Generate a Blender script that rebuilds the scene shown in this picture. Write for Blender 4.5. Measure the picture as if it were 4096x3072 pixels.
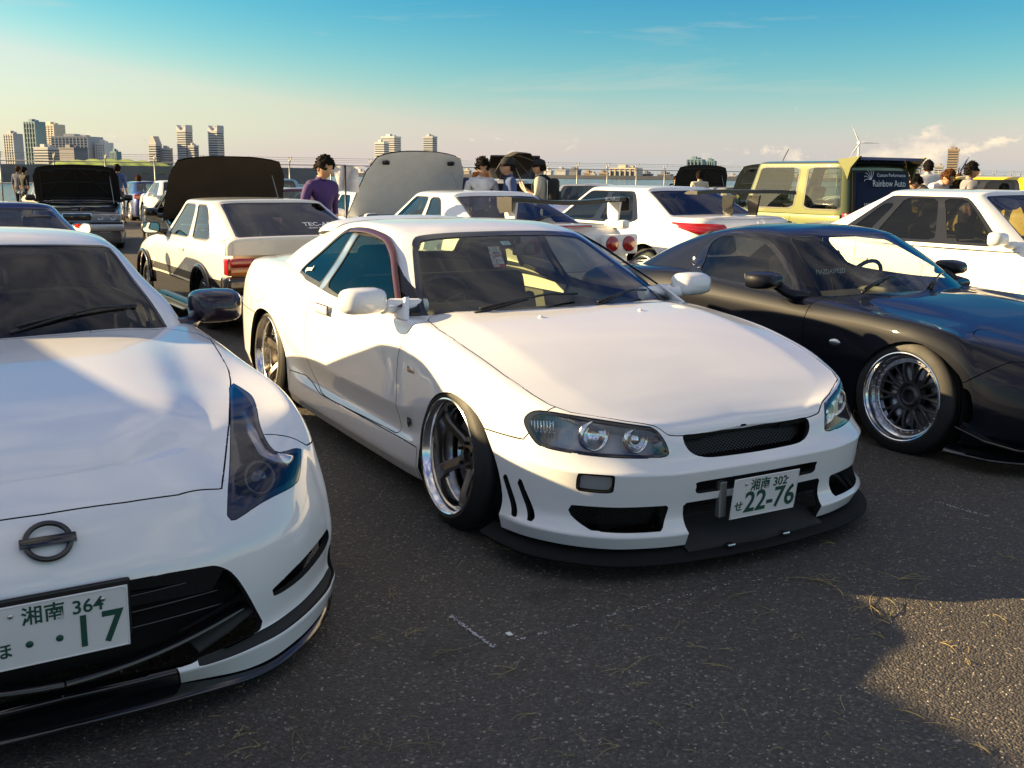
import bpy, bmesh, math, random
import numpy as np
from mathutils import Vector, Matrix
random.seed(7); np.random.seed(7)
for o in list(bpy.data.objects): bpy.data.objects.remove(o)
scene = bpy.context.scene
COL = scene.collection
R = math.radians
# ------------------------------------------------------------------ camera
cam_d = bpy.data.cameras.new('camera'); cam = bpy.data.objects.new('camera', cam_d); COL.objects.link(cam)
CAM_H, PITCH, ROLL, FPX = 1.447, .2001, .0109, 4101.18
cam_d.sensor_width = 36; cam_d.lens = 36*FPX/4096; cam_d.clip_start = .05; cam_d.clip_end = 30000
_f = Vector((0, math.cos(PITCH), -math.sin(PITCH))); _u0 = Vector((0, math.sin(PITCH), math.cos(PITCH))); _r0 = Vector((1, 0, 0))
_r = _r0*math.cos(ROLL)+_u0*math.sin(ROLL); _u = -_r0*math.sin(ROLL)+_u0*math.cos(ROLL)
mw = Matrix(((_r.x, _u.x, -_f.x, 0), (_r.y, _u.y, -_f.y, 0), (_r.z, _u.z, -_f.z, CAM_H), (0, 0, 0, 1)))
cam.matrix_world = mw
scene.camera = cam
# ------------------------------------------------------------------ sun, sky, exposure
SUN_AZ, SUN_EL = -82.0, 18.5          # degrees clockwise from +Y (the view direction); elevation
sd = Vector((math.sin(R(SUN_AZ))*math.cos(R(SUN_EL)), math.cos(R(SUN_AZ))*math.cos(R(SUN_EL)), math.sin(R(SUN_EL))))
sun_d = bpy.data.lights.new('sun', 'SUN'); sun_d.energy = 5.0; sun_d.angle = R(.6); sun_d.color = (1, .73, .37)
sun = bpy.data.objects.new('sun', sun_d); COL.objects.link(sun)
sun.rotation_euler = sd.to_track_quat('Z', 'Y').to_euler(); sun.location = (-20, -5, 20)
scene.view_settings.view_transform = 'Standard'; scene.view_settings.look = 'None'
scene.view_settings.exposure = 1.62; scene.view_settings.gamma = 1
scene.render.engine = 'CYCLES'
scene.cycles.max_bounces = 7; scene.cycles.diffuse_bounces = 3; scene.cycles.glossy_bounces = 4; scene.cycles.transparent_max_bounces = 14
scene.cycles.caustics_reflective = False; scene.cycles.caustics_refractive = False
world = bpy.data.worlds.new('World'); scene.world = world; world.use_nodes = True
HZ = (15., .78, (4.7, 4.5, 4.0, 1))
def build_world():
    nt = world.node_tree; nd, lk = nt.nodes, nt.links
    nd.clear()
    out = nd.new('ShaderNodeOutputWorld'); bg = nd.new('ShaderNodeBackground'); bg.inputs[1].default_value = .05
    sky = nd.new('ShaderNodeTexSky'); sky.sky_type = 'NISHITA'; sky.sun_disc = False
    sky.sun_elevation = R(SUN_EL); sky.sun_rotation = R(SUN_AZ); sky.altitude = 0
    sky.air_density = 1.0; sky.dust_density = .6; sky.ozone_density = 1.5
    def mth(op, a, b=None, c=None, clamp=False):
        n = nd.new('ShaderNodeMath'); n.operation = op; n.use_clamp = clamp
        for i, v in enumerate((a, b, c)):
            if v is None: continue
            if isinstance(v, (int, float)): n.inputs[i].default_value = v
            else: lk.new(v, n.inputs[i])
        return n.outputs[0]
    tc = nd.new('ShaderNodeTexCoord'); sx = nd.new('ShaderNodeSeparateXYZ'); lk.new(tc.outputs['Generated'], sx.inputs[0])
    az = mth('ARCTAN2', sx.outputs[0], sx.outputs[1]); el = mth('ARCSINE', sx.outputs[2])
    def noise(ka, ke, detail, seed, rough=.55, dist=0.):
        cb = nd.new('ShaderNodeCombineXYZ'); lk.new(mth('MULTIPLY', az, ka), cb.inputs[0]); lk.new(mth('MULTIPLY', el, ke), cb.inputs[1]); cb.inputs[2].default_value = seed
        n = nd.new('ShaderNodeTexNoise'); n.inputs['Scale'].default_value = 1; n.inputs['Detail'].default_value = detail; n.inputs['Roughness'].default_value = rough; n.inputs['Distortion'].default_value = dist
        lk.new(cb.outputs[0], n.inputs['Vector']); return n.outputs['Fac']
    # heaped clouds low over the horizon, all the way round
    big = noise(14, 30, 4, 3.3); fine = noise(70, 105, 8, 1.7, .62)
    shape = mth('ADD', mth('MULTIPLY', big, .52), mth('MULTIPLY', fine, .48))
    def gauss(a0, e0, sa, se, amp):
        u = mth('DIVIDE', mth('SUBTRACT', az, a0), sa); v = mth('DIVIDE', mth('SUBTRACT', el, e0), se)
        q = mth('ADD', mth('MULTIPLY', u, u), mth('MULTIPLY', v, v)); return mth('MULTIPLY', mth('EXPONENT', mth('MULTIPLY', q, -1)), amp)
    bank = gauss(.375, .020, .036, .020, .22)
    for a in ((.383, .042, .014, .013, .20), (.442, .036, .022, .009, .20), (.41, .028, .012, .008, .12), (.33, .012, .030, .018, .14), (.53, .014, .03, .010, .12), (-.37, .022, .028, .016, .10), (-.02, .012, .05, .010, .10), (.20, .014, .06, .010, .08)):
        bank = mth('ADD', bank, gauss(*a))
    thr = mth('ADD', .60, mth('MULTIPLY', mth('MAXIMUM', mth('SUBTRACT', el, .03), 0), 1.6))
    cum = mth('MULTIPLY', mth('SUBTRACT', mth('ADD', shape, bank), thr), 11., clamp=True)
    # thin high streaks
    st = noise(3.2, 26, 7, 9.1, .62, .6); ci = mth('MULTIPLY', mth('SUBTRACT', st, .56), 3.6, clamp=True)
    fade = mth('SUBTRACT', 1.0, mth('MULTIPLY', mth('ABSOLUTE', mth('SUBTRACT', el, .16)), 3.0), clamp=True); ci = mth('MULTIPLY', ci, mth('MULTIPLY', fade, .5))
    # broken cloud sheet overhead (it shows in the windscreens), brightened and lowered behind the camera as added fill
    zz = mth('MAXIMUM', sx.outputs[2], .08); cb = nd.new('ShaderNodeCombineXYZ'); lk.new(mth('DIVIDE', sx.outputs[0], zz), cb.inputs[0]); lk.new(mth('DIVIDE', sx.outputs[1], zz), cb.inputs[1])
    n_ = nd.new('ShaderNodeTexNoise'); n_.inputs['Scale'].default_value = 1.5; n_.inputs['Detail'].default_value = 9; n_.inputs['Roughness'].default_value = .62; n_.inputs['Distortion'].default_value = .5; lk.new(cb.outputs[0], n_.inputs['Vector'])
    alto_fill = mth('MULTIPLY', mth('MULTIPLY', mth('SUBTRACT', n_.outputs['Fac'], .42), 4.5, clamp=True), mth('DIVIDE', mth('SUBTRACT', el, mth('SUBTRACT', .38, mth('MULTIPLY', mth('DIVIDE', mth('SUBTRACT', .35, sx.outputs[1]), .6, clamp=True), .30))), .30, clamp=True)); alto_fill = mth('MULTIPLY', alto_fill, .85)
    # light and grey inside the clouds
    sh = noise(30, 46, 6, 5.5); cr = nd.new('ShaderNodeValToRGB'); lk.new(sh, cr.inputs[0])
    e = cr.color_ramp.elements; e[0].position = .32; e[0].color = (3.9, 3.8, 3.7, 1); e[1].position = .62; e[1].color = (7.6, 6.3, 4.6, 1)
    # the photograph's deep rendering of the clear sky: thin blue air is deepened, bright air is left alone
    sc_ = nd.new('ShaderNodeSeparateColor'); lk.new(sky.outputs[0], sc_.inputs[0]); cc_ = nd.new('ShaderNodeCombineColor')
    for i, (ref, top, pw) in enumerate(((4.3, 3.8, 5.2), (4.46, 3.8, 1.9), (4.0, 3.75, .4))):
        q = mth('MULTIPLY', mth('POWER', mth('DIVIDE', sc_.outputs[i], ref), pw), top); lk.new(mth('MINIMUM', q, sc_.outputs[i]) if i < 2 else mth('MAXIMUM', q, mth('MULTIPLY', sc_.outputs[i], .9)), cc_.inputs[i])
    up = mth('MULTIPLY', mth('DIVIDE', mth('SUBTRACT', el, .34), .5, clamp=True), .85)
    cm_ = nd.new('ShaderNodeMix'); cm_.data_type = 'RGBA'; lk.new(up, cm_.inputs[0]); lk.new(cc_.outputs[0], cm_.inputs[6]); lk.new(sky.outputs[0], cm_.inputs[7]); c1 = cm_.outputs[2]
    # haze that pales the lowest sky
    hz = mth('EXPONENT', mth('MULTIPLY', mth('MAXIMUM', el, 0), -HZ[0])); hz = mth('MULTIPLY', hz, HZ[1])
    tn = nd.new('ShaderNodeMix'); tn.data_type = 'RGBA'; lk.new(hz, tn.inputs[0]); lk.new(c1, tn.inputs[6]); tn.inputs[7].default_value = HZ[2]
    m1 = nd.new('ShaderNodeMix'); m1.data_type = 'RGBA'; lk.new(ci, m1.inputs[0]); lk.new(tn.outputs[2], m1.inputs[6]); m1.inputs[7].default_value = (5.2, 4.6, 3.9, 1)
    m2 = nd.new('ShaderNodeMix'); m2.data_type = 'RGBA'; lk.new(mth('MULTIPLY', cum, .85), m2.inputs[0]); lk.new(m1.outputs[2], m2.inputs[6]); lk.new(cr.outputs[0], m2.inputs[7])
    m3 = nd.new('ShaderNodeMix'); m3.data_type = 'RGBA'; lk.new(alto_fill, m3.inputs[0]); lk.new(m2.outputs[2], m3.inputs[6]); m3.inputs[7].default_value = (7.8, 7.0, 6.2, 1)
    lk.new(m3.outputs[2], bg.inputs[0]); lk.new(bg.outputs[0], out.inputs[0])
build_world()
# ------------------------------------------------------------------ helpers
def tag(o, label=None, cat=None, group=None, kind=None):
    if label: o['label'] = label
    if cat: o['category'] = cat
    if group: o['group'] = group
    if kind: o['kind'] = kind
    return o
def empty(name, loc=(0, 0, 0), rz=0, parent=None):
    o = bpy.data.objects.new(name, None); COL.objects.link(o); o.location = loc; o.rotation_euler = (0, 0, rz)
    o.empty_display_size = .2
    if parent: o.parent = parent
    return o
def mesh_obj(name, V, F, mat, parent=None, smooth=True, normals=None, mats=None, fm=None):
    me = bpy.data.meshes.new(name); me.from_pydata([tuple(map(float, v)) for v in V], [], [tuple(map(int, f)) for f in F])
    for m in (mats or [mat]): me.materials.append(m)
    if fm is not None: me.polygons.foreach_set('material_index', np.asarray(fm, dtype=np.int32))
    if smooth: me.polygons.foreach_set('use_smooth', np.ones(len(me.polygons), dtype=bool))
    me.update()
    if normals is not None and len(me.polygons):
        me.normals_split_custom_set_from_vertices([tuple(map(float, n)) for n in normals])
    o = bpy.data.objects.new(name, me); COL.objects.link(o)
    if parent: o.parent = parent
    return o
def bm_obj(name, bm, mat, parent=None, smooth=False, angle=None):
    me = bpy.data.meshes.new(name); bm.to_mesh(me); bm.free()
    me.materials.append(mat)
    if smooth or angle:
        me.polygons.foreach_set('use_smooth', np.ones(len(me.polygons), dtype=bool))
        if angle: me.set_sharp_from_angle(angle=R(angle))
    o = bpy.data.objects.new(name, me); COL.objects.link(o)
    if parent: o.parent = parent
    return o
def link_copy(o, parent=None, kids=True):
    c = o.copy(); COL.objects.link(c); c.parent = parent
    if kids:
        for ch in o.children: link_copy(ch, c)
    return c
def bbox(bm, lo, hi, M=None):
    vs = [bm.verts.new(Vector((x, y, z)) if M is None else M @ Vector((x, y, z))) for z in (lo[2], hi[2]) for y in (lo[1], hi[1]) for x in (lo[0], hi[0])]
    for f in ((0, 2, 3, 1), (4, 5, 7, 6), (0, 1, 5, 4), (2, 6, 7, 3), (0, 4, 6, 2), (1, 3, 7, 5)): bm.faces.new([vs[i] for i in f])
    return vs
def rbox(bm, lo, hi, r=.01, seg=2, M=None):
    t = bmesh.new(); bbox(t, lo, hi)
    bmesh.ops.bevel(t, geom=t.edges[:], offset=r, segments=seg, affect='EDGES', profile=.5)
    me = bpy.data.meshes.new('t'); t.to_mesh(me); t.free()
    if M is not None: me.transform(M)
    bm.from_mesh(me); bpy.data.meshes.remove(me)
def tube(bm, pts, r, n=8, cap=True):
    pts = [Vector(p) for p in pts]; rings = []
    rr = r if hasattr(r, '__len__') else [r]*len(pts)
    prev = None
    for i, p in enumerate(pts):
        t = (pts[min(i+1, len(pts)-1)]-pts[max(i-1, 0)]).normalized()
        a = prev if prev is not None else (Vector((0, 0, 1)) if abs(t.z) < .9 else Vector((1, 0, 0)))
        b = t.cross(a).normalized(); a = b.cross(t).normalized(); prev = a
        rings.append([bm.verts.new(p+(a*math.cos(k*2*math.pi/n)+b*math.sin(k*2*math.pi/n))*rr[i]) for k in range(n)])
    for A, B in zip(rings, rings[1:]):
        for k in range(n): bm.faces.new((A[k], A[(k+1) % n], B[(k+1) % n], B[k]))
    if cap:
        bm.faces.new(rings[0][::-1]); bm.faces.new(rings[-1])
def lathe(bm, prof, n=32, M=None, close=False, a0=0, a1=2*math.pi):
    "profile (r, h) about local z"
    full = abs(a1-a0-2*math.pi) < 1e-6; m = n if full else n+1
    rings = []
    for r, h in prof:
        rings.append([bm.verts.new((M @ Vector((r*math.cos(a0+(a1-a0)*k/n), r*math.sin(a0+(a1-a0)*k/n), h))) if M is not None else Vector((r*math.cos(a0+(a1-a0)*k/n), r*math.sin(a0+(a1-a0)*k/n), h))) for k in range(m)])
    pr = list(zip(rings, rings[1:]))
    if close: pr.append((rings[-1], rings[0]))
    for A, B in pr:
        for k in range(n if full else n): 
            j = (k+1) % m
            try: bm.faces.new((A[k], A[j], B[j], B[k]))
            except ValueError: pass
def prism(bm, poly, d0, d1, M):
    "2D polygon extruded along local z from d0 to d1, placed by M"
    A = [bm.verts.new(M @ Vector((x, y, d0))) for x, y in poly]; B = [bm.verts.new(M @ Vector((x, y, d1))) for x, y in poly]
    n = len(poly)
    for k in range(n): bm.faces.new((A[k], A[(k+1) % n], B[(k+1) % n], B[k]))
    bm.faces.new(A[::-1]); bm.faces.new(B)
def frame(o, x, y, z):
    x, y, z = Vector(x), Vector(y), Vector(z); o = Vector(o)
    return Matrix(((x.x, y.x, z.x, o.x), (x.y, y.y, z.y, o.y), (x.z, y.z, z.z, o.z), (0, 0, 0, 1)))
def text_mesh(body, size, extrude=.001, bold=0., align='CENTER', shear=0., space=1., xscale=1.):
    cu = bpy.data.curves.new('t', 'FONT'); cu.body = body; cu.size = size; cu.extrude = extrude; cu.offset = bold
    cu.align_x = align; cu.align_y = 'CENTER'; cu.shear = shear; cu.space_character = space; cu.resolution_u = 3
    ob = bpy.data.objects.new('t', cu); COL.objects.link(ob)
    dg = bpy.context.evaluated_depsgraph_get(); me = bpy.data.meshes.new_from_object(ob.evaluated_get(dg))
    bpy.data.objects.remove(ob); bpy.data.curves.remove(cu)
    if xscale != 1: me.transform(Matrix.Diagonal((xscale, 1, 1, 1)))
    return me
def text_obj(name, body, size, mat, M, parent=None, **k):
    me = text_mesh(body, size, **k); me.transform(M); me.materials.clear(); me.materials.append(mat); me.name = name
    o = bpy.data.objects.new(name, me); COL.objects.link(o)
    if parent: o.parent = parent
    return o
# ------------------------------------------------------------------ pixel <-> world (used only to place things at their real distance)
def wray(px, py):
    k = 4096/4096.
    return (_f + _r*((px-2048)/FPX) - _u*((py-1536)/FPX))
def at_y(px, py, Y):
    d = wray(px, py); return Vector((0, 0, CAM_H)) + d*(Y/d.y)
def at_z(px, py, z):
    d = wray(px, py); return Vector((0, 0, CAM_H)) + d*((z-CAM_H)/d.z)
# ------------------------------------------------------------------ spline net surfaces
def pchip(xk, Y, x):
    xk = np.asarray(xk, float); Y = np.asarray(Y, float); x = np.asarray(x, float)
    if Y.ndim == 1: Y = Y[:, None]
    h = np.diff(xk)[:, None]; d = np.diff(Y, axis=0)/h; n = len(xk)
    m = np.zeros_like(Y)
    if n == 2: m[:] = d[0]
    else:
        w1 = 2*h[1:]+h[:-1]; w2 = h[1:]+2*h[:-1]
        with np.errstate(divide='ignore', invalid='ignore'):
            mm = (w1+w2)/(w1/d[:-1]+w2/d[1:])
        m[1:-1] = np.where(d[:-1]*d[1:] > 0, mm, 0)
        def end(h0, h1, d0, d1):
            v = ((2*h0+h1)*d0-h0*d1)/(h0+h1)
            v = np.where(v*d0 <= 0, 0, v); return np.where((d0*d1 < 0) & (abs(v) > 3*abs(d0)), 3*d0, v)
        m[0] = end(h[0], h[1], d[0], d[1]); m[-1] = end(h[-1], h[-2], d[-1], d[-2])
    i = np.clip(np.searchsorted(xk, x, side='right')-1, 0, n-2)
    t = ((x-xk[i])/h[i, 0])[:, None]; hh = h[i]
    return (2*t**3-3*t**2+1)*Y[i]+(t**3-2*t**2+t)*hh*m[i]+(-2*t**3+3*t**2)*Y[i+1]+(t**3-t**2)*hh*m[i+1]
def net(rows, cres=7, rres=5, crease=(), wantq=False):
    C = int(max(r[-1][0] for r in rows)); cl = [cres]*C if not hasattr(cres, '__len__') else list(cres)+[cres[-1]]*(C-len(cres))
    cs = np.concatenate([np.linspace(i, i+1, cl[i], endpoint=False) for i in range(C)]+[[C]])
    L = np.stack([pchip([k[0] for k in r], [k[1:4] for k in r], cs) for r in rows])      # rows, cols, 3
    nr, nc = L.shape[:2]; rs = np.linspace(0, nr-1, (nr-1)*rres+1)
    L2 = L.reshape(nr, -1); br = [0]+[c for c in crease if 0 < c < nr-1]+[nr-1]; out = []
    for a, b in zip(br, br[1:]):
        q = pchip(np.arange(a, b+1), L2[a:b+1], np.linspace(a, b, (b-a)*rres+1)); out.append(q if b == nr-1 else q[:-1])
    P = np.vstack(out).reshape(len(rs), nc, 3)
    if not wantq: return P
    return P, np.stack(np.broadcast_arrays(cs[None, :], rs[:, None]), -1)
def sdpoly(P, poly):
    "signed distance (negative inside) of points (n,2) to polygon"
    P = np.asarray(P, float); poly = np.asarray(poly, float); d = np.full(len(P), 1e9); ins = np.zeros(len(P), bool)
    n = len(poly)
    for i in range(n):
        a, b = poly[i], poly[(i+1) % n]; e = b-a; w = P-a
        t = np.clip((w@e)/max(e@e, 1e-12), 0, 1); d = np.minimum(d, np.hypot(*(w-t[:, None]*e).T))
        c = ((a[1] <= P[:, 1]) & (b[1] > P[:, 1])) | ((b[1] <= P[:, 1]) & (a[1] > P[:, 1]))
        with np.errstate(divide='ignore', invalid='ignore'):
            xx = a[0]+(P[:, 1]-a[1])*e[0]/(e[1] if e[1] else 1e-12)
        ins ^= c & (P[:, 0] < xx)
    return np.where(ins, -d, d)
def rpoly(pts, n=5):
    "Catmull-Rom rounded closed polygon; points given as (x,z) or (x,z,'c') for hard corners"
    out = []; m = len(pts)
    for i in range(m):
        p0, p1, p2, p3 = [np.array(pts[(i+k) % m][:2], float) for k in (-1, 0, 1, 2)]
        if len(pts[i]) > 2: p0 = p1-(p2-p1)
        if len(pts[(i+1) % m]) > 2: p3 = p2+(p2-p1)
        for t in np.linspace(0, 1, n, endpoint=False):
            out.append(.5*((2*p1)+(p2-p0)*t+(2*p0-5*p1+4*p2-p3)*t*t+(-p0+3*p1-3*p2+p3)*t**3))
    return np.array(out)
class Skin:
    "vertex store of one car body; pieces are face lists that share it"
    def __init__(s): s.V = np.zeros((0, 3)); s.N = np.zeros((0, 3)); s.Q = np.zeros((0, 3))
    def add_grid(s, P, mirror=True, flip=False, Q=None, gid=0):
        nr, nc = P.shape[:2]
        if Q is None: Q = np.zeros((nr, nc, 2))
        Q = np.concatenate([Q, np.full((nr, nc, 1), float(gid))], 2).reshape(-1, 3); s.Q = np.vstack([s.Q, Q]+([Q] if mirror else []))
        du = np.gradient(P, axis=1); dv = np.gradient(P, axis=0)
        N = np.cross(du, dv); N /= np.maximum(np.linalg.norm(N, axis=2, keepdims=True), 1e-12)
        if flip: N = -N
        e = np.abs(P[..., 1]) < 1e-5; N[e, 1] = 0; N /= np.maximum(np.linalg.norm(N, axis=2, keepdims=True), 1e-9)
        idx = np.arange(nr*nc).reshape(nr, nc)
        q = np.stack([idx[:-1, :-1], idx[:-1, 1:], idx[1:, 1:], idx[1:, :-1]], -1).reshape(-1, 4)
        if flip: q = q[:, ::-1]
        b = len(s.V); F = [tuple(f) for f in (q+b)]
        s.V = np.vstack([s.V, P.reshape(-1, 3)]); s.N = np.vstack([s.N, N.reshape(-1, 3)])
        if mirror:
            b = len(s.V); F += [tuple(f[::-1]) for f in (q+b)]
            k = np.array([1, -1, 1]); s.V = np.vstack([s.V, P.reshape(-1, 3)*k]); s.N = np.vstack([s.N, N.reshape(-1, 3)*k])
        return F
    def split(s, F, fn):
        "fn(V,N)->values; returns inside (<0), outside"
        if not F: return [], []
        val = fn(s.V, s.N); val = np.where(np.abs(val) < 1e-7, 1e-7, val)
        ins, out, cache = [], [], {}; nV, nN, nQ = [], [], []; base = len(s.V); V, N, Q = s.V, s.N, s.Q
        neg = (val < 0).tolist()
        for f in F:
            g = [neg[i] for i in f]
            if all(g): ins.append(f); continue
            if not any(g): out.append(f); continue
            a, b = [], []
            for i, j in zip(f, f[1:]+f[:1]):
                (a if neg[i] else b).append(i)
                if neg[i] != neg[j]:
                    k = (i, j) if i < j else (j, i)
                    if k not in cache:
                        t = val[k[0]]/(val[k[0]]-val[k[1]]); cache[k] = base+len(nV)
                        nV.append(V[k[0]]+t*(V[k[1]]-V[k[0]])); nQ.append(Q[k[0]]+t*(Q[k[1]]-Q[k[0]])); n = N[k[0]]+t*(N[k[1]]-N[k[0]]); nN.append(n/max(np.linalg.norm(n), 1e-9))
                    a.append(cache[k]); b.append(cache[k])
            if len(a) > 2: ins.append(tuple(a))
            if len(b) > 2: out.append(tuple(b))
        if nV: s.V = np.vstack([s.V, nV]); s.N = np.vstack([s.N, nN]); s.Q = np.vstack([s.Q, nQ])
        return ins, out
    def build(s, name, F, mat, parent, inset=.0026, depth=.014, offset=0., rimmat=0):
        if not F: return None
        if rimmat == 0: rimmat = MT['hole'] if depth > 0 else None
        used = sorted({i for f in F for i in f}); mp = {i: k for k, i in enumerate(used)}
        V = s.V[used].copy(); N = s.N[used].copy(); V = V+N*offset; Fl = [tuple(mp[i] for i in f) for f in F]
        nf = len(Fl); fm = [0]*nf
        if depth:
            cnt = {}
            for fi, f in enumerate(Fl):
                for i, j in zip(f, f[1:]+f[:1]): cnt.setdefault((min(i, j), max(i, j)), []).append((i, j, fi))
            be = [v[0] for k, v in cnt.items() if len(v) == 1 and not (abs(V[k[0], 1]) < 1e-5 and abs(V[k[1], 1]) < 1e-5)]
            D = np.zeros_like(V)
            if not be: be = []
            else:
                bi = np.array([e[0] for e in be]); bj = np.array([e[1] for e in be]); cc = np.array([V[list(Fl[e[2]])].mean(0) for e in be])
                e_ = V[bj]-V[bi]; e_ /= np.maximum(np.linalg.norm(e_, axis=1, keepdims=True), 1e-9); d_ = np.cross((N[bi]+N[bj])/2, e_)
                d_ *= np.where(((cc-V[bi])*d_).sum(1) < 0, -1, 1)[:, None]; d_ /= np.maximum(np.linalg.norm(d_, axis=1, keepdims=True), 1e-9)
                np.add.at(D, bi, d_); np.add.at(D, bj, d_)
            bv = sorted({i for e in be for i in e[:2]})
            D /= np.maximum(np.linalg.norm(D, axis=1, keepdims=True), 1e-9); D[np.abs(V[:, 1]) < 1e-5, 1] = 0
            V = V+D*inset
            b0 = len(V); ia = {i: b0+k for k, i in enumerate(bv)}; b1 = b0+len(bv); ib = {i: b1+k for k, i in enumerate(bv)}
            V = np.vstack([V, V[bv], V[bv]-N[bv]*depth]); rn = (-D[bv]+.25*N[bv]).reshape(-1, 3); N = np.vstack([N, rn, rn])
            for i, j, fi in be: Fl.append((ia[j], ia[i], ib[i], ib[j])); fm.append(1 if rimmat else 0)
        return mesh_obj(name, V, Fl, mat, parent, normals=N, mats=[mat, rimmat] if rimmat else None, fm=fm)
def f_side(poly, ylo=.3, sgn=0, off=0.):
    "region fn from a side-view (x,z) outline"
    def fn(V, N):
        d = sdpoly(V[:, [0, 2]], poly)-off; y = V[:, 1]*sgn if sgn else np.abs(V[:, 1])
        return np.where(y > ylo, d, 1.)
    return fn
def f_front(poly, xlo=.3, mir=True, off=0.):
    "region fn from a front-view (|y|,z) outline on the part of the body with x > xlo (or x < xlo if negative side wanted)"
    def fn(V, N):
        d = sdpoly(np.stack([np.abs(V[:, 1]) if mir else V[:, 1], V[:, 2]], 1), poly)-off
        return np.where(V[:, 0] > xlo, d, 1.)
    return fn
def f_rear(poly, xhi, mir=True, off=0.):
    def fn(V, N):
        d = sdpoly(np.stack([np.abs(V[:, 1]) if mir else V[:, 1], V[:, 2]], 1), poly)-off
        return np.where(V[:, 0] < xhi, d, 1.)
    return fn
def f_top(poly, zlo=.3, mir=True, off=0.):
    def fn(V, N):
        d = sdpoly(np.stack([V[:, 0], np.abs(V[:, 1]) if mir else V[:, 1]], 1), poly)-off
        return np.where(V[:, 2] > zlo, d, 1.)
    return fn
def f_and(*fs): return lambda V, N: np.max([f(V, N) for f in fs], axis=0)
def f_circ(cx, cz, r, ylo=.4):
    return lambda V, N: np.where(np.abs(V[:, 1]) > ylo, np.hypot(V[:, 0]-cx, V[:, 2]-cz)-r, 1.)
# ------------------------------------------------------------------ materials
def new_mat(name):
    m = bpy.data.materials.new(name); m.use_nodes = True; nt = m.node_tree
    return m, nt, nt.nodes['Principled BSDF']
def mat(name, col, rough=.5, metal=0., coat=0., spec=.5, var=0., vscale=8., bump=0., bscale=200., coat_rough=.03, emis=None):
    m, nt, b = new_mat(name); nd, lk = nt.nodes, nt.links
    b.inputs['Base Color'].default_value = (*col, 1); b.inputs['Roughness'].default_value = rough; b.inputs['Metallic'].default_value = metal
    b.inputs['Coat Weight'].default_value = coat; b.inputs['Coat Roughness'].default_value = coat_rough; b.inputs['Specular IOR Level'].default_value = spec
    if emis: b.inputs['Emission Color'].default_value = (*emis[0], 1); b.inputs['Emission Strength'].default_value = emis[1]
    if var or bump:
        tc = nd.new('ShaderNodeTexCoord')
        if var:
            n = nd.new('ShaderNodeTexNoise'); n.inputs['Scale'].default_value = vscale; n.inputs['Detail'].default_value = 5
            lk.new(tc.outputs['Object'], n.inputs['Vector'])
            r = nd.new('ShaderNodeMapRange'); r.inputs[1].default_value = .3; r.inputs[2].default_value = .7; r.inputs[3].default_value = 1-var; r.inputs[4].default_value = 1+var*.6
            lk.new(n.outputs['Fac'], r.inputs[0])
            mx = nd.new('ShaderNodeMix'); mx.data_type = 'RGBA'; mx.blend_type = 'MULTIPLY'; mx.inputs[0].default_value = 1
            mx.inputs[6].default_value = (*col, 1); lk.new(r.outputs[0], mx.inputs[7]); lk.new(mx.outputs[2], b.inputs['Base Color'])
            r2 = nd.new('ShaderNodeMapRange'); r2.inputs[3].default_value = rough*(1-var*.8); r2.inputs[4].default_value = min(1, rough*(1+var*.8)+.02)
            lk.new(n.outputs['Fac'], r2.inputs[0]); lk.new(r2.outputs[0], b.inputs['Roughness'])
        if bump:
            n2 = nd.new('ShaderNodeTexNoise'); n2.inputs['Scale'].default_value = bscale; n2.inputs['Detail'].default_value = 3
            lk.new(tc.outputs['Object'], n2.inputs['Vector'])
            bp = nd.new('ShaderNodeBump'); bp.inputs['Strength'].default_value = bump; bp.inputs['Distance'].default_value = .002
            lk.new(n2.outputs['Fac'], bp.inputs['Height']); lk.new(bp.outputs[0], b.inputs['Normal'])
    return m
def paint(name, col, metal=0., rough=.35, coat=1., ior=1.5):
    "car lacquer: base under a clear coat with faint orange peel and a film of dust"
    m, nt, b = new_mat(name); nd, lk = nt.nodes, nt.links
    b.inputs['Base Color'].default_value = (*col, 1); b.inputs['Metallic'].default_value = metal; b.inputs['Roughness'].default_value = rough
    b.inputs['Coat Weight'].default_value = coat; b.inputs['Coat IOR'].default_value = ior; b.inputs['Specular IOR Level'].default_value = .12
    tc = nd.new('ShaderNodeTexCoord'); n = nd.new('ShaderNodeTexNoise'); n.inputs['Scale'].default_value = 3; n.inputs['Detail'].default_value = 6
    lk.new(tc.outputs['Object'], n.inputs['Vector'])
    r = nd.new('ShaderNodeMapRange'); r.inputs[1].default_value = .35; r.inputs[2].default_value = .75; r.inputs[3].default_value = .012; r.inputs[4].default_value = .045
    lk.new(n.outputs['Fac'], r.inputs[0]); lk.new(r.outputs[0], b.inputs['Coat Roughness'])
    n2 = nd.new('ShaderNodeTexNoise'); n2.inputs['Scale'].default_value = 6; n2.inputs['Detail'].default_value = 2
    lk.new(tc.outputs['Object'], n2.inputs['Vector'])
    bp = nd.new('ShaderNodeBump'); bp.inputs['Strength'].default_value = .035; bp.inputs['Distance'].default_value = .004
    lk.new(n2.outputs['Fac'], bp.inputs['Height']); lk.new(bp.outputs[0], b.inputs['Coat Normal'])
    return m
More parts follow.
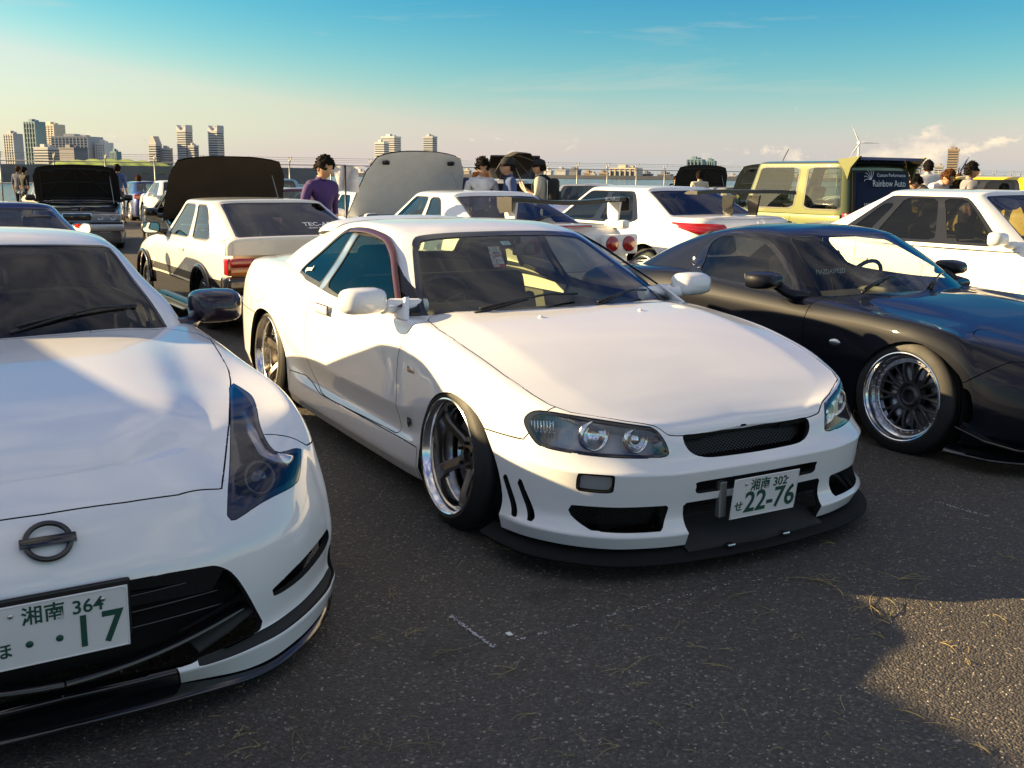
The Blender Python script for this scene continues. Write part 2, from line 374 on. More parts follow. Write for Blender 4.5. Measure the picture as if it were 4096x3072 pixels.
def glass(name, tint, rough=0., refl=1.0):
    "thin sheet: tinted transparency under a Fresnel reflection"
    m = bpy.data.materials.new(name); m.use_nodes = True; nt = m.node_tree; nd, lk = nt.nodes, nt.links; nd.clear()
    out = nd.new('ShaderNodeOutputMaterial'); tr = nd.new('ShaderNodeBsdfTransparent'); tr.inputs[0].default_value = (*tint, 1)
    gl = nd.new('ShaderNodeBsdfGlossy'); gl.inputs['Roughness'].default_value = rough; gl.inputs[0].default_value = (refl, refl, refl, 1)
    lw = nd.new('ShaderNodeLayerWeight'); lw.inputs[0].default_value = .5
    pw = nd.new('ShaderNodeMath'); pw.operation = 'POWER'; pw.inputs[1].default_value = 4.8; lk.new(lw.outputs['Facing'], pw.inputs[0])
    mm = nd.new('ShaderNodeMath'); mm.operation = 'MULTIPLY_ADD'; mm.inputs[1].default_value = .8; mm.inputs[2].default_value = .06; mm.use_clamp = True
    lk.new(pw.outputs[0], mm.inputs[0])
    mx = nd.new('ShaderNodeMixShader'); lk.new(mm.outputs[0], mx.inputs[0]); lk.new(tr.outputs[0], mx.inputs[1]); lk.new(gl.outputs[0], mx.inputs[2])
    lk.new(mx.outputs[0], out.inputs[0])
    return m
MT = {}
MT['white'] = paint('white_pearl_paint', (.78, .775, .765), ior=1.6)
MT['white2'] = paint('white_paint', (.80, .79, .76))
MT['cream'] = paint('aged_white_paint', (.74, .70, .60))
MT['navy'] = paint('dark_blue_paint', (.003, .004, .009), rough=.5, coat=.75, ior=1.36)
MT['blue'] = paint('blue_metallic_paint', (.02, .04, .16), metal=.4, rough=.35)
MT['silver'] = paint('silver_metallic_paint', (.50, .49, .47), metal=.75, rough=.38)
MT['tan'] = paint('champagne_paint', (.48, .40, .30), metal=.5, rough=.4)
MT['grey'] = paint('grey_metallic_paint', (.16, .155, .15), metal=.6, rough=.36)
MT['black'] = paint('black_paint', (.006, .006, .007))
MT['maroon'] = paint('maroon_paint', (.10, .02, .05), metal=.3)
MT['yellow'] = paint('yellow_paint', (.75, .52, .01))
MT['green'] = paint('pale_green_paint', (.105, .118, .045), metal=.25, rough=.4)
MT['teal'] = paint('pale_blue_paint', (.16, .30, .38))
MT['olive'] = paint('olive_grey_paint', (.22, .21, .15))
MT['rubber'] = mat('tyre_rubber', (.014, .014, .014), .62, var=.25, vscale=12, bump=.15, bscale=150)
MT['trim'] = mat('black_trim', (.012, .012, .012), .38, var=.2)
MT['matt'] = mat('matt_black', (.02, .02, .02), .8, var=.2)
MT['gloss'] = mat('gloss_black', (.006, .006, .007), .12, coat=.6)
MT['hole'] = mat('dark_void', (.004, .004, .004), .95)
MT['chrome'] = mat('polished_metal', (.83, .83, .83), .12, metal=1, var=.1)
MT['alloy'] = mat('machined_alloy', (.62, .62, .63), .25, metal=1, var=.15)
MT['bronze'] = mat('satin_gunmetal', (.16, .14, .115), .36, metal=.85, var=.12)
MT['gunmetal'] = mat('dark_gunmetal', (.035, .036, .038), .42, metal=.6, var=.12)
MT['steel'] = mat('galvanised_steel', (.34, .34, .33), .5, metal=.7, var=.2)
MT['plate'] = mat('plate_white', (.72, .71, .69), .4, var=.04)
MT['plateg'] = mat('plate_green', (.01, .065, .045), .5)
MT['red'] = mat('tail_red', (.35, .008, .008), .12, coat=1)
MT['amber'] = mat('amber_lens', (.45, .12, .01), .12, coat=1)
MT['clear'] = glass('clear_lens', (.93, .94, .95))
MT['smoke'] = glass('smoked_lens', (.35, .34, .36))
MT['glass'] = glass('window_glass', (.84, .88, .80))
MT['glassg'] = glass('green_window_glass', (.80, .90, .66))
MT['tint'] = glass('tinted_glass', (.10, .11, .12), refl=.75)
MT['ltint'] = glass('light_tinted_glass', (.30, .31, .31), refl=.6)
MT['visor'] = mat('brown_visor_plastic', (.045, .009, .006), .25, coat=.2)
MT['seat'] = mat('seat_fabric', (.02, .02, .021), .85, var=.25, vscale=20)
MT['dash'] = mat('dashboard_plastic', (.022, .021, .02), .6, var=.2)
MT['beige'] = mat('beige_fabric', (.32, .29, .22), .9, var=.2)
MT['wtext'] = mat('white_print', (.75, .75, .74), .6)
MT['btext'] = mat('black_print', (.02, .02, .02), .6)
MT['carbon'] = mat('carbon_fibre', (.014, .014, .014), .4, coat=.15, var=.4, vscale=150)
MT['mirror'] = mat('mirror_glass', (.85, .87, .87), .02, metal=1)
# ------------------------------------------------------------------ car parts
WHEELS = {}
def bar_section(bm, path, w, t, up):
    "bar with rectangular chamfered section along path (list of Vector); w,t lists"
    rings = []
    for i, p in enumerate(path):
        d = (path[min(i+1, len(path)-1)]-path[max(i-1, 0)]).normalized(); s = d.cross(up).normalized(); u = s.cross(d).normalized()
        a, b = w[i]/2, t[i]; c = min(a, b)*.35
        rings.append([bm.verts.new(p+s*x+u*y) for x, y in ((-a, -b), (-a, -c), (-a+c, 0), (a-c, 0), (a, -c), (a, -b))])
    for A, B in zip(rings, rings[1:]):
        for k in range(6): bm.faces.new((A[k], A[(k+1) % 6], B[(k+1) % 6], B[k]))
    bm.faces.new(rings[0][::-1]); bm.faces.new(rings[-1])
def wheel_proto(kind, Rr, Rt, width, dish, facem, lipm, nsp=5, stretch=.03):
    "meshes of one wheel in local coords: z = outward, lip face at z=0. returns list of (name, mesh)"
    key = (kind, Rr, Rt, width, dish, facem, lipm, nsp)
    if key in WHEELS: return WHEELS[key]
    out = []
    def fin(name, bm, m, angle=35):
        bmesh.ops.recalc_face_normals(bm, faces=bm.faces[:])
        me = bpy.data.meshes.new(name); bm.to_mesh(me); bm.free(); me.materials.append(MT[m])
        me.polygons.foreach_set('use_smooth', np.ones(len(me.polygons), dtype=bool)); me.set_sharp_from_angle(angle=R(angle)); out.append((name, me))
    n = 64 if Rr > .2 and kind in ('five', 'mesh') else 36
    bm = bmesh.new()
    lathe(bm, [(Rr-.004, -.012), (Rr, -.004), (Rr-.001, 0), (Rr-.006, .002), (Rr-.010, -.001), (Rr-.012, -.010), (Rr-.018, -.016), (Rr-.022, -dish*.45), (Rr-.030, -dish*.5), (Rr-.034, -dish), (Rr-.040, -dish-.004), (Rr-.040, -width+.02), (Rr-.01, -width)], n)
    fin('wheel', bm, lipm)
    bm = bmesh.new(); w = width; s = stretch
    g = .007
    prof = [(Rr-.006, -.006), (Rr+.006, .001), (Rr+.012, .001), (Rr+(Rt-Rr)*.45, -s*.35), (Rr+(Rt-Rr)*.5, -s*.35-.001), (Rt-.014, -s), (Rt-.004, -s-.010), (Rt, -s-.022)]
    a, b = -s-.03, -w+s+.03; k = 4
    for i in range(k):
        z0 = a+(b-a)*(i+.5)/k; prof += [(Rt, z0+.006), (Rt-g, z0+.004), (Rt-g, z0-.004), (Rt, z0-.006)]
    prof += [(Rt, -w+s+.02), (Rt-.01, -w+s), (Rr, -w)]
    lathe(bm, prof, n); fin('tyre', bm, 'rubber', 30)
    # hub
    h0 = -dish*1.0
    if kind == 'five':
        bm = bmesh.new()
        lathe(bm, [(0, h0-.035), (.030, h0-.035), (.032, h0-.012), (.060, h0-.014), (.075, h0-.022), (.08, h0-.07)], 32); fin('hub', bm, facem)
        bm = bmesh.new()
        for i in range(5):
            A = i*2*math.pi/5; c, sn = math.cos(A), math.sin(A)
            M = frame((.052*c, .052*sn, h0-.012), (1, 0, 0), (0, 1, 0), (0, 0, 1)); lathe(bm, [(0, .018), (.007, .018), (.009, .014), (.009, 0)], 6, M)
        fin('lug_nut', bm, 'trim')
        for i in range(nsp):
            A = (i+.5)*2*math.pi/nsp+.3; d = Vector((math.cos(A), math.sin(A), 0)); bm = bmesh.new()
            rs = [.05, .085, .12, .155, .19, Rr-.034]; hh = [h0-.018, h0-.010, h0+.006, h0+.022, h0+.030, h0+.026]; ww = [.052, .046, .044, .047, .052, .060]
            path = [d*r+Vector((0, 0, h)) for r, h in zip(rs, hh)]
            bar_section(bm, path, ww, [.035, .034, .032, .03, .032, .045], Vector((0, 0, 1))); fin('spoke', bm, facem)
    elif kind == 'mesh':
        bm = bmesh.new()
        lathe(bm, [(0, h0-.03), (.034, h0-.03), (.036, h0+.004), (.042, h0+.006), (.060, h0-.012), (.072, h0+.004), (.078, h0+.004), (.085, h0-.03)], 40); fin('hub', bm, facem)
        bm = bmesh.new(); lathe(bm, [(Rr-.060, h0-.02), (Rr-.060, h0+.012), (Rr-.056, h0+.016), (Rr-.036, h0+.016), (Rr-.032, h0+.01)], n); fin('ring', bm, 'alloy')
        bm = bmesh.new()
        for i in range(32):
            A = i*2*math.pi/32; M = frame(((Rr-.046)*math.cos(A), (Rr-.046)*math.sin(A), h0+.016), (1, 0, 0), (0, 1, 0), (0, 0, 1)); lathe(bm, [(0, .007), (.004, .007), (.0045, 0)], 6, M)
        fin('rim_bolt', bm, 'chrome')
        for i in range(nsp):
            A = i*2*math.pi/nsp; bm = bmesh.new()
            P = lambda r, da, h: Vector((r*math.cos(A+da), r*math.sin(A+da), h))
            for sg in (-1, 1):
                path = [P(.07, 0, h0+.0), P(.10, sg*.03, h0+.008), P(.125, sg*.07, h0+.013), P(.16, sg*.125, h0+.016), P(Rr-.056, sg*.165, h0+.012)]
                bar_section(bm, path, [.018, .015, .012, .011, .013], [.03]*5, Vector((0, 0, 1)))
            fin('spoke', bm, facem)
    else:
        bm = bmesh.new(); lathe(bm, [(0, h0), (.035, h0), (.06, h0-.012), (.07, h0-.04)], 20); fin('hub', bm, facem)
        for i in range(nsp):
            A = i*2*math.pi/nsp; d = Vector((math.cos(A), math.sin(A), 0)); bm = bmesh.new()
            rs = [.045, .11, .16, Rr-.03]; path = [d*r+Vector((0, 0, h0+q)) for r, q in zip(rs, (-.01, .0, .008, .004))]
            wd = 2*math.pi*Rr/nsp*.32; bar_section(bm, path, [wd*.8, wd*.7, wd*.75, wd], [.03]*4, Vector((0, 0, 1))); fin('spoke', bm, facem)
    bm = bmesh.new(); lathe(bm, [(.07, -dish-.06), (Rr-.065, -dish-.06), (Rr-.065, -dish-.075), (.07, -dish-.075)], 40); fin('brake_disc', bm, 'alloy')
    bm = bmesh.new(); lathe(bm, [(0, -width*.75), (Rr-.045, -width*.75)], 24); fin('inner_drum', bm, 'hole')
    WHEELS[key] = out; return out
def put_wheel(root, x, y, z, side, proto, camber=.06, steer=0., spin=0.):
    "side=+1: left (+y outward). lip face centre at (x, side*y, z)"
    yo = Vector((-math.sin(steer)*0, side*math.cos(camber), -math.sin(camber)*1.0))
    yo = Vector((0, side*math.cos(camber), math.sin(camber)*-1.0)) if False else Vector((0, side*math.cos(camber), math.sin(camber)))
    yo = (Matrix.Rotation(steer, 3, 'Z') @ yo).normalized()
    xo = (Matrix.Rotation(steer, 3, 'Z') @ Vector((1, 0, 0))); zo = yo.cross(xo).normalized() if side > 0 else xo.cross(yo).normalized()
    xo = xo if side > 0 else xo
    X = xo; Z = yo; Y = Z.cross(X)
    M = frame((x, side*y, z), X, Y, Z) @ Matrix.Rotation(spin, 4, 'Z')
    w = None
    for nm, me in proto:
        o = bpy.data.objects.new(nm, me); COL.objects.link(o)
        if nm in ('rim_bolt', 'lug_nut'): o['kind'] = 'stuff'
        if w is None: o.parent = root; o.matrix_local = M; w = o
        else: o.parent = w
    return w
def plate(root, M, top, kana, num, dots=False, small=1., green=True):
    "Japanese plate 330x165; M: x right, y up, z outward"
    bm = bmesh.new(); rbox(bm, (-.165, -.0825, -.002), (.165, .0825, 0), .0009, 1)
    # rounded raised border
    t = []
    for i in range(4):
        cx, cy = ((.150, .0675), (-.150, .0675), (-.150, -.0675), (.150, -.0675))[i]
        for k in range(4):
            a = (i*90+k*30)*math.pi/180; t.append((cx+.012*math.cos(a), cy+.012*math.sin(a), .0006))
    tube(bm, t+[t[0], t[1]], .0016, 6, False)
    p = bm_obj('number_plate', bm, MT['plate'], root, angle=40); p.matrix_local = M
    c = MT['plateg' if green else 'btext']
    T = lambda x, y: Matrix.Translation((x, y, .0008))
    text_obj('plate_lettering', top, .050, c, T(.012, .045), p, extrude=.0006, bold=.0006)
    text_obj('plate_lettering', kana, .044, c, T(-.128, -.034), p, extrude=.0006, bold=.0008)
    if dots:
        bm = bmesh.new()
        for x in (-.068, .0): lathe(bm, [(0, .0012), (.0085, .0012), (.009, 0)], 16, T(x, -.025))
        bm_obj('plate_dot', bm, c, p, smooth=True)
        text_obj('plate_lettering', num, .118, c, T(.090, -.024), p, extrude=.0006, bold=.002, xscale=.92, space=1.25)
    else: text_obj('plate_lettering', num, .118, c, T(.028, -.024), p, extrude=.0006, bold=.002, xscale=.95)
    bm = bmesh.new()
    for x in (-.105, .105): lathe(bm, [(0, .003), (.004, .003), (.0062, .0015), (.0065, 0)], 10, T(x, .056))
    bm_obj('plate_bolt', bm, MT['alloy'], p, smooth=True)
    return p
def seat(root, x, y, z0=.16, h=.62, m='seat', tilt=.35, w=.46):
    bm = bmesh.new(); rbox(bm, (-.25, -w/2, 0), (.27, w/2, .17), .05, 3)
    s = bm_obj('seat', bm, MT[m], root, angle=50); s.location = (x, y, z0)
    bm = bmesh.new(); M = Matrix.Translation((-.20, 0, .12)) @ Matrix.Rotation(-tilt, 4, 'Y')
    rbox(bm, (-.07, -w/2+.01, 0), (.06, w/2-.01, h), .05, 3, M)
    for sg in (-1, 1): rbox(bm, (-.05, sg*(w/2-.03)-.035, .05), (.12, sg*(w/2-.03)+.035, h*.75), .03, 2, M)
    b = bm_obj('backrest', bm, MT[m], s, angle=50)
    bm = bmesh.new(); rbox(bm, (-.05, -.13, h+.02), (.045, .13, h+.19), .04, 3, M); bm_obj('headrest', bm, MT[m], s, angle=50)
    return s
def steering(root, x, y, z, tilt=.45, r=.175, m='trim'):
    bm = bmesh.new(); ax = Vector((-math.cos(tilt), 0, math.sin(tilt))); u = Vector((0, 1, 0)); v = ax.cross(u)
    n = 28; c = Vector((x, y, z))
    pts = [c+(u*math.cos(k*2*math.pi/n)+v*math.sin(k*2*math.pi/n))*r for k in range(n+2)]; tube(bm, pts, .014, 8, False)
    for a in (0, 2.1, 4.2): tube(bm, [c-ax*.02, c+(u*math.cos(a+.5*math.pi)+v*math.sin(a+.5*math.pi))*r], .013, 6)
    lathe(bm, [(0, .02), (.04, .02), (.045, -.01)], 16, frame(c-ax*.02, u, v, ax))
    tube(bm, [c-ax*.03, c-ax*.4], .03, 8)
    return bm_obj('steering_wheel', bm, MT[m], root, smooth=True)
def interior(root, xd, zd, wd, xs, xr=None, y=.36, rhd=True, zf=.14, m='seat', hseat=.62, wheelm='trim'):
    "dash front at xd (cowl), height zd, half-width wd; front seats at xs; rear bench at xr"
    bm = bmesh.new(); rbox(bm, (xd-.62, -wd, zf+.25), (xd+.05, wd, zd-.05), .06, 3); sg = -1 if rhd else 1
    rbox(bm, (xd-.60, sg*y-.2, zd-.10), (xd-.30, sg*y+.2, zd+.005), .04, 3)
    bm_obj('dashboard', bm, MT['dash'], root, angle=50)
    bm = bmesh.new(); bbox(bm, ((xr or xs)-.9, -wd-.02, zf-.03), (xd+.1, wd+.02, zf)); rbox(bm, (xs-.3, -.12, zf), (xd-.3, .12, zf+.28), .03, 2)
    bm_obj('floor', bm, MT['seat'], root, angle=50)
    for s in (-1, 1): seat(root, xs, s*y, zf+.02, hseat, m)
    steering(root, xd-.68, sg*y, zd-.03, m=wheelm)
    if xr is not None:
        bm = bmesh.new(); rbox(bm, (xr-.3, -wd+.03, zf+.05), (xr+.25, wd-.03, zf+.26), .05, 3)
        rbox(bm, (-.07, -wd+.04, 0), (.06, wd-.04, .5), .05, 3, Matrix.Translation((xr-.25, 0, zf+.2)) @ Matrix.Rotation(-.4, 4, 'Y')); bm_obj('rear_seat', bm, MT[m], root, angle=50)
    for s in (-1, 1):
        bm = bmesh.new(); rbox(bm, ((xr or xs)-.4, s*(wd+.045)-.02, zf), (xd-.1, s*(wd+.045)+.02, zd-.06), .015, 2); bm_obj('door_card', bm, MT['dash'], root, angle=50)
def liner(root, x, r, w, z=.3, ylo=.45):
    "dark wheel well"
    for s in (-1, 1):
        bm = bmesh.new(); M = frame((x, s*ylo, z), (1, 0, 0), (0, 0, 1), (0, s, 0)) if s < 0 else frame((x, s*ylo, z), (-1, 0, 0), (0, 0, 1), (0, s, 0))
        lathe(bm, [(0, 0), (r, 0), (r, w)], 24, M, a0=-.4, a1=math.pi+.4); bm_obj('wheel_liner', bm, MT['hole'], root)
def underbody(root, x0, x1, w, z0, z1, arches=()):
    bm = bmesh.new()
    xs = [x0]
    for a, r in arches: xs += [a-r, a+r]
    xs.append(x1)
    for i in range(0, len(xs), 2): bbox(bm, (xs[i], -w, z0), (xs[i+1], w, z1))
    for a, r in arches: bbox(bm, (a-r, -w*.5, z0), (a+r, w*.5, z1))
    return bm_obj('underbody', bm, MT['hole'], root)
def door_mirror(root, P, s, m, size=(.10, .21, .135), base=None, glassm='mirror', fwd=1):
    "mirror shell centred at P (x, y, z); s=side sign; open face looks to the rear"
    bm = bmesh.new(); d, w, h = size
    prof = [(-.5, .94, .94), (-.3, 1, 1), (0, .97, .97), (.3, .82, .80), (.5, .5, .45)]
    n = 20; rings = []
    for t, a, b in prof:
        ring = []
        for k in range(n):
            A = 2*math.pi*k/n; c, sn = math.cos(A), math.sin(A); e = .55
            ring.append(bm.verts.new((P[0]+fwd*t*d, P[1]+math.copysign(abs(c)**e, c)*w/2*a+s*.0, P[2]+math.copysign(abs(sn)**e, sn)*h/2*b)))
        rings.append(ring)
    for A, B in zip(rings, rings[1:]):
        for k in range(n): bm.faces.new((A[k], A[(k+1) % n], B[(k+1) % n], B[k]))
    bm.faces.new(rings[-1])
    if base is not None:
        b0 = Vector(base); p1 = Vector(P)+Vector((0, -s*w*.40, -h*.25)); tube(bm, [b0+Vector((0, -s*.16, -.01)), b0+Vector((0, s*.02, 0)), (b0+p1)/2+Vector((0, 0, -.012)), p1], [.036, .034, .030, .032], 12)
    bmesh.ops.recalc_face_normals(bm, faces=bm.faces[:])
    o = bm_obj('door_mirror', bm, m, root, angle=60)
    bm = bmesh.new(); vs = []
    for k in range(n):
        A = 2*math.pi*k/n; c, sn = math.cos(A), math.sin(A); e = .55
        vs.append(bm.verts.new((P[0]-fwd*d*.44, P[1]+math.copysign(abs(c)**e, c)*w/2*.86, P[2]+math.copysign(abs(sn)**e, sn)*h/2*.84)))
    bm.faces.new(vs); bm_obj('mirror_glass', bm, MT[glassm], o)
    return o
def wiper(root, a, b, m='trim', up=.02):
    bm = bmesh.new(); a, b = Vector(a), Vector(b); mid = (a+b)/2+Vector((0, 0, up))
    tube(bm, [a, a*.6+b*.4+Vector((0, 0, up)), mid], [.010, .008, .006], 6)
    L = (b-a); tube(bm, [mid-L*.45, mid-L*.2+Vector((0, 0, .006)), mid+L*.2+Vector((0, 0, .006)), b], .006, 5)
    return bm_obj('wiper', bm, MT[m], root, smooth=True)
def grille_mesh(root, poly, x, pitch=.022, w=.0022, m='trim', axis='x', tilt=0.):
    "diamond wire mesh filling a (y,z) polygon at plane x"
    bm = bmesh.new(); poly = np.asarray(poly, float); lo, hi = poly.min(0), poly.max(0)
    def add(p, d):
        L = (hi-lo).sum()+.2; ts = np.arange(-L, L, .006); P = p+ts[:, None]*d
        ins = sdpoly(P, poly) < 0; i = 0
        while i < len(ts):
            if ins[i]:
                j = i
                while j+1 < len(ts) and ins[j+1]: j += 1
                a, b = P[i], P[j]; nrm = np.array([-d[1], d[0]])*w/2
                q = [a-nrm, b-nrm, b+nrm, a+nrm]
                if j > i: bm.faces.new([bm.verts.new((x(c[0], c[1]) if callable(x) else x+tilt*c[1], c[0], c[1])) for c in q])
                i = j+1
            else: i += 1
    ang = math.radians(32)
    for d in (np.array([math.cos(ang), math.sin(ang)]), np.array([math.cos(ang), -math.sin(ang)])):
        L = (hi-lo).sum()
        for c in np.arange(lo[0]-L, hi[0]+L, pitch): add(np.array([c, (lo[1]+hi[1])/2]), d)
    return bm_obj('grille_mesh', bm, MT[m], root)
def mirp(poly):
    "front-view half outline (|y|) -> full symmetric outline; half starts and ends at y=0"
    a = [(y, z) for y, z in poly]; b = [(-y, z) for y, z in poly[::-1]]
    return np.array(a+b)
def ribbon(root, name, pts, nrm, w, m, lift=.001, thick=.004):
    "trim strip that follows pts (Vectors) with outward normals nrm"
    bm = bmesh.new(); A = []
    for i, p in enumerate(pts):
        p = Vector(p); n = Vector(nrm[i]).normalized(); t = (Vector(pts[min(i+1, len(pts)-1)])-Vector(pts[max(i-1, 0)])).normalized(); s = t.cross(n).normalized()
        A.append([bm.verts.new(p+s*a*w/2+n*(lift+h)) for a, h in ((-1, -thick), (-1, thick*.4), (-.6, thick), (.6, thick), (1, thick*.4), (1, -thick))])
    for X, Y in zip(A, A[1:]):
        for k in range(5): bm.faces.new((X[k], X[k+1], Y[k+1], Y[k]))
    bmesh.ops.recalc_face_normals(bm, faces=bm.faces[:])
    return bm_obj(name, bm, m, root, smooth=True)

def pbox(s, lo, hi, rad, sc, gid=1, sgn=0):
    "rounded box in (column,row) space of grid gid; sc scales columns to row units"
    def fn(V, N):
        Q = s.Q; cx, cy = (lo[0]+hi[0])/2, (lo[1]+hi[1])/2
        dx = np.abs(Q[:, 0]-cx)*sc-(hi[0]-lo[0])/2*sc+rad; dy = np.abs(Q[:, 1]-cy)-(hi[1]-lo[1])/2+rad
        d = np.hypot(np.maximum(dx, 0), np.maximum(dy, 0))+np.minimum(np.maximum(dx, dy), 0)-rad
        d = np.where(np.abs(Q[:, 2]-gid) < .5, d, 1.)
        return d if not sgn else np.where(V[:, 1]*sgn > 0, d, 1.)
    return fn
def ppoly(s, poly, gid=1):
    def fn(V, N): return np.where(np.abs(s.Q[:, 2]-gid) < .5, sdpoly(s.Q[:, :2]*np.array([1., 1.]), poly), 1.)
    return fn
def sides(S, F): return [(sg, [f for f in F if S.V[f[0], 1]*sg > 0]) for sg in (1, -1)]
def shell(root, B, G, paintm, cres=8, rres=5, crease=(), gres=(9, 5), glassm=('glass', 'ltint', 'glass'), arches=(), hood=None, hoodz=.45, hood_open=False, doors=(), wins=(), ws=True, ws_x=None, roofm=None, rwin=True, boot=None, bumper=None, rbumper=None, framem='trim', pre=None, post=None, cabin=None, side_inset=.18, seal=.07, winpolys=(), band=None):
    S = Skin(); P, Q = net(B, cres, rres, crease, True); F = S.add_grid(P, Q=Q, gid=0); P, Q = net(G, gres[0], gres[1], (), True); Gf = S.add_grid(P, Q=Q, gid=1)
    W = MT[paintm]; g0 = G[0]
    if cabin is None: cabin = [(g0[0][1]-.03, -.1)]+[(k[1]-(.03 if k[0] <= 2 else 0)+(.03 if k[0] >= 7 else 0), max(k[2]-.03, 0)) for k in g0]+[(g0[-1][1]+.03, -.1)]
    _, F = S.split(F, f_top(cabin, .5))
    for a in arches: _, F = S.split(F, f_side(a, .45))
    if pre: F = pre(S, F, root, W)
    if hood is not None:
        h, F = S.split(F, f_top(hood, hoodz))
        if not hood_open: S.build('bonnet', h, W, root)
    if bumper is not None:
        b, F = S.split(F, bumper); S.build('front_bumper', b, W, root, depth=.02)
    for d in doors:
        dF, F = S.split(F, f_side(d, .4))
        for sg, q in sides(S, dF):
            o = S.build('door', q, W, root)
            if o:
                d_ = np.asarray(d); xm = d_[:, 0].min()+.14; zz = .70
                I = [i for f in q for i in f]; V = S.V[I]; k = np.argmin(np.hypot(V[:, 0]-xm, V[:, 2]-zz)); p = V[k]
                bm = bmesh.new(); rbox(bm, (p[0]-.08, -.01, p[2]-.018), (p[0]+.08, .014, p[2]+.018), .009, 2, Matrix.Translation((0, p[1], 0))); bm_obj('door_handle', bm, W if paintm != 'navy' else MT['navy'], o, angle=60)
    if rbumper is not None:
        b, F = S.split(F, rbumper); S.build('rear_bumper', b, W, root, depth=.02)
    if boot is not None:
        b, F = S.split(F, f_top(boot, .55)); S.build('boot_lid', b, W, root)
    if post: F = post(S, F, root, W)
    S.build('body_shell', F, W, root, depth=.018)
    # glazing
    if ws:
        w, Gf = S.split(Gf, pbox(S, (-2, .05), (1.93, 2.95), .12, 1.2)); wi, wb = S.split(w, pbox(S, (-2, .05+seal), (1.93-seal*.7, 2.95-seal), .12, 1.2))
        o = S.build('windscreen', wi, MT[glassm[0]], root, depth=0, offset=-.002); S.build('windscreen_seal', wb, MT['gloss'], o, depth=.01, inset=0)
    bandF = None
    if band: bandF, Gf = S.split(Gf, pbox(S, band[0], band[1], .3, .9))
    for lo, hi in wins:
        if band: w, bandF = S.split(bandF, pbox(S, lo, hi, side_inset, .9))
        else: w, Gf = S.split(Gf, pbox(S, lo, hi, side_inset, .9))
        wi, wb = S.split(w, pbox(S, (lo[0]+.05, lo[1]+.07), (hi[0]-.05, hi[1]-.07), side_inset, .9))
        for sg, q in sides(S, wi): S.build('door_window', q, MT[glassm[1]], root, depth=0, offset=-.004)
        for sg, q in sides(S, wb): S.build('window_frame', q, MT[framem], root, depth=.006, inset=0)
    if band:
        for sg, q in sides(S, bandF): S.build('pillar_trim', q, MT['gloss'], root, depth=.006, inset=0)
    for outer, inner in winpolys:
        w, Gf = S.split(Gf, f_side(outer, .3))
        for poly in inner:
            wi, w = S.split(w, f_side(poly, .3))
            for sg, q in sides(S, wi): S.build('door_window', q, MT[glassm[1]], root, depth=0, offset=-.004)
        for sg, q in sides(S, w): S.build('window_frame', q, MT[framem], root, depth=.006, inset=0)
    if rwin:
        w, Gf = S.split(Gf, pbox(S, (7.12, .35), (11, 2.85), .12, 1.2)); wi, wb = S.split(w, pbox(S, (7.2, .42), (11, 2.78), .12, 1.2))
        o = S.build('rear_window', wi, MT[glassm[2]], root, depth=0, offset=-.002); S.build('rear_window_seal', wb, MT['gloss'], o, depth=.01, inset=0)
    S.build('roof', Gf, MT[roofm] if roofm else W, root, depth=.02)
    return S
def arch(x, z, r, n=22, zb=-.1):
    return [(x+r*math.cos(a), z+r*math.sin(a)) for a in np.linspace(0, math.pi, n)]+[(x-r*1.02, zb), (x+r*1.02, zb)]

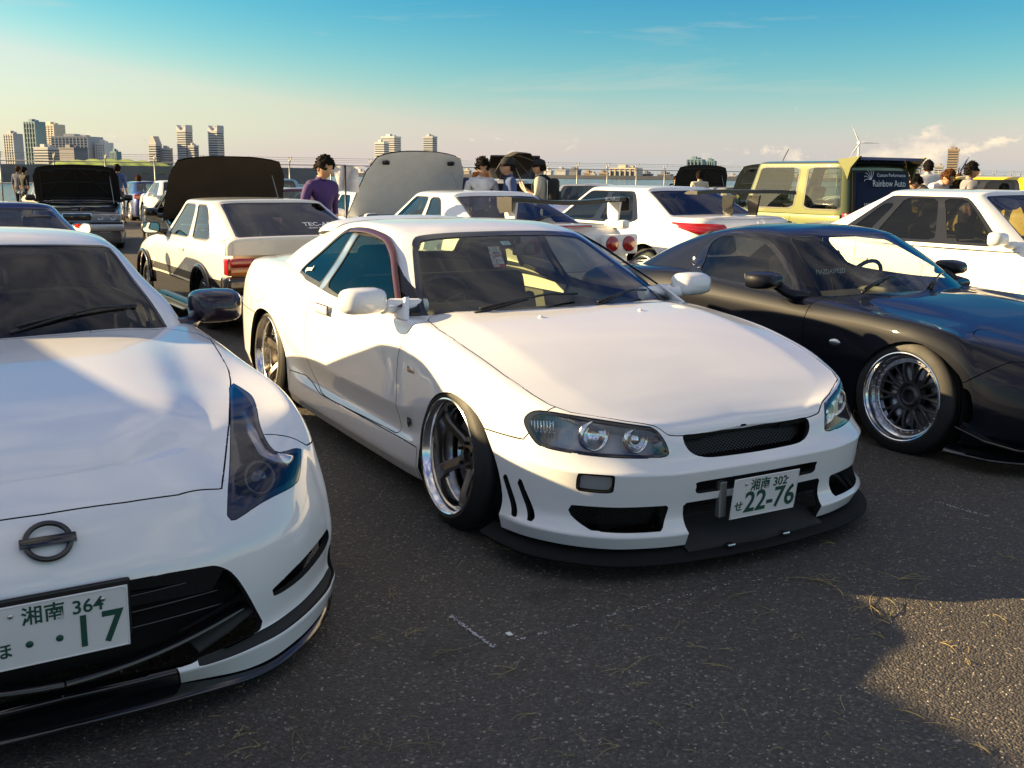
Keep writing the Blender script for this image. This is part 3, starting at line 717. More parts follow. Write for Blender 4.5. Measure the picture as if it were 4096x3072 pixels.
def lerp(a, b, t): return a+(b-a)*t
def gen_nets(p):
    fo, wb, ro, w = p['fo'], p['wb'], p['ro'], p['w']; xf, xr = fo, -(wb+ro)
    zb, zn, zc, zt, zd = p.get('zb', .13), p['zn'], p['zc'], p['zt'], p['zd']; rk, rr = p.get('rake', .10), p.get('rrake', .05); sq = p.get('sq', 0.)
    cols = [(0, xf, 0), (2, xf-.02*(1-sq), .45*w), (3, xf-.06*(1-sq), .70*w), (4, xf-.16*(1-sq*.7), lerp(.87, .93, sq)*w), (5, lerp(xf-.34, xf-.25, sq), .965*w), (6, min(.36, xf-.42), .985*w), (7, 0, w), (8, -.3, .995*w), (9, -.55, .99*w), (10, -wb*.42, .985*w), (12, -wb*.72, .99*w), (13, -wb+.42, .995*w), (14, -wb, w), (15, -wb-.3, .985*w), (16, lerp(xr+.30, xr+.22, sq), .955*w), (17, xr+.12*(1-sq*.6), lerp(.84, .91, sq)*w), (18, xr+.03, .5*w), (19, xr, 0)]
    T = {0: zn, 2: zn+.005, 3: zn+.012, 4: zn+.02, 5: lerp(zn, zc, .3)+.01, 6: lerp(zn, zc, .48), 7: lerp(zn, zc, .72), 8: lerp(zn, zc, .9), 9: zc, 10: zt, 12: zt+.005, 13: lerp(zt, zd, .4), 14: lerp(zt, zd, .75), 15: lerp(zt, zd, .95), 16: zd, 17: zd, 18: zd-.005, 19: zd-.005}
    fr = [0, .12, .30, .46, .62, .80, .93]; ins = p.get('ins', [.035, .0, -.004, .0, .008, .03, .055])
    def row(f, d, dz=0.):
        out = []
        for c, x, y in cols:
            z = lerp(zb, T[c], f)+dz
            k = np.clip((x+0.)/max(xf, .1), 0, 1) if x > 0 else 0.; kr = np.clip((x-(-wb))/(xr+wb), 0, 1) if x < -wb else 0.
            xx = x-k*(rk*max(f-.45, 0)/.55+d)+kr*(rr*max(f-.45, 0)/.55+d); out.append((c, xx, max(y-d*(1-.6*(c in (0, 19))), 0) if y > 0 else 0, z))
        return out
    B = [row(f, d) for f, d in zip(fr, ins)]
    E = row(1., p.get('ein', .115)); E = [(c, x, y, z) for c, x, y, z in E]; cr = p.get('crown', .03)
    C = [(c, x, 0, z+cr) if 0 < c < 19 else (c, x, 0, z+.004) for c, x, y, z in E]
    B.append(E); B += deck_rows(E, C, ((.25, .55), (.55, .88), (.78, .98))); B.append(C)
    xc, xa, xe, xb, zr, wr = p['xc'], p['xr0'], p['xr1'], p['xb'], p['zr'], p['wr']; wg = w-p.get('gin', .05); zs = zt-.03; zr0 = zr-p.get('rcrown', .055)
    def g(t):
        x0, xR = lerp(xc, xa, t), lerp(xb, xe, t); y = lerp(wg, wr, t); z = lerp(zs, zr0, t); zf = lerp(zc-.03, zr0+.015, t); zk = lerp(p.get('zbk', zd)-.02, zr0+.01, t)
        s3 = x0-lerp(.28, .13, t); s6 = xR+lerp(p.get('cp', .42), .16, t)
        return [(0, x0, 0, zf), (1, x0-.035, .45*y, zf-.004), (2, x0-lerp(.14, .05, t), .87*y, zf-.012), (3, s3, y, z), (4, lerp(s3, s6, .33), y*1.005, z), (5, lerp(s3, s6, .66), y*1.005, z), (6, s6, y*.985, lerp(z, zk, .15)), (7, xR, lerp(.86, .88, t)*y, zk-.01), (8, xR-.02, .45*y, zk), (9, xR-.03, 0, zk)]
    bow = lambda t: t
    def infl(r, k):
        out = []
        for c, x, y, z in r: out.append((c, lerp(x, (xa+xe)/2, k*.25 if c in (0, 1, 2, 7, 8, 9) else k*.1), y*(1-k), z))
        return out
    top = g(1.); G = [g(0.), g(.35), g(.7), top]
    zadd = [.022, .042, .055]
    for k, za in zip((.10, .38, 1.), zadd): G.append([(c, x, y, zr0+.004+za*p.get('rcrown', .055)/.055*.94 if 0 else z+(zr-z)*(.5, .85, 1)[zadd.index(za)]) for c, x, y, z in infl(top, k)])
    return B, G
def gen_car(name, label, group, pos, yaw, p, paintm, glassm=('glass', 'ltint', 'glass'), wh=('multi', .21, .29, .2, .03, 'alloy', 'alloy', 10), four=False, wins=None, lamps=None, opts=None, inter=True, mir='body', res=5):
    root = empty(name, (pos[0], pos[1], 0), yaw); tag(root, label, 'car', group)
    B, G = gen_nets(p); fo, wb, ro, w = p['fo'], p['wb'], p['ro'], p['w']; xr = -(wb+ro); rt = wh[2]; zw = rt-.006
    if wins is None: wins = [((3.2, .3), (4.45, 2.8)), ((4.62, .3), (5.85, 2.8))] if four else [((3.2, .3), (4.85, 2.8)), ((5.0, .3), (6.0, 2.8))]
    xd1 = p['xc']-.12; xd2 = xd1-(.98 if four else 1.2); zt = p['zt']
    dd = [[(xd1, zt+.1), (xd1, zt-.1), (xd1-.02, .22), (xd2+.02, .22), (xd2, .5), (xd2, zt+.1)]]
    if four: dd.append([(xd2, zt+.1), (xd2, .5), (xd2+.02, .22), (-wb+.45, .22), (-wb+.30, .55), (-wb+.25, zt+.1)])
    xh = p['xc']; hood = [(fo-p.get('rake', .1)-.115+.02, -.1), (fo-p.get('rake', .1)-.115+.01, .80*w), (0, w-.10), (xh+.02, w-.10), (xh-.10, .86*w), (xh-.03, .4*w), (xh, -.1)]
    o = dict(arches=[arch(0, zw+.01, rt+.045), arch(-wb, zw+.01, rt+.045)], hood=hood, hoodz=p['zn']-.06, doors=dd, wins=wins, bumper=lambda V, N: np.maximum(.25-V[:, 0], V[:, 2]-p.get('zfb', .46)), rbumper=lambda V, N: np.maximum(V[:, 0]+wb+.3, V[:, 2]-p.get('zrb', .52)))
    if four: o['framem'] = 'gloss'; o['band'] = ((3.12, .22), (6.0 if len(wins) < 3 else 6.38, 2.86))
    o.update(opts or {})
    S = shell(root, B, G, paintm, res, 4, p.get('crease', (7,)), (max(6, res), 4), glassm, **o)
    pf = wheel_proto(*wh)
    for sg in (1, -1): put_wheel(root, 0, w-.01, zw, sg, pf, .03); put_wheel(root, -wb, w-.01, zw, sg, pf, .03)
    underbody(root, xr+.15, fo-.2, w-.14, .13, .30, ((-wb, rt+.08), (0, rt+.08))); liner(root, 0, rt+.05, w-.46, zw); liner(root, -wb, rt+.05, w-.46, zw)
    if inter: interior(root, p['xc']-.05, p['zc']-.02, w-.15, p['xc']-1.05, p['xc']-1.75 if four else None, .36)
    mm = MT[paintm] if mir == 'body' else MT[mir]
    if mir:
        for sg in (1, -1): door_mirror(root, (p['xc']-.30, sg*(w+.09), zt+.08), sg, mm, (.11, .19, .12), base=(p['xc']-.27, sg*(w-.04), zt+.03))
    return root, S
# ------------------------------------------------------------------ white coupe in the middle
def deck_rows(edge, ctr, ts, bulge=.5):
    "rows between the edge row and the centre row (same keys)"
    cs = sorted({k[0] for k in edge} | {k[0] for k in ctr})
    E = pchip([k[0] for k in edge], [k[1:] for k in edge], cs); C = pchip([k[0] for k in ctr], [k[1:] for k in ctr], cs)
    out = []
    for t in ts:
        t, zt = t if hasattr(t, '__len__') else (t, t**bulge)
        out.append([(c, e[0]+(q[0]-e[0])*t, e[1]*(1-t), e[2]+(q[2]-e[2])*zt) for c, e, q in zip(cs, E, C)])
    return out
MT['splitter'] = mat('splitter_black', (.006, .006, .006), .7, spec=.2); MT['ribbed'] = mat('ribbed_reflector', (.55, .55, .55), .35, metal=.5, bump=.8, bscale=120); MT['bowl'] = mat('lamp_bowl', (.50, .50, .50), .4, metal=.2)
def mk_r34():
    root = empty('sports_coupe', (.508, 4.5547, 0), -1.0475)
    tag(root, 'white two door coupe in the middle with deep dish wheels and brown window visor', 'car', 'cars parked nose out in the front row')
    B = [
     [(0,.885,0,.10),(2,.87,.36,.105),(3,.82,.57,.11),(4,.70,.735,.115),(5,.50,.85,.12),(6,.36,.875,.125),(7,0,.87,.13),(9,-.55,.855,.10),(12,-1.85,.855,.11),(13,-2.2,.87,.14),(14,-2.665,.87,.2),(15,-3.0,.855,.2),(16,-3.25,.80,.2),(17,-3.42,.68,.2),(18,-3.5,.45,.2),(19,-3.53,0,.2)],
     [(0,.91,0,.16),(2,.895,.36,.16),(3,.845,.58,.165),(4,.725,.75,.17),(5,.525,.865,.175),(6,.37,.885,.18),(7,0,.885,.2),(9,-.55,.885,.16),(12,-1.85,.885,.17),(13,-2.2,.89,.2),(14,-2.665,.885,.25),(15,-3.02,.87,.27),(16,-3.3,.82,.27),(17,-3.47,.70,.27),(18,-3.55,.45,.27),(19,-3.58,0,.27)],
     [(0,.875,0,.225),(2,.862,.36,.225),(3,.815,.565,.23),(4,.695,.73,.235),(5,.505,.84,.24),(6,.36,.872,.25),(7,0,.885,.29),(9,-.55,.878,.25),(12,-1.85,.878,.26),(13,-2.2,.885,.3),(14,-2.665,.885,.35),(15,-3.0,.868,.36),(16,-3.3,.825,.37),(17,-3.48,.705,.37),(18,-3.57,.45,.37),(19,-3.6,0,.37)],
     [(0,.895,0,.33),(2,.88,.36,.33),(3,.83,.57,.335),(4,.705,.735,.34),(5,.515,.836,.35),(6,.36,.868,.36),(7,0,.888,.39),(9,-.55,.852,.30),(12,-1.85,.852,.31),(13,-2.2,.875,.4),(14,-2.665,.886,.45),(15,-3.0,.868,.46),(16,-3.3,.825,.46),(17,-3.49,.71,.46),(18,-3.58,.45,.46),(19,-3.61,0,.46)],
     [(0,.905,0,.392),(2,.89,.36,.392),(3,.84,.57,.397),(4,.71,.738,.402),(5,.52,.836,.41),(6,.36,.868,.43),(7,0,.895,.52),(8,-.3,.88,.45),(9,-.55,.873,.405),(12,-1.85,.873,.43),(13,-2.2,.88,.5),(14,-2.665,.892,.56),(15,-3.0,.868,.55),(16,-3.31,.82,.55),(17,-3.49,.705,.55),(18,-3.575,.45,.55),(19,-3.605,0,.55)],
     [(0,.850,0,.435),(2,.838,.36,.440),(2.5,.824,.45,.444),(3,.786,.556,.450),(4,.672,.72,.461),(5,.51,.82,.48),(6,.34,.86,.51),(7,0,.89,.59),(8,-.3,.876,.55),(9,-.55,.866,.50),(12,-1.85,.866,.53),(13,-2.2,.878,.6),(14,-2.665,.884,.65),(15,-3.0,.865,.64),(16,-3.3,.815,.64),(17,-3.48,.695,.64),(18,-3.56,.45,.64),(19,-3.59,0,.64)],
     [(0,.808,0,.470),(1.8,.825,.335,.475),(2.15,.825,.40,.478),(2.5,.808,.448,.496),(3,.757,.55,.512),(4,.642,.712,.532),(5,.49,.80,.56),(6,.325,.845,.60),(7,0,.874,.655),(8,-.3,.868,.655),(9,-.55,.86,.65),(12,-1.85,.86,.67),(13,-2.2,.868,.71),(14,-2.665,.868,.74),(15,-3.0,.85,.74),(16,-3.29,.80,.74),(17,-3.47,.68,.74),(18,-3.55,.44,.74),(19,-3.58,0,.74)],
     [(0,.788,0,.494),(1.8,.812,.33,.500),(2.15,.812,.392,.508),(2.5,.788,.438,.540),(3,.736,.535,.560),(4,.626,.702,.586),(5,.465,.79,.624),(6,.30,.825,.672),(7,0,.842,.735),(8,-.3,.825,.772),(9,-.55,.815,.793),(10,-1.0,.822,.79),(12,-1.85,.832,.80),(13,-2.2,.825,.85),(14,-2.665,.805,.87),(15,-2.98,.785,.875),(16,-3.25,.735,.875),(17,-3.43,.63,.865),(18,-3.51,.42,.855),(19,-3.54,0,.85)],
    ]
    E8 = [(0,.774,0,.501),(1.8,.80,.325,.510),(2.15,.798,.382,.521),(2.5,.770,.426,.554),(3,.718,.522,.571),(4,.610,.686,.598),(4.5,.54,.732,.616),(5,.455,.755,.640),(6,.28,.782,.688),(7,-.02,.79,.748),(8,-.3,.778,.785),(9,-.57,.72,.803),(10,-1.0,.74,.80),(12,-1.85,.75,.82),(13,-2.2,.74,.875),(14,-2.65,.70,.90),(15,-2.95,.68,.90),(16,-3.2,.64,.895),(17,-3.36,.54,.885),(18,-3.44,.36,.875),(19,-3.47,0,.87)]
    C = [(0,.770,0,.503),(1.8,.785,0,.510),(2.15,.78,0,.520),(2.5,.755,0,.540),(3,.71,0,.563),(4,.605,0,.606),(5,.455,0,.658),(6,.28,0,.711),(7,-.03,0,.784),(8,-.3,0,.820),(9,-.57,0,.834),(10,-1,0,.83),(12,-1.85,0,.85),(13,-2.2,0,.9),(14,-2.6,0,.92),(15,-2.9,0,.925),(16,-3.15,0,.915),(17,-3.3,0,.905),(18,-3.4,0,.895),(19,-3.46,0,.875)]
    B.append(E8); B += deck_rows(E8, C, ((.2, .72), (.45, .90), (.7, .98))); B.append(C)
    G = [
     [(0,-.40,0,.775),(1,-.44,.36,.77),(2,-.56,.705,.765),(3,-.68,.81,.77),(4,-1.2,.82,.775),(5,-1.75,.825,.785),(6,-2.25,.80,.83),(7,-2.9,.66,.87),(8,-2.97,.38,.89),(9,-3.0,0,.89)],
     [(0,-.62,0,.89),(1,-.65,.345,.885),(2,-.735,.665,.875),(3,-.84,.762,.87),(4,-1.25,.765,.87),(5,-1.76,.768,.872),(6,-2.2,.75,.90),(7,-2.76,.638,.935),(8,-2.83,.36,.955),(9,-2.85,0,.96)],
     [(0,-.86,0,1.01),(1,-.88,.32,1.006),(2,-.935,.60,.99),(3,-1.03,.69,.975),(4,-1.33,.69,.975),(5,-1.78,.69,.975),(6,-2.14,.68,.985),(7,-2.6,.605,1.01),(8,-2.67,.33,1.03),(9,-2.69,0,1.035)],
     [(0,-1.18,0,1.163),(1,-1.185,.28,1.159),(2,-1.215,.50,1.142),(3,-1.29,.575,1.128),(4,-1.5,.572,1.143),(5,-1.8,.572,1.148),(6,-2.05,.57,1.135),(7,-2.33,.53,1.112),(8,-2.38,.29,1.132),(9,-2.40,0,1.138)],
     [(0,-1.25,0,1.180),(1,-1.26,.27,1.177),(2,-1.30,.455,1.163),(3,-1.37,.515,1.165),(4,-1.53,.51,1.180),(5,-1.8,.51,1.185),(6,-2.02,.51,1.172),(7,-2.27,.475,1.138),(8,-2.31,.26,1.155),(9,-2.34,0,1.16)],
     [(0,-1.31,0,1.190),(1,-1.33,.18,1.19),(2,-1.38,.31,1.188),(3,-1.45,.35,1.190),(4,-1.57,.35,1.196),(5,-1.8,.35,1.197),(6,-2.0,.35,1.186),(7,-2.21,.32,1.160),(8,-2.25,.18,1.167),(9,-2.28,0,1.17)],
     [(0,-1.36,0,1.197),(2,-1.45,0,1.202),(3,-1.52,0,1.205),(4,-1.62,0,1.207),(5,-1.8,0,1.205),(6,-1.98,0,1.195),(7,-2.14,0,1.182),(9,-2.22,0,1.176)],
    ]
    S = Skin(); F = S.add_grid(net(B, [16]*6+[8], 6, (1, 4, 8, 9))); Gf = S.add_grid(net(G, 12, 6))
    W = MT['white']
    # cabin opening under the greenhouse
    cut, F = S.split(F, f_top([(-.43,-.1),(-.47,.36),(-.59,.68),(-.72,.77),(-1.2,.78),(-1.75,.785),(-2.25,.76),(-2.86,.62),(-2.93,.36),(-2.96,-.1)], .6))
    # wheel arches
    fa = rpoly([(-.315,.0,'c'),(-.30,.25),(-.255,.40),(-.205,.47),(-.138,.527),(-.056,.563),(.036,.577),(.124,.566),(.209,.536),(.28,.488),(.35,.40),(.40,.30),(.42,.2),(.42,.0,'c')], 3)
    ra = rpoly([(-3.02,.0,'c'),(-2.99,.3),(-2.93,.44),(-2.83,.54),(-2.72,.60),(-2.62,.617),(-2.52,.61),(-2.42,.585),(-2.28,.48),(-2.17,.32),(-2.13,.18),(-2.13,.0,'c')], 3)
    _, F = S.split(F, f_side(fa, .5)); _, F = S.split(F, f_side(ra, .5))
    # bonnet
    hood = [(.779,-.1),(.804,.325),(.802,.386),(.776,.430),(.723,.526),(.614,.690),(.54,.736),(.455,.758),(.28,.785),(-.02,.793),(-.3,.78),(-.50,.745),(-.575,.69),(-.46,.36),(-.42,-.1)]
    bon, F = S.split(F, f_top(hood, .45))
    bon = bon
    S.build('bonnet', bon, W, root)
    # head lamps
    hl = rpoly([(.445,.549,'c'),(.424,.530),(.404,.485),(.398,.450,'c'),(.45,.445),(.60,.451),(.72,.461),(.782,.470),(.802,.486),(.810,.54),(.797,.575),(.770,.594),(.70,.590),(.55,.566)], 4)
    hlF, F = S.split(F, f_front(hl, .42))
    hlin, hlrim = S.split(hlF, f_front(hl, .42, off=-.011))
    for sg, nm in ((1, 0), (-1, 0)):
        pick = lambda FF: [f for f in FF if S.V[f[0], 1]*sg > 0]
        lens = S.build('headlight', pick(hlin), MT['clear'], root, depth=.0)
        S.build('headlight_seal', pick(hlrim), MT['gloss'], lens, depth=.02, inset=.001)
        # bucket: same skin pushed in
        S.build('headlight_bowl', pick(hlin), MT['bowl'], lens, depth=-.085, offset=-.085, inset=-.004)
        bm = bmesh.new()
        for (x, y, z, r) in ((.775, .485, .498, .044), (.70, .62, .515, .054)):
            Mx = frame((x-.075, sg*y, z), (0, 1, 0), (0, 0, 1), (1, 0, 0)); lathe(bm, [(.0, .0), (r*.45, .004), (r*.75, .018), (r*.95, .04), (r, .055), (r+.006, .055), (r+.008, .03)], 28, Mx)
        bm_obj('reflector', bm, MT['chrome'], lens, smooth=True)
        bm = bmesh.new()
        lathe(bm, [(0, .052), (.012, .050), (.024, .040), (.030, .022), (.032, 0)], 24, frame((.775-.07, sg*.485, .498), (0, 1, 0), (0, 0, 1), (1, 0, 0)))
        bm_obj('projector_lens', bm, MT['mirror'], lens, smooth=True)
        bm = bmesh.new()
        for k in range(7):
            a = .72+.012*k; lathe(bm, [(.0, .008), (.006, .006), (.0065, 0)], 8, frame((.545-.012*k+.01, sg*(a), .51), (0, 1, 0), (0, 0, 1), (.7, .7*sg, 0)))
        for k in range(8):
            rbox(bm, (.50+.006*k, sg*(.79-.010*k)-.004, .485), (.505+.006*k, sg*(.79-.010*k)+.004, .555), .002, 1)
        bm_obj('turn_lens', bm, MT['alloy'], lens, smooth=True)
    # front openings
    gr = rpoly([(-.06,.499,'c'),(.318,.506,'c'),(.315,.475),(.29,.445),(.235,.428),(.12,.424),(-.06,.423,'c')], 4)
    _, F = S.split(F, f_front(gr, .5))
    slot = rpoly([(-.06,.302,'c'),(.285,.302),(.303,.31),(.30,.335),(.28,.346),(-.06,.349,'c')], 4)
    _, F = S.split(F, f_front(slot, .5))
    low = rpoly([(-.06,.02,'c'),(.355,.02,'c'),(.335,.115,'c'),(.348,.266,'c'),(-.06,.266,'c')], 2)
    _, F = S.split(F, f_front(low, .5))
    duct = rpoly([(.415,.258),(.44,.266),(.70,.27),(.735,.262),(.73,.232),(.695,.195),(.66,.185),(.47,.178),(.44,.185)], 4)
    _, F = S.split(F, f_front(duct, .5))
    ind = rpoly([(.625,.338),(.635,.330),(.715,.332),(.725,.342),(.725,.388),(.715,.396),(.635,.396),(.625,.386)], 3)
    indF, F = S.split(F, f_front(ind, .5))
    indin, indrim = S.split(indF, f_front(ind, .5, off=-.006))
    for sg in (1, -1):
        pick = lambda FF: [f for f in FF if S.V[f[0], 1]*sg > 0]
        q = S.build('indicator', pick(indin), MT['clear'], root, depth=0, offset=-.004); S.build('indicator_frame', pick(indrim), MT['trim'], q, depth=.02)
        S.build('indicator_reflector', pick(indin), MT['ribbed'], q, depth=0, offset=-.012)
    # slits behind the bumper corner
    for px in ((.40, .475), (.475, .55)):
        sl = [(px[0]+.01, .335), (px[0]+.034, .335), (px[1]+.036, .19), (px[1]+.012, .19)]
        _, F = S.split(F, f_side(sl, .5))
    # bumper against wing: seam runs from the arch to the lamp
    def fb(V, N):
        return np.maximum(.22-V[:, 0], V[:, 2]-(.484+np.clip((V[:, 0]-.50)/.1, 0, 1)*.2))
    bum, F = S.split(F, fb)
    S.build('front_bumper', bum, W, root, depth=.022)
    # doors
    door = rpoly([(-.455,.90,'c'),(-.46,.825,'c'),(-.54,.70),(-.575,.61),(-.575,.41),(-.555,.27,'c'),(-1.45,.262,'c'),(-1.62,.275),(-1.765,.335),(-1.84,.44),(-1.865,.555),(-1.845,.68),(-1.74,.80),(-1.60,.86,'c'),(-1.5,.92,'c')], 4)
    dF, F = S.split(F, f_side(door, .5))
    for sg in (1, -1):
        d = S.build('door', [f for f in dF if S.V[f[0], 1]*sg > 0], W, root)
        bm = bmesh.new(); rbox(bm, (-1.665, -.012, .712), (-1.475, .012, .758), .011, 3, Matrix.Translation((0, sg*.867, 0)))
        bm_obj('door_handle', bm, W, d, angle=60)
        bm = bmesh.new(); rbox(bm, (-1.670, -.004, .7075), (-1.470, .003, .7625), .003, 1, Matrix.Translation((0, sg*.866, 0))); bm_obj('handle_recess', bm, MT['trim'], d)
    # skirt below the door
    sk, F = S.split(F, lambda V, N: np.maximum(np.maximum(V[:, 0]+.33, -2.12-V[:, 0]), V[:, 2]-(.262+.05*np.clip((-1.6-V[:, 0])/.3, 0, 1))))
    for sg, q in sides(S, sk): S.build('side_skirt', q, W, root, depth=.02)
    # rear bumper, boot lid
    rb, F = S.split(F, lambda V, N: np.maximum(V[:, 0]+2.68, V[:, 2]-.575))
    S.build('rear_bumper', rb, W, root, depth=.02)
    boot, F = S.split(F, f_top([(-2.95,-.1),(-2.9,.60),(-3.0,.66),(-3.2,.63),(-3.36,.5),(-3.42,.30),(-3.44,-.1)], .6))
    S.build('boot_lid', boot, W, root)
    fuel = rpoly([(-2.60,.80),(-2.72,.80),(-2.80,.66),(-2.70,.65),(-2.60,.70)], 3)
    ff, F = S.split(F, f_and(f_side(fuel, .5, sgn=-1), lambda V, N: V[:, 1]))
    if ff: S.build('fuel_flap', ff, W, root, inset=.001)
    S.build('body_shell', F, W, root, depth=.018)
    # ---------------- greenhouse
    def f_ws(off): return f_and(lambda V, N: np.where(V[:, 0] > -1.33, sdpoly(np.stack([np.abs(V[:, 1]), V[:, 2]], 1), rpoly([(-.1,.78,'c'),(.30,.78),(.60,.775),(.715,.785,'c'),(.685,.87),(.60,1.0),(.535,1.095),(.50,1.128),(.44,1.142),(.27,1.153),(-.1,1.158,'c')], 4))-off, 1.), lambda V, N: -.88-0*V[:, 0]-0+(np.abs(V[:, 1])*.0))
    wsF, Gf = S.split(Gf, f_ws(0)); wsI, wsB = S.split(wsF, f_ws(-.020))
    ws = S.build('windscreen', wsI, MT['glass'], root, depth=0, offset=-.002)
    S.build('windscreen_seal', wsB, MT['gloss'], ws, depth=.01, inset=0)
    qw = rpoly([(-2.215,.898),(-2.17,.872),(-1.80,.84,'c'),(-1.80,1.0,'c'),(-1.785,1.138,'c'),(-1.85,1.140),(-1.955,1.112),(-2.115,.998)], 4)
    dw = rpoly([(-1.715,.836,'c'),(-1.715,1.0,'c'),(-1.71,1.13,'c'),(-1.453,1.126),(-1.33,1.115),(-1.235,1.08),(-.94,.95),(-.70,.855),(-.615,.80,'c'),(-1.2,.802),(-1.5,.81)], 4)
    both = rpoly([(-2.215,.898),(-2.17,.866),(-1.83,.834),(-1.4,.805),(-.605,.795,'c'),(-.70,.86),(-.93,.957),(-1.225,1.089),(-1.33,1.122),(-1.453,1.134),(-1.70,1.142),(-1.845,1.146),(-1.955,1.118),(-2.118,1.0)], 4)
    sideF, Gf = S.split(Gf, f_side(both, .35, off=.004))
    for poly, nm, gm in ((qw, 'quarter_window', 'tint'), (dw, 'door_window', 'ltint')):
        g, sideF = S.split(sideF, f_side(poly, .35, off=-.009))
        for sg in (1, -1): S.build(nm, [f for f in g if S.V[f[0], 1]*sg > 0], MT[gm], root, depth=0, offset=-.004)
    bp, sideF = S.split(sideF, f_side([(-1.785,1.16),(-1.72,1.16),(-1.722,.82),(-1.795,.82)], .35))
    for sg, q in sides(S, bp): S.build('pillar_trim', q, MT['alloy'], root, depth=.006, inset=0)
    for sg, q in sides(S, sideF): S.build('window_frame', q, MT['trim'], root, depth=.006, inset=0)
    def f_rw(off): return lambda V, N: np.where(V[:, 0] < -2.25, sdpoly(np.stack([np.abs(V[:, 1]), V[:, 2]], 1), [(-.1,.90),(.56,.90),(.585,.93),(.49,1.10),(.46,1.115),(-.1,1.125)])-off, 1.)
    rwF, Gf = S.split(Gf, f_rw(0)); rwI, rwB = S.split(rwF, f_rw(-.025))
    rw = S.build('rear_window', rwI, MT['glassg'], root, depth=0, offset=-.002); S.build('rear_window_seal', rwB, MT['gloss'], rw, depth=.01, inset=0)
    S.build('roof', Gf, W, root, depth=.02)
    # roof-end spoiler
    P = net([[(0,-2.20,0,1.176),(1,-2.2,.3,1.172),(2,-2.18,.50,1.150),(3,-2.16,.56,1.115)], [(0,-2.38,0,1.198),(1,-2.38,.3,1.19),(2,-2.36,.52,1.155),(3,-2.33,.585,1.105)], [(0,-2.42,0,1.19),(1,-2.42,.3,1.182),(2,-2.40,.53,1.145),(3,-2.36,.595,1.09)], [(0,-2.36,0,1.14),(1,-2.36,.3,1.132),(2,-2.33,.51,1.10),(3,-2.30,.575,1.07)]], 6, 4)
    S2 = Skin(); S2.build('roof_spoiler', S2.add_grid(P, flip=True), W, root, depth=.006, inset=0)
    # brown rain visor over the door window (each side)
    for sg in (1, -1):
        rows = [[(0,-.69,.785,.845),(1,-.928,.70,.968),(2,-1.142,.622,1.08),(3,-1.332,.587,1.135),(4,-1.62,.574,1.158),(5,-1.86,.574,1.146)],
                [(0,-.70,.80,.842),(1,-.93,.716,.965),(2,-1.145,.640,1.075),(3,-1.335,.606,1.128),(4,-1.62,.594,1.150),(5,-1.855,.594,1.138)],
                [(0,-.725,.803,.838),(1,-.952,.722,.955),(2,-1.167,.648,1.062),(3,-1.345,.614,1.115),(4,-1.62,.602,1.136),(5,-1.85,.601,1.125)]]
        P = net(rows, 8, 3); P[..., 1] *= sg; S3 = Skin(); S3.build('window_visor', S3.add_grid(P, mirror=False, flip=sg < 0), MT['visor'], root, depth=.003, inset=0)
    # mirrors
    for sg in (1, -1):
        bm = bmesh.new(); A = [bm.verts.new((x, sg*(.815-(z-.80)*.70), z)) for x, z in ((-.585, .797), (-.83, .797), (-.80, .85), (-.72, .885))]; Bv = [bm.verts.new((v.co.x, v.co.y-sg*.02, v.co.z)) for v in A]
        bm.faces.new(A); bm.faces.new(Bv[::-1])
        for k in range(4): bm.faces.new((A[k], Bv[k], Bv[(k+1) % 4], A[(k+1) % 4]))
        bmesh.ops.recalc_face_normals(bm, faces=bm.faces[:]); bm_obj('mirror_sail', bm, W, root)
        door_mirror(root, (-.70, sg*.965, .875), sg, W, (.13, .225, .125), base=(-.74, sg*.80, .845))
    # underside, liners, wheels
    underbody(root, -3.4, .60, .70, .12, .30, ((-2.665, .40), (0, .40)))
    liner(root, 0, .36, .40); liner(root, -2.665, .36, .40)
    pf = wheel_proto('five', .245, .308, .235, .085, 'bronze', 'chrome')
    for sg in (1, -1):
        put_wheel(root, 0, .8975, .305, sg, pf, .062, 0, .25); put_wheel(root, -2.665, .856, .316, sg, pf, .057, 0, .6)
    # bumper inside: dark backing, meshes, white bar, plate, ramp, splitter
    bm = bmesh.new()
    rbox(bm, (.45, -.60, .13), (.68, .60, .44), .03, 2); bm_obj('radiator', bm, MT['hole'], root)
    grille_mesh(root, mirp([(0,.505),(.33,.51),(.32,.47),(.29,.44),(.235,.42),(0,.418)]), lambda y, z: .80-(z-.42)*.5-.25*y*y*0, .019)
    grille_mesh(root, mirp([(0,.30),(.36,.30),(.34,.15),(0,.15)]), .72, .019)
    for sg in (1, -1):
        dp = [(sg*y, z) for y, z in [(.405,.272),(.745,.276),(.74,.23),(.69,.185),(.44,.172)]]
        grille_mesh(root, dp, lambda y, z: .795-(abs(y)-.4)*.42, .019)
    bm = bmesh.new()
    rbox(bm, (.70, -.34, .135), (.74, .34, .165), .01, 2); bm_obj('intercooler_frame', bm, MT['matt'], root)
    bm = bmesh.new()   # ramp under the plate
    for a, b in (((.92, .092), (.70, .175)),):
        A = [bm.verts.new((a[0]-.02*abs(s)/.34, s, a[1])) for s in (-.345, -.17, 0, .17, .345)]; Bv = [bm.verts.new((b[0], s, b[1])) for s in (-.335, -.17, 0, .17, .335)]
        for k in range(4): bm.faces.new((A[k], A[k+1], Bv[k+1], Bv[k]))
        C2 = [bm.verts.new((v.co.x, v.co.y, v.co.z-.02)) for v in A]
        for k in range(4): bm.faces.new((C2[k], C2[k+1], A[k+1], A[k]))
    bm_obj('intake_ramp', bm, MT['matt'], root)
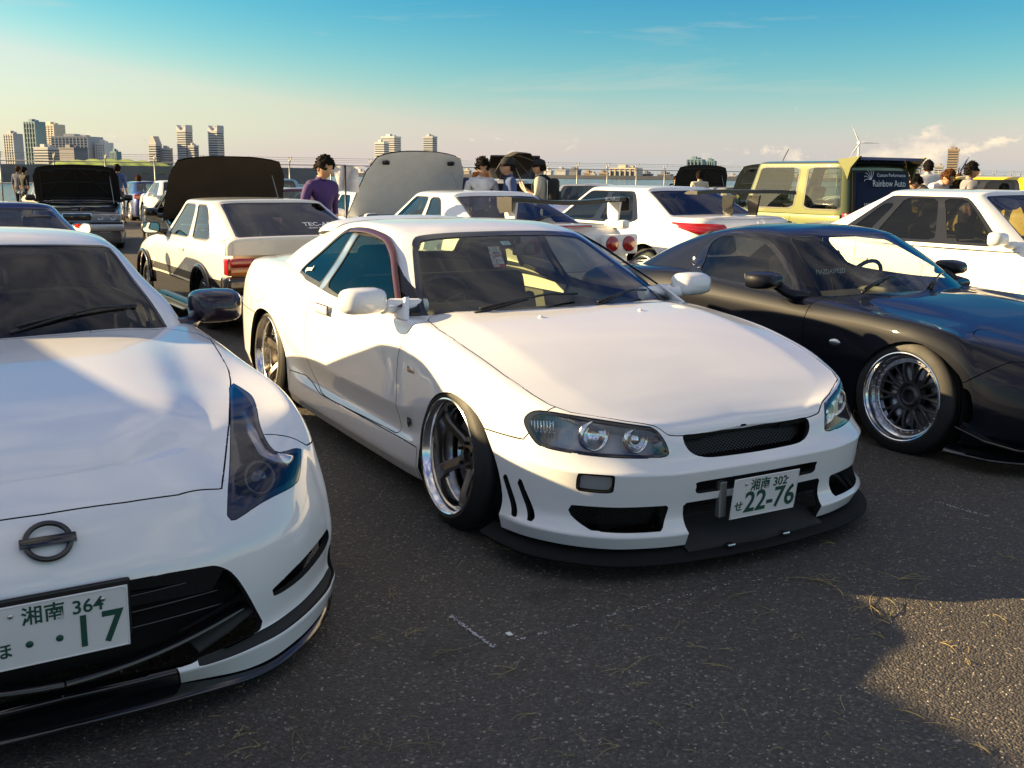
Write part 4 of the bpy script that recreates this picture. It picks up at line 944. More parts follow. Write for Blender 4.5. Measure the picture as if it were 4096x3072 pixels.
    P = net([[(0,.80,0,.075),(2,.79,.36,.075),(3,.75,.55,.078),(4,.62,.70,.082),(5,.45,.80,.086),(6,.30,.84,.09)],
             [(0,.945,0,.055),(2,.925,.36,.058),(3,.868,.595,.062),(4,.742,.768,.066),(5,.548,.885,.07),(6,.34,.91,.075)],
             [(0,.953,0,.062),(2,.933,.36,.066),(3,.875,.60,.070),(4,.748,.776,.075),(5,.553,.893,.08),(6,.335,.92,.09)],
             [(0,.937,0,.076),(2,.918,.36,.080),(3,.862,.59,.085),(4,.737,.762,.09),(5,.544,.88,.095),(6,.34,.905,.10)],
             [(0,.80,0,.115),(2,.79,.36,.115),(3,.75,.55,.115),(4,.62,.70,.118),(5,.45,.82,.12),(6,.33,.85,.12)]], 6, 3)
    S4 = Skin(); S4.build('front_splitter', S4.add_grid(P), MT['splitter'], root, depth=0)
    for y in (-.16, .12):
        bm = bmesh.new(); rbox(bm, (.905, y-.018, .086), (.935, y+.018, .098), .004, 2); bm_obj('splitter_bracket', bm, MT['alloy'], root)
    Mp = frame((.925, 0, .268), (0, 1, 0), Vector((.1343, 0, .9909)), Vector((.9909, 0, -.1343)))
    plate(root, Mp, '湘南 302', 'せ', '22-76')
    bm = bmesh.new(); rbox(bm, (.86, -.19, .19), (.885, -.155, .33), .004, 2); bm_obj('plate_bracket', bm, MT['steel'], root)
    # cabin
    interior(root, -.52, .80, .68, -1.52, -2.15, .36)
    door_mirror(root, (-1.20, 0, 1.085), 1, MT['trim'], (.03, .22, .06))
    bm = bmesh.new(); rbox(bm, (-1.12, .05, 1.03), (-1.08, .17, 1.09), .008, 2); lathe(bm, [(0, .02), (.02, .02), (.022, 0)], 16, frame((-1.08, .12, 1.06), (0, 1, 0), (0, 0, 1), (1, 0, 0))); bm_obj('dash_camera', bm, MT['trim'], root, angle=40)
    Mt = frame((-1.10, -.055, 1.025), (0, 1, 0), (-.55, 0, .83), (.83, 0, .55))
    bm = bmesh.new(); rbox(bm, (-.036, -.065, -.001), (.036, .065, .001), .0008, 1); tk = bm_obj('event_pass', bm, mat('pass_print', (.42, .40, .42), .6, var=.9, vscale=70), root); tk.matrix_local = Mt
    bm = bmesh.new(); bbox(bm, (-.036, -.065, .0012), (.036, -.045, .0018)); bm_obj('pass_band', bm, mat('pass_red', (.22, .01, .04), .6), tk)
    text_obj('pass_lettering', '2024', .018, MT['wtext'], Matrix.Translation((-.016, -.055, .0022)), tk, extrude=.0002)
    text_obj('pass_lettering', 'BASE\nPARKING', .016, mat('pass_red2', (.25, .01, .05), .6), Matrix.Translation((0, .012, .0022)), tk, extrude=.0002)
    bm = bmesh.new(); Ms = frame((-1.085, -.01, 1.098), (0, 1, 0), (-.88, 0, .47), (.47, 0, .88)); rbox(bm, (-.026, -.018, -.001), (.026, .018, .001), .0006, 1); st = bm_obj('inspection_sticker', bm, mat('sticker_blue', (.35, .55, .62), .5), root); st.matrix_local = Ms
    text_obj('sticker_digits', '10', .03, MT['btext'], Matrix.Translation((0, 0, .0015)), st, extrude=.0002)
    # cowl, wipers, nozzles, badges
    bm = bmesh.new()
    P = [(-.40, 0), (-.44, .36), (-.55, .68)]
    for s in (-1, 1): tube(bm, [(x-.03, s*y, .79-.01*(y > .5)) for x, y in P], .03, 8)
    bm_obj('cowl', bm, MT['trim'], root, smooth=True)
    wiper(root, (-.47, -.52, .822), (-.55, .10, .878)); wiper(root, (-.45, .14, .822), (-.62, .58, .868))
    for sg in (1, -1):
        bm = bmesh.new(); lathe(bm, [(0, .014), (.008, .012), (.015, .004), (.016, -.004)], 14, frame((-.272, sg*.282, .812), (1, 0, 0), (0, 1, 0), (0, 0, 1))); bm_obj('washer_nozzle', bm, W, root, smooth=True)
        bm = bmesh.new(); rbox(bm, (-.45, -.004, .583), (-.37, .008, .614), .006, 2, Matrix.Translation((0, sg*.868, 0))); bm_obj('side_repeater', bm, MT['smoke'] if 0 else MT['alloy'], root, angle=40)
        bm = bmesh.new(); prism(bm, [(-.016, .022), (.016, .022), (.016, -.008), (0, -.024), (-.016, -.008)], 0, .004, frame((-.44, sg*.866, .352), (-sg, 0, 0), (0, 0, 1), (0, sg, 0))); bg = bm_obj('wing_badge', bm, MT['gloss'], root)
        text_obj('badge_lettering', 'GT', .02, MT['chrome'], frame((-.44, sg*.871, .357), (-sg, 0, 0), (0, 0, 1), (0, sg, 0)), root, extrude=.001)
    text_obj('window_lettering', 'qursd', .045, MT['wtext'], frame((-2.10, -.748, .905), (.99, .05, .10), (-.08, .55, .83), Vector((0, -.83, .55))) , root, extrude=.0004, bold=.001)
    # tail lamps (round pairs)
    for sg in (1, -1):
        for y, r in ((.60, .075), (.40, .062)):
            bm = bmesh.new(); lathe(bm, [(0, .012), (r*.5, .012), (r*.55, .004), (r*.9, .008), (r, 0)], 24, frame((-3.56 if y < .5 else -3.51, sg*y, .70), (0, 1, 0), (0, 0, 1), (-1, 0, 0))); bm_obj('tail_lamp', bm, MT['red'], root, smooth=True)
    return root
mk_r34()
# ------------------------------------------------------------------ white coupe at the left edge
def mk_z():
    root = empty('sports_coupe', (-1.592, 3.123, 0), -1.0115)
    tag(root, 'white sports coupe cut by the left edge with boomerang headlight and black grille', 'car', 'cars parked nose out in the front row')
    RR = [(14,-2.55,.945),(16,-3.17,.86),(17,-3.32,.70),(18,-3.38,.4),(19,-3.40,0)]
    rear = lambda z, d=0: [(c, x+d*(c > 15), y-d*(c < 18)*.8, z) for c, x, y in RR]
    B = [
     [(0,.87,0,.11),(1.5,.865,.34,.095),(3,.81,.54,.07),(4,.71,.685,.07),(5,.52,.85,.075),(6,.40,.905,.08),(7,0,.915,.12),(9,-.6,.89,.11),(12,-1.8,.89,.12)]+rear(.2,.03),
     [(0,.925,0,.16),(1.5,.905,.33,.15),(3,.825,.555,.14),(4,.715,.70,.135),(5,.53,.865,.14),(6,.41,.915,.15),(7,0,.925,.2),(9,-.6,.905,.17),(12,-1.8,.905,.18)]+rear(.3),
     [(0,.90,0,.205),(1.5,.882,.33,.195),(3,.795,.545,.19),(4,.685,.69,.19),(5,.505,.848,.195),(6,.41,.905,.22),(7,0,.93,.3),(9,-.6,.898,.25),(12,-1.8,.9,.26)]+rear(.4),
     [(0,.905,0,.30),(1.5,.885,.33,.30),(3,.80,.55,.29),(4,.69,.70,.285),(5,.51,.858,.285),(6,.42,.91,.31),(7,0,.935,.42),(9,-.6,.885,.36),(12,-1.8,.89,.37)]+rear(.5),
     [(0,.90,0,.425),(1.5,.87,.33,.42),(3,.785,.55,.40),(4,.67,.71,.39),(5,.49,.86,.385),(6,.40,.905,.42),(7,0,.935,.52),(9,-.6,.88,.48),(12,-1.8,.885,.5)]+rear(.58),
     [(0,.85,0,.52),(1.5,.82,.33,.51),(3,.735,.55,.49),(4,.62,.71,.48),(5,.46,.845,.48),(6,.37,.89,.52),(7,0,.925,.60),(8,-.3,.915,.60),(9,-.6,.89,.60),(12,-1.8,.895,.6)]+rear(.66,.01),
     [(0,.775,0,.595),(1.5,.755,.33,.588),(3,.66,.545,.565),(4,.565,.69,.568),(5,.42,.82,.582),(6,.32,.875,.62),(7,0,.905,.67),(8,-.3,.905,.675),(9,-.6,.90,.69),(12,-1.8,.88,.70)]+rear(.73,.03),
     [(0,.70,0,.625),(1.5,.68,.31,.62),(3,.58,.51,.606),(4,.48,.645,.625),(5,.35,.775,.655),(6,.25,.835,.69),(7,0,.86,.722),(8,-.3,.872,.738),(9,-.6,.878,.755),(10,-1.0,.87,.785),(12,-1.8,.85,.80)]+rear(.80,.08),
    ]
    E = [(0,.62,0,.65),(1.5,.60,.28,.648),(3,.50,.46,.645),(4,.40,.57,.665),(5,.27,.665,.685),(6,.15,.71,.702),(7,-.05,.742,.722),(8,-.32,.79,.755),(9,-.62,.83,.785),(10,-1.0,.82,.81),(12,-1.8,.80,.83),(14,-2.5,.80,.84),(16,-2.95,.70,.83),(17,-3.1,.55,.82),(18,-3.15,.3,.82),(19,-3.18,0,.82)]
    C = [(0,.615,0,.653),(1.5,.595,0,.662),(3,.50,0,.692),(4,.40,0,.714),(5,.27,0,.739),(6,.14,0,.758),(7,-.06,0,.78),(8,-.35,0,.81),(9,-.62,0,.825),(10,-1,0,.84),(12,-1.8,0,.86),(14,-2.5,0,.9),(16,-2.9,0,.88),(17,-3.05,0,.86),(18,-3.12,0,.84),(19,-3.16,0,.83)]
    B.append(E); B += deck_rows(E, C, ((.18, .25), (.36, .78), (.6, .98))); B.append(C)
    G = [
     [(0,-.70,0,.78),(1,-.74,.36,.775),(2,-.86,.745,.775),(3,-.98,.82,.78),(4,-1.4,.84,.79),(5,-1.8,.84,.81),(6,-2.3,.80,.83),(7,-3.0,.55,.81),(8,-3.1,.3,.81),(9,-3.12,0,.81)],
     [(0,-.86,0,.90),(1,-.89,.345,.895),(2,-1.0,.71,.89),(3,-1.1,.79,.88),(4,-1.45,.80,.89),(5,-1.8,.79,.90),(6,-2.25,.74,.91),(7,-2.75,.53,.91),(8,-2.85,.3,.91),(9,-2.88,0,.91)],
     [(0,-1.04,0,1.02),(1,-1.06,.33,1.015),(2,-1.17,.66,1.0),(3,-1.26,.72,.985),(4,-1.5,.73,.99),(5,-1.8,.72,1.0),(6,-2.2,.66,1.0),(7,-2.5,.50,1.01),(8,-2.6,.28,1.02),(9,-2.62,0,1.03)],
     [(0,-1.255,0,1.15),(1,-1.265,.32,1.145),(2,-1.34,.595,1.128),(3,-1.43,.645,1.11),(4,-1.6,.65,1.12),(5,-1.8,.64,1.12),(6,-2.05,.58,1.10),(7,-2.2,.45,1.11),(8,-2.25,.25,1.125),(9,-2.27,0,1.13)],
     [(0,-1.32,0,1.172),(1,-1.33,.30,1.168),(2,-1.40,.54,1.155),(3,-1.48,.59,1.15),(4,-1.62,.595,1.16),(5,-1.8,.585,1.155),(6,-2.0,.52,1.14),(7,-2.13,.40,1.14),(9,-2.18,0,1.15)],
     [(0,-1.40,0,1.19),(1,-1.41,.2,1.188),(2,-1.47,.37,1.185),(3,-1.53,.41,1.187),(4,-1.64,.41,1.19),(5,-1.8,.40,1.187),(6,-1.95,.35,1.175),(7,-2.06,.27,1.17),(9,-2.1,0,1.17)],
     [(0,-1.46,0,1.197),(2,-1.54,0,1.2),(3,-1.58,0,1.202),(4,-1.66,0,1.203),(5,-1.78,0,1.2),(6,-1.9,0,1.193),(7,-2.0,0,1.185),(9,-2.04,0,1.18)],
    ]
    hl = rpoly([(-.065,.735,'c'),(.35,.612),(.60,.53),(.770,.468,'c'),(.758,.50),(.645,.655),(.575,.735),(.515,.775),(.43,.812,'c'),(.50,.715),(.46,.69),(.36,.70),(.22,.735),(.10,.752)], 4)
    op = rpoly([(-.06,.425,'c'),(.17,.424),(.36,.412),(.42,.397),(.47,.345),(.545,.19,'c'),(.52,.17),(.36,.17),(.28,.162),(-.06,.172,'c')], 4)
    slit = rpoly([(.575,.266),(.70,.300),(.85,.318),(.874,.304),(.86,.272),(.74,.250),(.62,.248)], 4)
    def pre(S, F, root, W):
        h, F = S.split(F, f_top(hl, .455)); hi, hr = S.split(h, f_top(hl, .455, off=-.008))
        for sg, q in sides(S, hi):
            lens = S.build('headlight', q, MT['smoke2'], root, depth=0)
            S.build('headlight_bowl', q, MT['gloss'], lens, depth=-.07, offset=-.08, inset=-.004)
            bm = bmesh.new(); c = Vector((.575, sg*.635, .548)); ax = Vector((.93, sg*.2, .30)).normalized(); xx = ax.cross(Vector((0, 0, 1))).normalized(); Mx = frame(c-ax*.05, xx, ax.cross(xx), ax)
            lathe(bm, [(.052, -.03), (.054, .03), (.051, .035), (.045, .035), (.042, .028), (.040, -.02)], 32, Mx); bm_obj('projector_ring', bm, MT['bronze'], lens, smooth=True)
            bm = bmesh.new(); lathe(bm, [(0, .038), (.02, .034), (.035, .020), (.043, -.005)], 28, Mx); bm_obj('projector_lens', bm, MT['lensglass'], lens, smooth=True)
            bm = bmesh.new(); P = [Vector((.20, sg*.70, .655)), Vector((.38, sg*.675, .62)), Vector((.47, sg*.675, .585)), Vector((.52, sg*.74, .56))]
            tube(bm, P, [.018, .03, .024, .03], 8); bm_obj('reflector', bm, MT['alloy'], lens, smooth=True)
        for sg, q in sides(S, hr): S.build('headlight_seal', q, MT['gloss'], root, depth=.02, inset=0)
        _, F = S.split(F, f_front(op, .5)); _, F = S.split(F, f_front(slit, .4))
        lp, F = S.split(F, lambda V, N: np.where((V[:, 0] > .5), np.maximum(np.abs(V[:, 1])-.285-.25*(.13-V[:, 2]), V[:, 2]-.172), 1.))
        S.build('lower_lip', lp, MT['gloss'], root, depth=.02)
        _, F = S.split(F, f_side([(.43,.235),(.475,.255),(.47,.175),(.43,.165)], .6))
        gp, F = S.split(F, pbox(S, (1.55, 1.12), (5.8, 1.62), .05, 1., gid=0)); [S.build('bumper_gap', q, MT['matt'], root, depth=.01, offset=-.010, inset=0) for sg, q in sides(S, gp)]
        return F
    hood = [(.775,-.1),(.765,.2),(.752,.34),(.70,.475),(.35,.607),(-.06,.738),(-.18,.768),(-.34,.793),(-.62,.83),(-.75,.81),(-.86,.72),(-.74,.36),(-.70,-.1)]
    shell(root, B, G, 'white', [14]*7+[6], 6, (1,), (10, 5), ('glassdark', 'tint', 'tint'),
          arches=[arch(0,.33,.345), arch(-2.55,.34,.355)], hood=hood, hoodz=.5, pre=pre,
          doors=[[(-.66,.95),(-.66,.6),(-.62,.25),(-1.6,.25),(-1.85,.5),(-1.85,.85),(-1.8,.95)]],
          bumper=lambda V, N: np.maximum(.2-V[:, 0], V[:, 2]-(.58+.3*np.clip((V[:, 0]-.40)/.1, 0, 1))-0*V[:, 1]),
          wins=[((3.2, .35), (5.9, 2.75))])
    # face: black grille, blades, plate, emblem, splitter
    bm = bmesh.new(); rbox(bm, (.45, -.50, .13), (.72, .50, .43), .03, 2); bm_obj('radiator', bm, MT['hole'], root)
    for z, b in ((.36, 0), (.315, 0), (.272, 0)):
        bm = bmesh.new()
        tube(bm, [(.845-.25*y*y, y, z) for y in np.linspace(-.47, .47, 13)], .0035, 6); bm_obj('grille_bar', bm, MT['gloss'], root, smooth=True)
    bm = bmesh.new(); prism(bm, [(-.46,.41),(.46,.41),(.40,.325),(-.40,.325)], 0, .01, frame((.81,0,0),(0,1,0),(0,0,1),(1,0,0))); bm_obj('grille_panel', bm, MT['gloss'], root)
    for sg in (1, -1):
        bm = bmesh.new(); path = [Vector((.925-.12*t*t-.04*t, sg*.50*t, .215+.035*t*t)) for t in np.linspace(0, 1, 10)]
        bar_section(bm, path, [.05]*10, [.012]*10, Vector((0, 0, 1))); bm_obj('grille_blade', bm, MT['gloss'], root, angle=50)
        bm = bmesh.new(); path = [Vector((.83, sg*.33, .20)), Vector((.80, sg*.43, .225)), Vector((.75, sg*.53, .25))]; bar_section(bm, path, [.09, .08, .07], [.012]*3, Vector((.5, 0, .87))); bm_obj('corner_blade', bm, MT['matt'], root, angle=50)
        bm = bmesh.new(); rbox(bm, (.36, sg*.70-.06, .12), (.58, sg*.70+.06, .32), .02, 2); bm_obj('vent_void', bm, MT['hole'], root)
    P = net([[(0,.80,0,.06),(1.5,.80,.33,.055),(3,.74,.53,.05),(4,.64,.67,.05),(5,.47,.82,.055),(6,.38,.88,.06)],
             [(0,.945,0,.085),(1.5,.90,.34,.065),(3,.822,.555,.045),(4,.718,.695,.045),(5,.525,.855,.05),(6,.40,.91,.055)],
             [(0,.945,0,.098),(1.5,.90,.34,.076),(3,.822,.557,.054),(4,.718,.697,.053),(5,.525,.857,.058),(6,.40,.912,.063)],
             [(0,.80,0,.13),(1.5,.80,.33,.12),(3,.74,.53,.09),(4,.64,.67,.085),(5,.47,.82,.085),(6,.38,.88,.085)]], 6, 3)
    S4 = Skin(); S4.build('front_splitter', S4.add_grid(P), MT['gloss'], root, depth=0)
    Mp = frame((.915, 0, .345), (0, 1, 0), Vector((.04, 0, .9992)), Vector((.9992, 0, -.04)))
    p = plate(root, Mp, '湘南 364', 'ほ', '17', dots=True)
    bm = bmesh.new(); t = [(-.172, .094), (.172, .094), (.172, -.03), (-.172, -.03)]
    rbox(bm, (-.173, -.06, -.012), (.173, .099, -.003), .006, 2); bm_obj('plate_frame', bm, MT['trim'], p)
    # round emblem with bar
    ax = Vector((.80, 0, .60)).normalized(); xx = Vector((0, 1, 0)); yy = ax.cross(xx); c = Vector((.838, 0, .545))
    bm = bmesh.new(); n = 36
    pts = [c+ax*.006+(xx*math.cos(k*2*math.pi/n)*1.12+yy*math.sin(k*2*math.pi/n))*.047 for k in range(n+2)]; tube(bm, pts, .0075, 8, False)
    em = bm_obj('emblem', bm, MT['gloss'], root, smooth=True)
    bm = bmesh.new(); rbox(bm, (-.066, -.0125, 0), (.066, .0125, .016), .003, 2, frame(c, xx, yy, ax)); bm_obj('emblem_bar', bm, MT['gloss'], em, angle=40)
    for sg in (1, -1): door_mirror(root, (-1.06, sg*.985, .865), sg, MT['mirrorblack'], (.17, .23, .15), base=(-1.0, sg*.83, .80))
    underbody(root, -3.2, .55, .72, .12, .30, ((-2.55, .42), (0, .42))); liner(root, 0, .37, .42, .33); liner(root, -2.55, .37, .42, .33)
    pf = wheel_proto('multi', .255, .325, .24, .05, 'gunmetal', 'alloy', 10)
    for sg in (1, -1): put_wheel(root, 0, .915, .325, sg, pf, .03); put_wheel(root, -2.55, .93, .325, sg, pf, .04)
    interior(root, -.80, .80, .70, -1.62, None, .37, m='seat'); wiper(root, (-.80, -.55, .83), (-.92, .10, .90)); wiper(root, (-.79, .12, .84), (-.96, .62, .90))
    for sg in (1, -1):
        bm = bmesh.new(); rbox(bm, (-1.0, sg*.30-.05, 1.07), (-.98, sg*.30+.05, 1.07+.01), .002, 1); bm.free()
    return root
MT['smoke2'] = glass('grey_headlight_lens', (.72, .70, .72)); MT['lensglass'] = mat('lens_glass', (.05, .055, .07), .05, coat=1, spec=1)
MT['glassdark'] = glass('windscreen_glass_dark', (.60, .62, .62)); MT['mirrorblack'] = paint('dark_plum_paint', (.018, .012, .022), rough=.3)
mk_z()
# ------------------------------------------------------------------ dark blue coupe at the right
MT['gunmetal2'] = mat('satin_grey_wheel', (.085, .085, .088), .38, metal=.7, var=.1)
def mk_rx():
    root = empty('sports_coupe', (2.829, 5.867, 0), -1.004)
    tag(root, 'dark navy curvy coupe right of the white one with mesh wheels and polished lips', 'car', 'cars parked nose out in the front row')
    B = [
     [(0,.80,0,.12),(2,.77,.36,.12),(3,.70,.55,.12),(4,.58,.70,.12),(5,.42,.82,.12),(6,.33,.85,.12),(7,0,.86,.13),(9,-.7,.83,.12),(12,-1.7,.83,.12),(14,-2.425,.86,.18),(16,-2.95,.80,.2),(17,-3.1,.66,.2),(18,-3.17,.4,.2),(19,-3.2,0,.2)],
     [(0,.86,0,.20),(2,.83,.36,.2),(3,.75,.56,.2),(4,.62,.72,.2),(5,.45,.83,.2),(6,.34,.86,.22),(7,0,.875,.25),(9,-.7,.85,.2),(12,-1.7,.85,.2),(14,-2.425,.875,.27),(16,-2.98,.81,.3),(17,-3.14,.67,.3),(18,-3.22,.4,.3),(19,-3.25,0,.3)],
     [(0,.88,0,.30),(2,.85,.36,.3),(3,.765,.56,.3),(4,.63,.72,.3),(5,.455,.83,.3),(6,.35,.862,.33),(7,0,.88,.38),(9,-.7,.845,.34),(12,-1.7,.845,.34),(14,-2.425,.88,.4),(16,-3.0,.82,.42),(17,-3.17,.68,.42),(18,-3.25,.4,.42),(19,-3.28,0,.42)],
     [(0,.86,0,.41),(2,.83,.36,.41),(3,.745,.56,.42),(4,.61,.715,.43),(5,.44,.825,.44),(6,.34,.86,.47),(7,0,.89,.52),(9,-.7,.852,.48),(12,-1.7,.852,.48),(14,-2.425,.89,.53),(16,-3.0,.82,.55),(17,-3.17,.68,.55),(18,-3.25,.4,.55),(19,-3.28,0,.55)],
     [(0,.78,0,.50),(2,.75,.36,.505),(3,.67,.55,.515),(4,.55,.70,.53),(5,.40,.81,.545),(6,.31,.85,.58),(7,0,.885,.625),(8,-.3,.876,.625),(9,-.7,.866,.635),(10,-1.0,.864,.65),(12,-1.7,.866,.68),(13,-2.0,.876,.69),(14,-2.425,.882,.68),(16,-2.97,.81,.68),(17,-3.14,.67,.68),(18,-3.22,.4,.68),(19,-3.25,0,.68)],
     [(0,.66,0,.555),(2,.63,.35,.565),(3,.55,.52,.58),(4,.44,.65,.605),(5,.32,.76,.635),(6,.22,.805,.675),(7,0,.832,.712),(8,-.3,.83,.725),(9,-.7,.815,.74),(10,-1.0,.812,.757),(12,-1.7,.81,.80),(13,-2.0,.81,.82),(14,-2.425,.79,.80),(16,-2.9,.70,.775),(17,-3.05,.58,.765),(18,-3.15,.36,.76),(19,-3.18,0,.76)],
    ]
    E = [(0,.55,0,.59),(2,.52,.32,.60),(3,.44,.47,.618),(4,.33,.57,.645),(5,.22,.66,.668),(6,.12,.70,.688),(7,-.1,.715,.708),(8,-.35,.725,.728),(9,-.7,.72,.758),(10,-1.0,.735,.77),(12,-1.7,.73,.82),(13,-2.0,.72,.835),(14,-2.4,.66,.82),(16,-2.8,.56,.80),(17,-2.95,.45,.79),(18,-3.06,.28,.79),(19,-3.1,0,.79)]
    C = [(0,.545,0,.592),(2,.51,0,.605),(3,.43,0,.625),(4,.32,0,.652),(5,.21,0,.676),(6,.115,0,.696),(7,-.1,0,.73),(8,-.4,0,.762),(9,-.72,0,.78),(10,-1,0,.80),(12,-1.7,0,.83),(14,-2.4,0,.84),(16,-2.75,0,.82),(17,-2.9,0,.81),(18,-3.0,0,.8),(19,-3.08,0,.795)]
    B.append(E); B += deck_rows(E, C, ((.2, .12), (.42, .72), (.65, .97))); B.append(C)
    G = [
     [(0,-.56,0,.745),(1,-.60,.36,.74),(2,-.73,.715,.735),(3,-.84,.79,.74),(4,-1.25,.805,.75),(5,-1.6,.795,.775),(6,-1.88,.76,.79),(7,-2.6,.60,.78),(8,-2.75,.32,.79),(9,-2.78,0,.79)],
     [(0,-.72,0,.87),(1,-.75,.34,.865),(2,-.87,.66,.855),(3,-.97,.73,.85),(4,-1.3,.735,.86),(5,-1.6,.725,.87),(6,-1.86,.69,.88),(7,-2.45,.56,.87),(8,-2.6,.30,.88),(9,-2.63,0,.88)],
     [(0,-.90,0,.985),(1,-.92,.31,.98),(2,-1.02,.60,.965),(3,-1.12,.645,.96),(4,-1.36,.645,.965),(5,-1.6,.635,.975),(6,-1.83,.61,.98),(7,-2.28,.51,.96),(8,-2.42,.28,.97),(9,-2.45,0,.975)],
     [(0,-1.12,0,1.10),(1,-1.13,.29,1.098),(2,-1.21,.515,1.085),(3,-1.29,.56,1.07),(4,-1.45,.56,1.085),(5,-1.62,.555,1.088),(6,-1.80,.54,1.075),(7,-2.05,.46,1.05),(8,-2.15,.25,1.07),(9,-2.17,0,1.075)],
     [(0,-1.19,0,1.122),(1,-1.2,.27,1.12),(2,-1.27,.46,1.11),(3,-1.34,.49,1.11),(4,-1.48,.49,1.117),(5,-1.62,.485,1.118),(6,-1.78,.47,1.105),(7,-1.98,.41,1.08),(9,-2.08,0,1.105)],
     [(0,-1.25,0,1.137),(1,-1.26,.18,1.136),(2,-1.33,.32,1.132),(3,-1.38,.34,1.133),(4,-1.5,.34,1.138),(5,-1.62,.33,1.137),(6,-1.75,.32,1.128),(7,-1.9,.28,1.11),(9,-1.99,0,1.12)],
     [(0,-1.30,0,1.145),(3,-1.43,0,1.15),(5,-1.62,0,1.15),(7,-1.84,0,1.135),(9,-1.92,0,1.128)],
    ]
    win = rpoly([(-.905,.795,'c'),(-.965,.854),(-1.168,.97),(-1.316,1.039),(-1.49,1.070),(-1.70,1.070),(-1.80,1.03),(-1.815,.985),(-1.772,.904),(-1.70,.822),(-1.256,.791)], 4)
    winf = rpoly([(-.80,.775,'c'),(-.92,.865),(-1.14,.988),(-1.308,1.063),(-1.49,1.092),(-1.71,1.092),(-1.845,1.035),(-1.885,.945),(-1.87,.86),(-1.82,.815),(-1.256,.778)], 4)
    lid = rpoly([(.20,.50),(.33,.44),(.50,.47),(.56,.55),(.50,.66),(.36,.70),(.25,.66)], 4)
    def pre(S, F, root, W):
        # pop-up lamp lids and bumper openings
        l, F = S.split(F, f_top(lid, .45))
        for sg, q in sides(S, l): S.build('headlamp_lid', q, W, root)
        ind = rpoly([(.60,.40),(.61,.26),(.66,.25),(.67,.40)], 2)
        _, F = S.split(F, f_side(rpoly([(.30,.395),(.385,.405),(.41,.26),(.345,.245)], 2), .6))
        _, F = S.split(F, f_front(rpoly([(-.06,.38,'c'),(.30,.38),(.38,.34),(.36,.22),(-.06,.20,'c')], 3), .4))
        return F
    hood = [(.60,-.1),(.57,.33),(.47,.43),(.30,.46),(.20,.50),(.22,.66),(.12,.70),(-.1,.716),(-.35,.726),(-.62,.722),(-.73,.70),(-.60,.36),(-.56,-.1)]
    S = shell(root, B, G, 'navy', [10]*7+[7], 6, (), (10, 5), ('glass', 'glass', 'tint'),
          arches=[rpoly([(-.335,-.1,'c'),(-.33,.2),(-.29,.385),(-.24,.464),(-.163,.536),(-.074,.584),(.015,.608),(.104,.605),(.194,.57),(.274,.516),(.343,.444),(.36,.3),(.35,-.1,'c')], 3), arch(-2.425,.32,.325)],
          hood=hood, hoodz=.5, pre=pre, side_inset=.2, framem='gloss',
          doors=[rpoly([(-.685,.90,'c'),(-.69,.76),(-.72,.592),(-.715,.452),(-.70,.22,'c'),(-1.5,.22,'c'),(-1.75,.40),(-1.90,.58),(-1.925,.68),(-1.88,.77),(-1.80,.83),(-1.75,.90,'c')], 4)],
          bumper=lambda V, N: np.maximum(.20-V[:, 0], V[:, 2]-(.44+.12*np.clip((V[:, 0]-.35)/.15, 0, 1))),
          boot=[(-2.79,-.1),(-2.78,.3),(-2.72,.5),(-2.8,.56),(-2.95,.42),(-3.04,.26),(-3.08,-.1)], wins=[], winpolys=[(winf, [win])])
    # side glass cut by its side outline out of the cabin skin is done on the built roof part
    V_ = None
    for sg in (1, -1): door_mirror(root, (-.93 if sg < 0 else -1.02, sg*.965, .85), sg, MT['navy'], (.16, .21, .105), base=(-.83, sg*.82, .765))
    underbody(root, -3.0, .50, .66, .12, .30, ((-2.425, .40), (0, .40))); liner(root, 0, .35, .40, .31); liner(root, -2.425, .35, .40, .31)
    pf = wheel_proto('mesh', .243, .312, .25, .075, 'gunmetal2', 'chrome', 10, .012)
    for sg in (1, -1): put_wheel(root, 0, .878, .305, sg, pf, .05, 0, .12); put_wheel(root, -2.425, .87, .31, sg, pf, .05)
    interior(root, -.62, .775, .66, -1.52, None, .35, m='seat', hseat=.66, rhd=False)
    for sg in (1, -1):
        bm = bmesh.new(); lathe(bm, [(0, .006), (.028, .005), (.034, 0)], 20, frame((-.474, sg*.868, .535), (1.2, 0, 0), (0, 0, .6), (0, sg, 0))); bm_obj('side_repeater', bm, MT['alloy'], root, smooth=True)
        bm = bmesh.new(); path = [Vector((.36, sg*.88, .226)), Vector((.50, sg*.855, .18)), Vector((.62, sg*.78, .15)), Vector((.72, sg*.66, .14))]; bar_section(bm, path, [.08]*4, [.01]*4, Vector((0, 0, 1))); bm_obj('canard', bm, MT['gloss'], root)
        # outer handle behind the window
        bm = bmesh.new(); lathe(bm, [(0, .004), (.024, .003), (.028, 0)], 18, frame((-1.835, sg*.725, .895), (.8, 0, 0), (0, 0, 1.1), (0, sg*.8, .6))); bm_obj('door_latch', bm, MT['chrome'], root, smooth=True)
    P = net([[(0,.70,0,.075),(2,.68,.36,.075),(3,.62,.52,.075),(4,.52,.66,.075),(5,.40,.76,.075),(6,.26,.80,.075)], [(0,.92,0,.07),(2,.89,.38,.07),(3,.80,.60,.07),(4,.67,.77,.07),(5,.50,.875,.07),(6,.30,.90,.07)], [(0,.92,0,.085),(2,.89,.38,.085),(3,.80,.60,.085),(4,.67,.77,.085),(5,.50,.875,.085),(6,.30,.90,.085)], [(0,.70,0,.12),(2,.68,.36,.12),(3,.62,.52,.12),(4,.52,.66,.12),(5,.40,.78,.12),(6,.28,.83,.12)]], 6, 2)
    S4 = Skin(); S4.build('front_splitter', S4.add_grid(P), MT['gloss'], root, depth=0)
